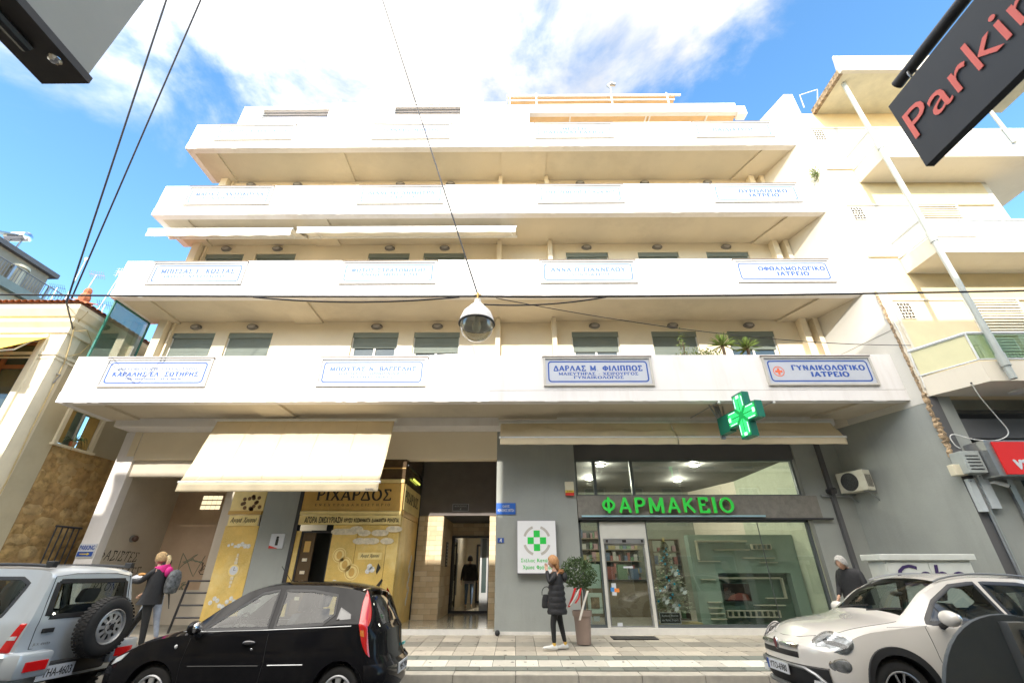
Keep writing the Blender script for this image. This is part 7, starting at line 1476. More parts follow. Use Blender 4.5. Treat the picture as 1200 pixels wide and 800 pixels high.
# ---- white crossover
WCP = pm('pearl_white_car_paint', (0.64, 0.61, 0.575), 0.22, coat=1.0, var=0.02)
wc = thing('crossover_car', 'pearl white compact crossover with black wheel arches parked at the right', 'car', (3.56, 7.22, 0.0))
c = Car(4.25, [(0, .80), (.10, .86), (.35, .965), (.8, 1.04), (1.15, 1.09), (1.28, 1.13), (1.75, 1.42), (2.1, 1.545), (2.5, 1.585), (3.0, 1.57), (3.5, 1.50), (3.85, 1.38), (4.1, 1.1), (4.25, .9)],
        [(0, .74), (.3, .86), (.9, .97), (1.5, 1.02), (2.6, 1.035), (3.4, 1.07), (3.9, 1.05), (4.25, .85)],
        [(0, .76), (.12, .82), (.5, .875), (1.2, .89), (2.8, .89), (3.6, .88), (4.0, .83), (4.25, .74)], 1.0,
        [(0, .58), (.5, .70), (1.15, .73), (1.5, .68), (2.1, .61), (3.0, .61), (3.6, .58), (4.0, .6), (4.25, .62)], 0.26, [(0.92, 0.345), (3.42, 0.345)], 0.395,
        [(0.2, 0.12), (0.4, 0.02), (0.55, 0.0), (0.72, 0.0), (0.85, 0.07), (1.1, 0.2)], [(0.2, 0.1), (0.5, 0.0), (0.8, 0.03), (1.3, 0.10)], corner=0.30, crown=0.05, fa=0.8)
W1 = [(1.48, 1.045), (1.76, 1.27), (2.10, 1.44), (2.42, 1.475), (2.50, 1.06)]; W2 = [(2.58, 1.065), (2.52, 1.475), (3.0, 1.46), (3.4, 1.38), (3.62, 1.2), (3.55, 1.09)]
c.shell(wc, WCP, [W1, W2], CGLASS, wind=(1.32, 2.02), back=(3.9, 4.15, 0.8)); c.band(wc, W1, 0.04, mat=pm('gloss_black_trim', (0.015, 0.015, 0.017), 0.45)); c.band(wc, W2, 0.04, mat=MT['gloss_black_trim']); c.wheel_arch_fill(wc); c.underbody(wc)
c.seam(wc, [(1.72, 1.24), (1.74, 1.05)], 0.012); c.seam(wc, [(1.42, 1.01), (1.44, .7), (1.52, .33)]); c.seam(wc, [(2.53, 1.05), (2.55, .7), (2.50, .33)]); c.seam(wc, [(3.5, 1.05), (3.3, .8)]); 
for side in (-1, 1):
    a_ = [2*pi*k/40 for k in range(0, 21)]
    arch = []
    for wx in (0.92, 3.42):
        V = []; n = 28; 
        for k in range(n+1):
            q = RAD(-12)+RAD(204)*k/n
            for R_, of in ((0.392, -0.02), (0.392, 0.022), (0.47, 0.018), (0.475, -0.01)):
                x, z = wx+R_*cos(q), max(0.345+R_*sin(q), 0.2); V.append(c.P(x, z, side, of))
        MB().add(V, [(k*4+j, (k+1)*4+j, (k+1)*4+j+1, k*4+j+1) for k in range(n) for j in range(3)]).build('arch_cladding', BLACK, wc, local=True, smooth=True)
        wheel(wc, wx, side*0.765, 0.345, 0.345, 0.215, 0.235, side, 'alloy', pm('silver_alloy', (0.55, 0.56, 0.58), 0.25, metal=0.7))
    c.patch(wc, [(1.38, .28), (2.98, .28), (2.96, .44), (1.40, .44)], 'sill_cladding', BLACK, side, 0.014)
    mirror_m(wc, 1.62, side*0.875, 1.08, WCP, side, 1.05); MB().tube([c.warp(x, side*(c.wr(x)-0.03), c.rz(x, c.wr(x)-0.03)+0.03+0.01*sin((x-2.0)*2)) for x in np.linspace(1.95, 3.6, 18)], 0.014, 8).build('roof_rail', METAL, wc, local=True, smooth=True)
    MB().ball(c.P(2.38, .93, side, 0.012), (0.09, 0.02, 0.026), 14, 8).build('door_handle', WCP, wc, local=True, smooth=True)
# face: lamps
def nose(car, y, z, off=0.0): p = car.warp(0, y, z); p.x -= off; return p
def blob(root, car, cx, cz, name, mat, rx, rz_, side, th=0.03, tilt=0.0, off=0.0, x0=None):
    # elliptical lens lying on the front corner skin; cx = station on the side skin
    b = MB(); V = []; n = 28; rings = 6
    for j in range(rings+1):
        r = j/rings
        for k in range(n):
            a = 2*pi*k/n; dx, dz = rx*r*cos(a), rz_*r*sin(a); x, z = cx+dx*cos(tilt)-dz*sin(tilt), cz+dx*sin(tilt)+dz*cos(tilt); V.append(car.P(max(x, 0.0), z, side, off+th*(1-r**2.2)-0.006*(r > 0.99)) if x >= 0 else car.warp(0, side*(car.yside(0, z)+x), z)-Vector((th*(1-r**2.2)+off, 0, 0)))
    return b.add(V, [(j*n+k, j*n+(k+1) % n, (j+1)*n+(k+1) % n, (j+1)*n+k) for j in range(rings) for k in range(n)]).build(name, mat, root, local=True, smooth=True, angle=180)
HLG = glassm('headlight_glass', (0.85, 0.88, 0.9), 0.06); HLR = pm('headlight_reflector', (0.26, 0.27, 0.28), 0.45, metal=0.8, var=0.7, scale=16)
for side in (-1, 1):
    q = blob(wc, c, 0.20, 0.83, 'headlight', CHROME, 0.215, 0.118, side, 0.012, tilt=0.14); blob(q, c, 0.20, 0.83, 'reflector', HLR, 0.19, 0.10, side, 0.014, tilt=0.14, off=0.004); blob(q, c, 0.16, 0.825, 'projector', BLACK, 0.055, 0.06, side, 0.03, tilt=0.14, off=0.006); blob(q, c, 0.20, 0.83, 'lens_cover', HLG, 0.195, 0.104, side, 0.045, tilt=0.14, off=0.008)
    q = blob(wc, c, 0.10, 0.615, 'lower_lamp', CHROME, 0.14, 0.078, side, 0.010, tilt=0.08); blob(q, c, 0.10, 0.615, 'lamp_glass', HLR, 0.12, 0.062, side, 0.02, tilt=0.08, off=0.004)
# hood seam across and grille
P = [c.warp(x, y_, c.rz(x, y_)+0.0) for x, y_ in ((0.35, -0.64), (0.2, -0.5), (0.10, -0.3), (0.07, 0), (0.10, 0.3), (0.2, 0.5), (0.35, 0.64))]; MB().tube(P, 0.004, 5).build('bonnet_gap', BLACK, wc, local=True); MB().tube([c.T(x, -0.70*1.0+0.0, 0.001) if False else c.warp(x, -c.wr(x)*0.98, c.rz(x, c.wr(x)*0.98)) for x in np.linspace(0.35, 1.2, 12)], 0.004, 5).build('bonnet_gap', BLACK, wc, local=True)
for sg in (-1, 1): 
    V = [nose(c, sg*y_, z, o_) for y_ in np.linspace(0.075, 0.43, 9) for z, o_ in ((0.735, 0.0), (0.745, 0.022), (0.775, 0.022), (0.785, 0.0))]; MB().add(V, [(k*4+j, (k+1)*4+j, (k+1)*4+j+1, k*4+j+1) for k in range(8) for j in range(3)]).build('chrome_moustache', CHROME, wc, local=True, smooth=True)
MB().ball(nose(c, 0, 0.755, 0.01), (0.02, 0.055, 0.075), 16, 10).build('front_badge', CHROME, wc, local=True, smooth=True); MB().ball(nose(c, 0, 0.755, 0.026), (0.008, 0.04, 0.058), 16, 10).build('badge_centre', pm('dark_red_badge', (0.12, 0.02, 0.03), 0.3), wc, local=True, smooth=True)
def nosestrip(name, mat, y0, y1, zs, n=14):
    V = [nose(c, y_, z, o_) for y_ in np.linspace(y0, y1, n+1) for z, o_ in zs]; m = len(zs); return MB().add(V, [(k*m+j, (k+1)*m+j, (k+1)*m+j+1, k*m+j+1) for k in range(n) for j in range(m-1)]).build(name, mat, wc, local=True, smooth=True, angle=50)
nosestrip('upper_grille', BLACK, -0.42, 0.42, ((0.64, 0.0), (0.645, 0.006), (0.70, 0.006), (0.705, 0.0)))
nosestrip('bumper_cladding', BLACK, -0.72, 0.72, ((0.24, -0.05), (0.27, 0.02), (0.42, 0.028), (0.56, 0.022), (0.575, 0.0)), 20)
MB().tube([nose(c, y_, z, 0.035) for y_, z in ((-0.72, 0.36), (-0.60, 0.50), (-0.50, 0.545), (0, 0.55), (0.5, 0.545), (0.60, 0.5), (0.72, 0.36))], 0.020, 8).build('bumper_bar', METAL, wc, local=True, smooth=True)
MB().tube([nose(c, y_, 0.31, 0.045) for y_ in np.linspace(-0.5, 0.5, 9)], 0.028, 8).build('skid_plate', METAL, wc, local=True, smooth=True)
for sg in (-1, 1): MB().box(0.08, 0.12, sg*0.60-0.07, sg*0.60+0.07, 0.36, 0.44).build('fog_lamp', CLR, wc, local=True)
plate(wc, (-0.045, 0.0, 0.50), (0, -1, 0), (0, 0, 1), 0.52, 0.115, 'YTO-6980')
MB().ball((1.55, 0, .90), (0.38, 0.68, 0.13), 16, 8).build('dashboard', TRIM, wc, local=True, smooth=True); steering(wc, 1.9, -0.36, 1.02, TRIM)
for y_ in (-0.37, 0.37): seat(wc, 2.05, y_, 0.55, SEATM); seat(wc, 2.9, y_, 0.58, SEATM, 0.5)
MB().box(1.0, 4.0, -0.75, 0.75, 0.38, 0.42).build('cabin_floor', TRIM, wc, local=True); MB().ball((1.86, 0, 1.33), (0.03, 0.12, 0.035), 10, 6).build('interior_mirror', TRIM, wc, local=True, smooth=True); MB().box(1.40, 1.6, -0.30, -0.05, 1.06, 1.065).build('paper_note', PLATE, wc, local=True)
for y_ in (-0.1, 0.5): MB().tube([c.warp(1.30, y_, 1.14), c.warp(1.36, y_-0.3, 1.175), c.warp(1.40, y_-0.52, 1.19)], 0.012, 6).build('wiper', BLACK, wc, local=True)
c.seam(wc, [(1.0, 1.0), (1.45, 1.02)], 0.003)

# ---- silver off-roader, seen from behind
SIL = pm('silver_car_paint', (0.50, 0.55, 0.60), 0.32, metal=0.3, coat=0.8, var=0.03)
orr = thing('off_roader', 'small silver three door off-roader with spare wheel on its tail, at the left edge', 'car', (-5.78-3.5*cos(RAD(6)), 6.93+3.5*sin(RAD(6)), 0.0), rz=RAD(-6.0))
Lr = 3.5
c = Car(Lr, [(0, .92), (.1, .98), (.5, 1.02), (.95, 1.07), (1.05, 1.12), (1.3, 1.45), (1.5, 1.62), (1.8, 1.68), (2.6, 1.69), (3.3, 1.67), (3.46, 1.63), (3.5, 1.58)],
        [(0, .86), (.5, .96), (1.1, 1.02), (2.5, 1.05), (3.4, 1.06), (3.5, 1.05)], [(0, .70), (.1, .74), (1, .775), (3.2, .775), (3.42, .765), (3.5, .73)], 1.0,
        [(0, .55), (1.05, .62), (1.5, .61), (3.3, .61), (3.5, .58)], 0.42, [(0.62, 0.35), (2.87, 0.35)], 0.42, [(0.3, 0.05), (0.6, 0.0), (1.1, 0.03)], [(0.3, 0.0), (1.0, 0.0), (1.35, 0.06), (1.7, 0.12)], corner=0.06, crown=0.05, ra=0.5)
W1 = [(1.32, 1.09), (1.58, 1.50), (2.2, 1.53), (2.22, 1.09)]; W2 = [(2.34, 1.10), (2.32, 1.53), (3.02, 1.53), (3.17, 1.47), (3.08, 1.13), (2.98, 1.09)]
c.shell(orr, SIL, [W1, W2], CGLASS, wind=(1.08, 1.42), hole=(0.50, 1.115, 1.49)); c.band(orr, W1, 0.035); c.band(orr, W2, 0.04); c.wheel_arch_fill(orr)
c.seam(orr, [(2.28, 1.06), (2.27, .55)])
rx = lambda y, z: c.warp(Lr, y, z).x
def rear_patch(root, P4, name, mat, off=0.008, nu=8, nv=8, car=c, e_=0.06):
    def fn(u, v):
        y = (P4[0][0]*(1-u)+P4[1][0]*u)*(1-v)+(P4[3][0]*(1-u)+P4[2][0]*u)*v; z = (P4[0][1]*(1-u)+P4[1][1]*u)*(1-v)+(P4[3][1]*(1-u)+P4[2][1]*u)*v; e = min(u, 1-u, v, 1-v); return (rx(y, z)+(off if e > e_ else -0.01), y, z)
    return MB().grid(fn, nu, nv).build(name, mat, root, local=True, smooth=True, angle=50)
for Q_ in ([(-.57, 1.07), (.57, 1.07), (.55, 1.135), (-.55, 1.135)], [(-.55, 1.465), (.55, 1.465), (.52, 1.53), (-.52, 1.53)], [(-.57, 1.08), (-.49, 1.08), (-.46, 1.52), (-.52, 1.52)], [(.49, 1.08), (.57, 1.08), (.52, 1.52), (.46, 1.52)]): rear_patch(orr, Q_, 'window_trim', BLACK, 0.006, 12, 8)
rear_patch(orr, [(-.53, 1.10), (.53, 1.10), (.485, 1.50), (-.485, 1.50)], 'rear_window', CGLASS, 0.003, 12, 8, e_=-1)
for side in (-1, 1):
    lens(orr, 'tail_light', REDL, [(3.30, .74), (3.47, .74), (3.495, 1.07), (3.44, 1.07)], c, side, 0.012, nu=8, nv=12); lens(orr, 'reverse_lens', CLR, [(3.355, .88), (3.475, .88), (3.48, .93), (3.37, .93)], c, side, 0.017)
    rear_patch(orr, [(.69, .72), (.60, .72), (.655, 1.07), (.69, 1.07)], 'tail_light', REDL, 0.012) if side > 0 else None
    for wx in (0.62, 2.87):
        V = []; n = 24
        for k in range(n+1):
            q = RAD(-15)+RAD(210)*k/n
            for R_, of in ((0.415, -0.03), (0.415, 0.075), (0.47, 0.07), (0.54, 0.012), (0.545, -0.01)): V.append(c.P(min(wx+R_*cos(q), Lr), max(0.35+R_*sin(q), 0.3), side, of))
        MB().add(V, [(k*5+j, (k+1)*5+j, (k+1)*5+j+1, k*5+j+1) for k in range(n) for j in range(4)]).build('arch_flare', SIL, orr, local=True, smooth=True)
        wheel(orr, wx, side*0.72, 0.35, 0.35, 0.20, 0.20, side, 'steel', pm('silver_steel_rim', (0.50, 0.50, 0.50), 0.35, metal=0.5), lug=1)
    MB().tube([c.warp(x, side*0.575, c.rz(x, 0.575)+0.045) for x in np.linspace(1.5, 3.32, 12)], 0.02, 8).build('roof_rail', BLACK, orr, local=True, smooth=True); MB().box(3.22, 3.34, side*0.575-0.03, side*0.575+0.03, 1.655, 1.73).build('rail_foot', BLACK, orr, local=True, bevel=0.01); mirror_m(orr, 1.35, side*0.76, 1.1, BLACK, side, 0.9)
# rear bumper in three pieces
def bump(y0, y1, name, mat, z0=0.50, z1=0.76, d=0.14): return MB().box(Lr-0.12, Lr+d, y0, y1, z0, z1).build(name, mat, orr, local=True, bevel=0.035, smooth=True)
bump(-0.80, -0.40, 'bumper_end', SIL, 0.50, 0.76, 0.15); bump(0.40, 0.80, 'bumper_end', SIL, 0.50, 0.76, 0.15); bump(-0.405, 0.405, 'bumper_centre', BLACK, 0.46, 0.62, 0.10)
for s_ in (-1, 1): MB().box(Lr+0.145, Lr+0.16, s_*0.58-0.13, s_*0.58+0.13, 0.57, 0.67).build('bumper_lamp', REDL, orr, local=True, bevel=0.005)
for s_ in (-1, 1):
    V = [c.P(x, z, s_, o_) for x in np.linspace(3.16, Lr, 8) for z, o_ in ((0.45, 0.0), (0.47, 0.07), (0.72, 0.07), (0.765, 0.0))]; MB().add(V, [(k*4+j, (k+1)*4+j, (k+1)*4+j+1, k*4+j+1) for k in range(7) for j in range(3)]).build('bumper_end', SIL, orr, local=True, smooth=True)
plate(orr, (Lr+0.12, -0.28, 0.52), (0, 1, 0), (0, 0, 1), 0.44, 0.14, 'YHA-4603', eu=False)
# gap lines of the tailgate, handle, lettering
b = MB(); b.tube([(rx(y_, z)+0.001, y_, z) for y_, z in ((-.60, .78), (-.61, 1.0), (-.60, 1.06), (-.545, 1.55), (-.3, 1.585), (.3, 1.585), (.545, 1.55), (.60, 1.06), (.61, .78), (-.60, .78))], 0.004, 5); b.build('tailgate_gap', BLACK, orr, local=True); MB().box(Lr-0.01, Lr+0.012, -.54, -.40, .935, .985).build('tailgate_handle', BLACK, orr, local=True, bevel=0.006)
text('JLX 4WD', (Lr+0.006, -.49, .82), 0.2, 0.035, METAL, orr, U=(0, 1, 0), local=True)
# spare wheel on a swivelled copy of the wheel builder (axis along x)
sp = wheel(orr, 0, 0, 0, 0.345, 0.20, 0.205, -1, 'steel', MT['silver_steel_rim'], name='spare_wheel', lug=1)
sp.matrix_local = Matrix.Translation((Lr+0.20, 0.10, 0.95)) @ Matrix.Rotation(pi/2, 4, 'Z')
MB().box(Lr-0.02, Lr+0.12, 0.0, 0.2, 0.85, 1.05).build('spare_carrier', BLACK, orr, local=True); MB().box(0.2, Lr-0.05, -0.6, 0.6, 0.40, 0.46).build('chassis', BLACK, orr, local=True); MB().tube([(Lr-0.3, -0.3, 0.38), (Lr+0.08, -0.3, 0.36)], 0.025, 8).build('exhaust', METAL, orr, local=True)
MB().box(1.1, 3.45, -0.62, 0.62, 0.5, 0.55).build('cabin_floor', TRIM, orr, local=True)
for y_ in (-0.33, 0.33): seat(orr, 1.5, y_, 0.6, SEATM, 0.62); seat(orr, 2.35, y_, 0.62, SEATM, 0.52)
steering(orr, 1.35, -0.33, 1.12, TRIM)
# ------------------------------------------------------------------ people
SKIN = pm('skin', (0.55, 0.33, 0.23), 0.55, var=0.06); HAIRB = pm('blond_hair', (0.46, 0.31, 0.15), 0.7, var=0.5, scale=45, bump=1.0, bscale=60); HAIRR = pm('ginger_hair', (0.40, 0.20, 0.08), 0.6, var=0.35, scale=40); HAIRW = pm('white_hair', (0.50, 0.48, 0.45), 0.8, var=0.5, scale=45, bump=1.0, bscale=60); HAIRD = pm('dark_hair', (0.03, 0.02, 0.018), 0.6)
COAT = pm('black_coat', (0.016, 0.016, 0.019), 0.7, var=0.3, scale=8, bump=0.3, bscale=20); LEGG = pm('black_leggings', (0.012, 0.012, 0.013), 0.85); JEAN = pm('blue_denim', (0.09, 0.14, 0.22), 0.85, var=0.25, scale=10); JEANL = pm('pale_denim', (0.33, 0.37, 0.45), 0.85, var=0.2, scale=10); SHOEW = pm('white_trainer', (0.62, 0.62, 0.60), 0.6)
def skin_obj(name, chains, mat, root, sub=2):
    """chains: list of lists of (point, radius); equal points are shared"""
    idx = {}; V = []; Rr = []; E = []
    for ch in chains:
        prev = None
        for p, r in ch:
            key = tuple(round(q, 4) for q in p)
            if key not in idx: idx[key] = len(V); V.append(p); Rr.append(r)
            k = idx[key]
            if prev is not None and prev != k: E.append((prev, k))
            prev = k
    me = bpy.data.meshes.new(name); me.from_pydata(V, E, []); o = bpy.data.objects.new(name, me); C.objects.link(o)
    m = o.modifiers.new('skin', 'SKIN'); m.use_smooth_shade = True; m.branch_smoothing = 0.4
    for i, r in enumerate(Rr): r = r if isinstance(r, tuple) else (r, r); me.skin_vertices[0].data[i].radius = r; me.skin_vertices[0].data[i].use_root = (i == 0)
    s_ = o.modifiers.new('sub', 'SUBSURF'); s_.levels = sub; s_.render_levels = sub
    bpy.context.view_layer.update()
    me2 = bpy.data.meshes.new_from_object(o.evaluated_get(bpy.context.evaluated_depsgraph_get())); bpy.data.objects.remove(o)
    me2.materials.clear(); me2.materials.append(mat); me2.shade_smooth(); o2 = bpy.data.objects.new(name, me2); C.objects.link(o2); adopt(o2, root, True); return o2
def hand_chains(w, dirv, up, s_=1.0, curl=0.5):
    d = Vector(dirv).normalized(); u = Vector(up).normalized(); n = d.cross(u).normalized(); w = Vector(w); out = []; palm = w+d*0.055*s_; out.append([(tuple(w), 0.026*s_), (tuple(palm), (0.034*s_, 0.02*s_))])
    for k, l in enumerate((0.066, 0.075, 0.070, 0.055)):
        b_ = palm+u*(0.026-0.0175*k)*s_+d*0.012*s_; m = b_+d*l*0.5*s_+n*curl*0.015*s_; e = m+(d*(1-curl*0.6)+n*curl).normalized()*l*0.5*s_; out.append([(tuple(palm), (0.034*s_, 0.02*s_)), (tuple(b_), 0.010*s_), (tuple(m), 0.0092*s_), (tuple(e), 0.0075*s_)])
    tb = w+d*0.02*s_; t1 = tb+(u*0.9+d*0.6).normalized()*0.045*s_; t2 = t1+(d*0.9+u*0.2+n*0.3).normalized()*0.03*s_; out.append([(tuple(w), 0.026*s_), (tuple(t1), 0.0115*s_), (tuple(t2), 0.009*s_)]); return out
def person(lab, loc, rz, J, tall, group=None):
    t = thing('person', lab, 'person', loc, rz); return t
def head_mesh(root, c_, tilt, face=True):
    """c_: head centre; local +x is the facing direction; tilt = pitch forward"""
    R = Matrix.Translation(c_) @ Matrix.Rotation(tilt, 4, 'Y'); b = MB(); n = 20; rings = 16; V = []
    for i in range(rings+1):
        t = pi*i/rings; z = cos(t)*0.118
        for k in range(n):
            a = 2*pi*k/n; r = sin(t); x = cos(a)*r*0.098; y = sin(a)*r*0.077
            if z < -0.02: f = (z+0.02)/-0.1; x = x*(1-0.28*f)+0.012*f; y *= (1-0.35*f)
            if abs(y) < 0.014 and x > 0: x += 0.020*math.exp(-((z+0.018)/0.016)**2)        # nose
            if x > 0.05: x -= 0.008*math.exp(-((abs(y)-0.03)/0.014)**2-((z-0.008)/0.012)**2); x += 0.004*math.exp(-((z+0.062)/0.010)**2)*(abs(y) < 0.03); x += 0.006*math.exp(-((z+0.095)/0.014)**2)*(abs(y) < 0.03)
            V.append(R @ Vector((x, y, z)))
    return V, [(i*n+k, (i+1)*n+k, (i+1)*n+(k+1) % n, i*n+(k+1) % n) for i in range(rings) for k in range(n)], R
def build_person(lab, loc, rz, P, skin_parts=True, hair=HAIRD, hair_fn=None, top=None, topmat=COAT, legmat=LEGG, shoemat=SHOEW, tilt=0.0, sleeve_r=(0.062, 0.052, 0.042), leg_r=(0.088, 0.062, 0.042), coat_rings=None, hands=('down', 'down')):
    t = thing('person', lab, 'person', loc, rz); pel, chest, neck, head = [Vector(P[k]) for k in ('pelvis', 'chest', 'neck', 'head')]
    ch = [[(tuple(pel), (0.12, 0.10)), (tuple((pel+chest)/2), (0.115, 0.095)), (tuple(chest), (0.14, 0.10)), (tuple(neck), 0.052), (tuple(neck+(head-neck)*0.6), 0.05)]]
    for s_ in ('l', 'r'):
        sh, el, wr = [Vector(P[k+s_]) for k in ('sh', 'el', 'wr')]; hp, kn, an, to = [Vector(P[k+s_]) for k in ('hp', 'kn', 'an', 'to')]
        ch.append([(tuple(chest), (0.14, 0.10)), (tuple(sh), 0.052), (tuple(el), 0.037), (tuple(wr), 0.026)]); d = (wr-el).normalized(); ch += hand_chains(wr, d, Vector((0.9, 0, 0.2)) if abs(d.x) < 0.8 else Vector((0, 0, 1)), 1.0, 0.7)
        ch.append([(tuple(pel), (0.12, 0.10)), (tuple(hp), 0.082), (tuple(kn), 0.05), (tuple(an), 0.034), (tuple(to), 0.03)])
    body = skin_obj('body', ch, SKIN, t, 1)
    V, F, R = head_mesh(t, head, tilt); hm = MB().add(V, F); 
    for s_ in (-1, 1): hm.ball(tuple(R @ Vector((-0.005, s_*0.078, -0.01))), (0.018, 0.008, 0.03), 8, 6)
    hm.build('head', SKIN, t, local=True, smooth=True, angle=180); e = MB(); 
    for s_ in (-1, 1): e.ball(tuple(R @ Vector((0.086, s_*0.031, 0.006))), (0.007, 0.012, 0.006), 8, 5)
    e.build('eyes', HAIRD, t, local=True, smooth=True); m_ = MB(); m_.ball(tuple(R @ Vector((0.090, 0, -0.062))), (0.006, 0.022, 0.006), 8, 5); m_.build('mouth', pm('lips', (0.42, 0.14, 0.11), 0.5), t, local=True, smooth=True)
    # clothes
    tc_ = [[(tuple(pel+Vector((0, 0, 0.02))), (0.135, 0.118)), (tuple(Vector(P['hpl'])), leg_r[0]+0.012), (tuple(Vector(P['knl'])), leg_r[1]), (tuple(Vector(P['anl'])+Vector((0, 0, 0.03))), leg_r[2])], [(tuple(pel+Vector((0, 0, 0.02))), (0.135, 0.118)), (tuple(Vector(P['hpr'])), leg_r[0]+0.012), (tuple(Vector(P['knr'])), leg_r[1]), (tuple(Vector(P['anr'])+Vector((0, 0, 0.03))), leg_r[2])]]
    skin_obj('trousers', tc_, legmat, t)
    jk = [[(tuple(pel+Vector((0, 0, 0.06))), (0.15, 0.125)), (tuple((pel+chest)/2), (0.15, 0.125)), (tuple(chest), (0.165, 0.125)), (tuple(neck-Vector((0, 0, 0.03))), 0.078)]]
    for s_ in ('l', 'r'): jk.append([(tuple(chest), (0.165, 0.125)), (tuple(Vector(P['sh'+s_])), sleeve_r[0]+0.012), (tuple(Vector(P['el'+s_])), sleeve_r[1]), (tuple(Vector(P['wr'+s_])), sleeve_r[2])])
    skin_obj('jacket', jk, topmat, t)
    if coat_rings:
        b = MB(); rs_ = []; n = 28
        for (x, y, z, rx_, ry_) in coat_rings: rs_.append([(x+rx_*cos(2*pi*k/n), y+ry_*sin(2*pi*k/n), z) for k in range(n)])
        b.loft(rs_); b.build('coat', topmat, t, local=True, smooth=True, angle=70)
    for s_ in ('l', 'r'):
        an, to = Vector(P['an'+s_]), Vector(P['to'+s_]); d = (to-an); b = MB(); u = Vector((d.x, d.y, 0)).normalized(); lat = Vector((-u.y, u.x, 0)); heel = an-u*0.06; pitch = Vector((0, 0, 1)); rs_ = []
        for q, w_, h0, h1 in ((0.0, 0.025, 0.02, 0.07), (0.04, 0.036, 0.0, 0.11), (0.10, 0.038, 0.0, 0.10), (0.16, 0.042, 0.0, 0.07), (0.22, 0.045, 0.0, 0.06), (0.27, 0.038, 0.0, 0.045), (0.29, 0.02, 0.008, 0.03)):
            base = heel+u*q; slope = (to.z-an.z+0.055)/0.16; zz = an.z-0.075+slope*max(q-0.06, -0.06)*1.0
            rs_.append([tuple(Vector((base.x, base.y, zz))+lat*(w_*cos(a))+Vector((0, 0, (h0+h1)/2+(h1-h0)/2*sin(a)))) for a in [2*pi*k/14 for k in range(14)]])
        b.loft(rs_); b.build('shoe', shoemat, t, local=True, smooth=True, angle=60)
    if hair_fn: hair_fn(t, R)
    return t
def cap_hair(mat, thick=0.012, low=-0.03, front=0.045, bulk=1.0):
    def fn(t, R):
        n = 26; rings = 12; V = []; rnd = random.Random(4)
        for i in range(rings+1):
            th = pi*0.64*i/rings
            for k in range(n):
                a = 2*pi*k/n; ff = max(cos(a), 0)**2; te = th*(1-0.60*ff); r = sin(te); p = Vector((cos(a)*r*(0.098+thick)*bulk-0.006, sin(a)*r*(0.077+thick)*bulk, cos(te)*(0.118+thick)*bulk)); p *= 1+0.05*mnoise.noise(p*30); V.append(R @ p)
        m = MB().add(V, [(i*n+k, (i+1)*n+k, (i+1)*n+(k+1) % n, i*n+(k+1) % n) for i in range(rings) for k in range(n)]).build('hair', mat, t, local=True, smooth=True, angle=180)
        md = m.modifiers.new('thickness', 'SOLIDIFY'); md.thickness = -0.012
    return fn
gz = pz
# 1. woman in the long black quilted coat (faces -x, walking; local +x forward)
z0 = gz(10.45)
W = dict(pelvis=(0, 0, .88), chest=(-.0, 0, 1.24), neck=(.02, 0, 1.40), head=(.05, 0, 1.55), shl=(0, .17, 1.34), shr=(0, -.17, 1.34), ell=(.16, .20, 1.16), wrl=(.19, .10, 1.40), elr=(-.04, -.24, 1.08), wrr=(.12, -.22, .92),
         hpl=(0, .08, .82), hpr=(0, -.08, .82), knl=(.10, .08, .47), knr=(-.06, -.08, .47), anl=(.09, .08, .085), anr=(-.14, -.08, .085), tol=(.20, .08, .045), tor=(-.02, -.08, .03))
def hairw(t, R):
    cap_hair(HAIRR, 0.016)(t, R); b = MB(); rs_ = []
    for z, x, rx_, ry_ in ((0.06, -0.03, 0.07, 0.08), (0.0, -0.05, 0.065, 0.088), (-0.06, -0.06, 0.06, 0.085), (-0.12, -0.07, 0.05, 0.08), (-0.16, -0.075, 0.03, 0.06)): rs_.append([tuple(R @ Vector((x+rx_*cos(a), ry_*sin(a), z))) for a in [2*pi*k/18 for k in range(18)]])
    b.loft(rs_); b.build('long_hair', HAIRR, t, local=True, smooth=True, angle=180)
rings = [(0.0, 0, 1.38, .07, .09), (-.0, 0, 1.33, .12, .19), (0, 0, 1.24, .14, .20)]
z = 1.24
while z > 0.66:
    rings += [(0, 0, z-0.012, .146+(1.24-z)*0.09, .195), (0, 0, z-0.05, .168+(1.24-z)*0.075, .213), (0, 0, z-0.095, .146+(1.24-z)*0.09, .195)]; z -= 0.107
rings += [(0, 0, .62, .185, .205), (0, 0, .62, .14, .17)]
t = build_person('woman in a long quilted black coat and white trainers walking left past the pharmacy lightbox', (0.85, 10.45, z0), pi, W, hair=HAIRR, hair_fn=hairw, tilt=0.12, coat_rings=rings)
b = MB(); n = 24
b.add([tuple(Vector((-0.03+0.14*cos(a)*r_, 0.15*sin(a)*r_, 1.40+dz-0.05*cos(a)*0+(-0.06 if cos(a) > 0 else 0.0)))) for r_, dz in ((0.55, 0.0), (0.95, 0.02), (1.1, -0.03), (0.95, -0.07)) for a in [2*pi*k/n for k in range(n)]], [(j*n+k, j*n+(k+1) % n, (j+1)*n+(k+1) % n, (j+1)*n+k) for j in range(3) for k in range(n)]); b.build('fur_collar', pm('ginger_fur', (0.34, 0.15, 0.06), 0.9, var=0.5, scale=50, bump=1.0, bscale=90), t, local=True, smooth=True)
MB().ball((-0.17, 0, 1.27), (0.075, 0.13, 0.10), 14, 10).build('hood', COAT, t, local=True, smooth=True)
for s_ in ('l', 'r'): 
    a_ = W['an'+s_]; MB().lathe([(0.037, 0), (0.036, 0.05)], (a_[0], a_[1], a_[2]-0.0), seg=12).build('yellow_sock', pm('mustard_sock', (0.6, 0.38, 0.06), 0.8), t, local=True)
    MB().box(a_[0]+0.01, a_[0]+0.015, a_[1]-0.05, a_[1]-0.045, .02, .07).build('shoe_stripe', INK, t, local=True)
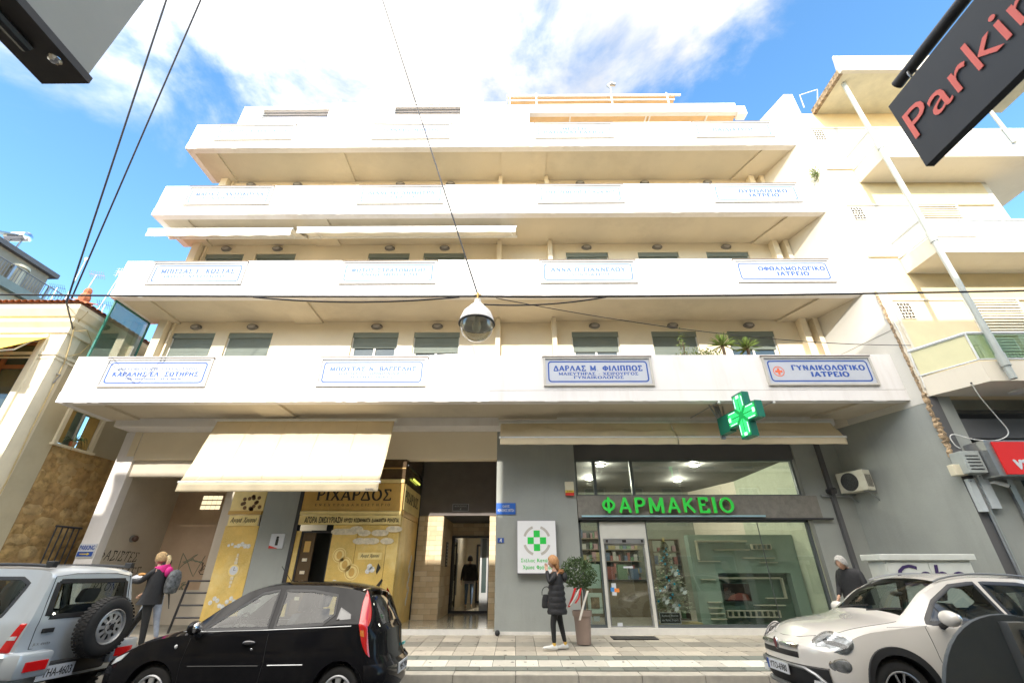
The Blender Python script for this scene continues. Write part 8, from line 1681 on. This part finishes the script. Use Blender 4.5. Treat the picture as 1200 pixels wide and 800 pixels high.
bg_ = thing('handbag', 'black handbag with pink trim carried by the woman in the black coat', 'handbag', (0.66, 10.3, 1.0)); bz = z0
MB().loft([[(0.66+sx*0.5*w_, 10.66+sy*0.055, bz+z) for sx, sy in ((-1, -1), (1, -1), (1, 1), (-1, 1))] for z, w_ in ((0.70, 0.19), (0.73, 0.22), (0.86, 0.20), (0.95, 0.15))]).build('bag_body', COAT, bg_, bevel=0.015, smooth=True); MB().tube([(0.66+0.10*cos(a), 10.66, bz+0.97+0.12*sin(a)) for a in [pi*k/12-0.2 for k in range(15)]], 0.009, 6).build('handle', BLACK, bg_); MB().box(0.68, 0.75, 10.598, 10.604, bz+0.76, bz+0.82).build('pink_tag', pm('pink_trim', (0.5, 0.04, 0.12), 0.5), bg_)
# 2. blond walker with pink hood (faces -x)
z0 = gz(10.2)
W = dict(pelvis=(0, 0, .94), chest=(.03, 0, 1.32), neck=(.05, 0, 1.47), head=(.08, 0, 1.62), shl=(.02, .17, 1.41), shr=(.02, -.17, 1.41), ell=(.22, .20, 1.20), wrl=(.42, .16, 1.22), elr=(.10, -.25, 1.15), wrr=(.33, -.24, .97),
         hpl=(0, .09, .87), hpr=(0, -.09, .87), knl=(-.07, .09, .48), knr=(.22, -.09, .50), anl=(-.12, .09, .09), anr=(.36, -.09, .12), tol=(.02, .09, .03), tor=(.50, -.09, .12))
def hairp(t, R):
    cap_hair(HAIRB, 0.010)(t, R); MB().tube([tuple(R @ Vector(p)) for p in ((-0.09, 0, 0.05), (-0.14, 0, 0.04), (-0.165, 0, -0.02), (-0.16, 0, -0.10), (-0.15, 0, -0.15))], [0.025, 0.04, 0.045, 0.035, 0.01], 10).build('ponytail', pm('pale_blond_hair', (0.62, 0.50, 0.28), 0.6, var=0.3, scale=40), t, local=True, smooth=True); MB().tube([tuple(R @ Vector((-0.1, 0, 0.05))), tuple(R @ Vector((-0.12, 0, 0.045)))], 0.034, 10).build('hair_tie', INK, t, local=True)
rings = [(0.03, 0, 1.43, .11, .18), (0.02, 0, 1.30, .155, .21), (0, 0, 1.1, .16, .21), (.01, 0, .9, .19, .215), (.03, 0, .80, .22, .22), (.03, 0, .80, .17, .18)]
t = build_person('blond woman in black jacket with pink hood walking left past the graffiti', (-7.35, 10.2, z0), pi+0.15, W, hair=HAIRB, hair_fn=hairp, tilt=0.0, coat_rings=rings, shoemat=pm('maroon_trainer', (0.25, 0.03, 0.05), 0.6), leg_r=(0.088, 0.066, 0.05))
PINK = pm('pink_hood', (0.70, 0.03, 0.25), 0.8); b = MB(); n = 20
b.add([(0.0+0.12*r_*cos(a)-dz*0.1, 0.12*r_*sin(a), 1.47+dz-0.03*(cos(a)+1)) for r_, dz in ((0.6, 0.05), (1.05, 0.05), (1.25, -0.02), (1.15, -0.09), (0.9, -0.09)) for a in [2*pi*k/n for k in range(n)]], [(j*n+k, j*n+(k+1) % n, (j+1)*n+(k+1) % n, (j+1)*n+k) for j in range(4) for k in range(n)]); b.ball((-0.15, 0, 1.38), (0.06, 0.11, 0.10), 12, 8); b.build('pink_hood', PINK, t, local=True, smooth=True)
MB().grid(lambda u, v: (0.03+0.16*cos(-pi*u), 0.212*sin(-pi*u), 1.36-0.16*v), 20, 4).build('sequin_yoke', pm('sequin_grey', (0.10, 0.10, 0.12), 0.4, var=0.9, scale=60), t, local=True, smooth=True)
pk_ = thing('paper_parcel', 'crumpled white paper wrap with a pastry held by the blond woman', 'food', (-7.85, 10.35, 1.45)); b = MB().ball((-7.87, 10.36, z0+1.27), (0.15, 0.08, 0.06), 14, 10); b.v = [tuple(Vector(p)+Vector((1, 0.5, 1))*0.02*mnoise.noise(Vector(p)*14)) for p in b.v]; b.build('paper', PLATE, pk_, smooth=False); MB().ball((-7.82, 10.34, z0+1.33), (0.09, 0.05, 0.035), 12, 8).build('pastry', pm('pastry', (0.55, 0.28, 0.08), 0.7), pk_, smooth=True)
# 3. companion behind her with a grey backpack
z0 = gz(10.75)
W = dict(pelvis=(0, 0, .92), chest=(.02, 0, 1.26), neck=(.03, 0, 1.40), head=(.05, 0, 1.53), shl=(.0, .17, 1.34), shr=(.0, -.17, 1.34), ell=(.04, .22, 1.08), wrl=(.14, .2, .88), elr=(.05, -.22, 1.08), wrr=(.15, -.2, .88),
         hpl=(0, .09, .85), hpr=(0, -.09, .85), knl=(.18, .09, .48), knr=(-.10, -.09, .47), anl=(.30, .09, .10), anr=(-.22, -.09, .10), tol=(.42, .09, .07), tor=(-.08, -.09, .04))
t = build_person('person in pale jeans half hidden behind the blond woman', (-7.74, 10.85, z0), pi, W, hair=HAIRD, hair_fn=cap_hair(HAIRD), legmat=JEANL, topmat=pm('dark_grey_top', (0.05, 0.05, 0.055), 0.8), shoemat=pm('green_blue_trainer', (0.05, 0.2, 0.22), 0.6))
bk = thing('backpack', 'grey patterned backpack worn behind the blond woman', 'backpack', (-7.06, 10.35, 1.4)); z0 = gz(10.2)
b = MB(); b.loft([[(-7.10+0.10*cx_*w_, 10.30+0.16*cy_*w_, z0+z) for cx_, cy_ in [(cos(2*pi*k/16), sin(2*pi*k/16)) for k in range(16)]] for z, w_ in ((0.98, .4), (1.0, .9), (1.12, 1.1), (1.28, 1.05), (1.38, .8), (1.42, .3))]); b.build('bag_body', pm('grey_pattern_fabric', (0.12, 0.13, 0.14), 0.8, var=0.8, scale=18), bk, smooth=True, angle=60); MB().tube([(-7.1, 10.28, z0+0.98), (-7.0, 10.28, z0+0.72)], 0.008, 5).tube([(-7.12, 10.34, z0+0.98), (-7.06, 10.34, z0+0.78)], 0.008, 5).build('dangling_strap', BLACK, bk)
# 4. man in the corridor, back to us (local +x = world +y)
W = dict(pelvis=(0, 0, .93), chest=(0, 0, 1.32), neck=(.0, 0, 1.48), head=(.03, 0, 1.61), shl=(0, .19, 1.42), shr=(0, -.19, 1.42), ell=(-.04, .27, 1.15), wrl=(-.02, .30, .90), elr=(-.04, -.27, 1.15), wrr=(-.02, -.30, .90),
         hpl=(0, .10, .87), hpr=(0, -.10, .87), knl=(.02, .10, .48), knr=(.0, -.10, .48), anl=(-.02, .10, .09), anr=(.06, -.09, .09), tol=(.12, .11, .035), tor=(.2, -.09, .035))
rings = [(0, 0, 1.46, .09, .14), (0, 0, 1.40, .13, .22), (0, 0, 1.25, .15, .25), (0, 0, 1.05, .16, .25), (0, 0, .90, .165, .25), (0, 0, .90, .12, .2)]
t = build_person('man in black jacket and blue jeans walking away inside the lit entrance corridor', (-1.72, 18.6, 0.42), pi/2, W, hair_fn=cap_hair(HAIRD), legmat=JEAN, coat_rings=rings, shoemat=pm('beige_shoe', (0.35, 0.28, 0.18), 0.7)); bx('shirt_tail', pm('grey_shirt', (0.22, 0.21, 0.25), 0.8), t, -0.14, 0.14, -0.19, 0.19, .80, .90, local=True, bevel=0.03)
# 5. white-haired man looking down by the white cabinet (faces -x)
W = dict(pelvis=(-.05, 0, .92), chest=(.0, 0, 1.31), neck=(.07, 0, 1.46), head=(.17, 0, 1.55), shl=(.02, .19, 1.40), shr=(.02, -.19, 1.40), ell=(.05, .25, 1.12), wrl=(.22, .2, .98), elr=(.05, -.25, 1.12), wrr=(.22, -.2, .98),
         hpl=(-.05, .10, .86), hpr=(-.05, -.10, .86), knl=(.08, .10, .48), knr=(-.08, -.10, .48), anl=(.04, .10, .09), anr=(-.2, -.10, .09), tol=(.18, .10, .035), tor=(-.06, -.10, .035))
rings = [(.05, 0, 1.46, .10, .14), (.02, 0, 1.40, .15, .22), (-.01, 0, 1.25, .17, .25), (-.03, 0, 1.05, .18, .25), (-.03, 0, .85, .19, .25), (-.03, 0, .85, .15, .2)]
t = build_person('white haired man in a black jacket looking down behind the white car', (6.55, 9.75, gz(9.75)), pi+0.45, W, hair_fn=cap_hair(HAIRW, 0.012, bulk=1.0), coat_rings=rings, tilt=0.42, legmat=JEAN)
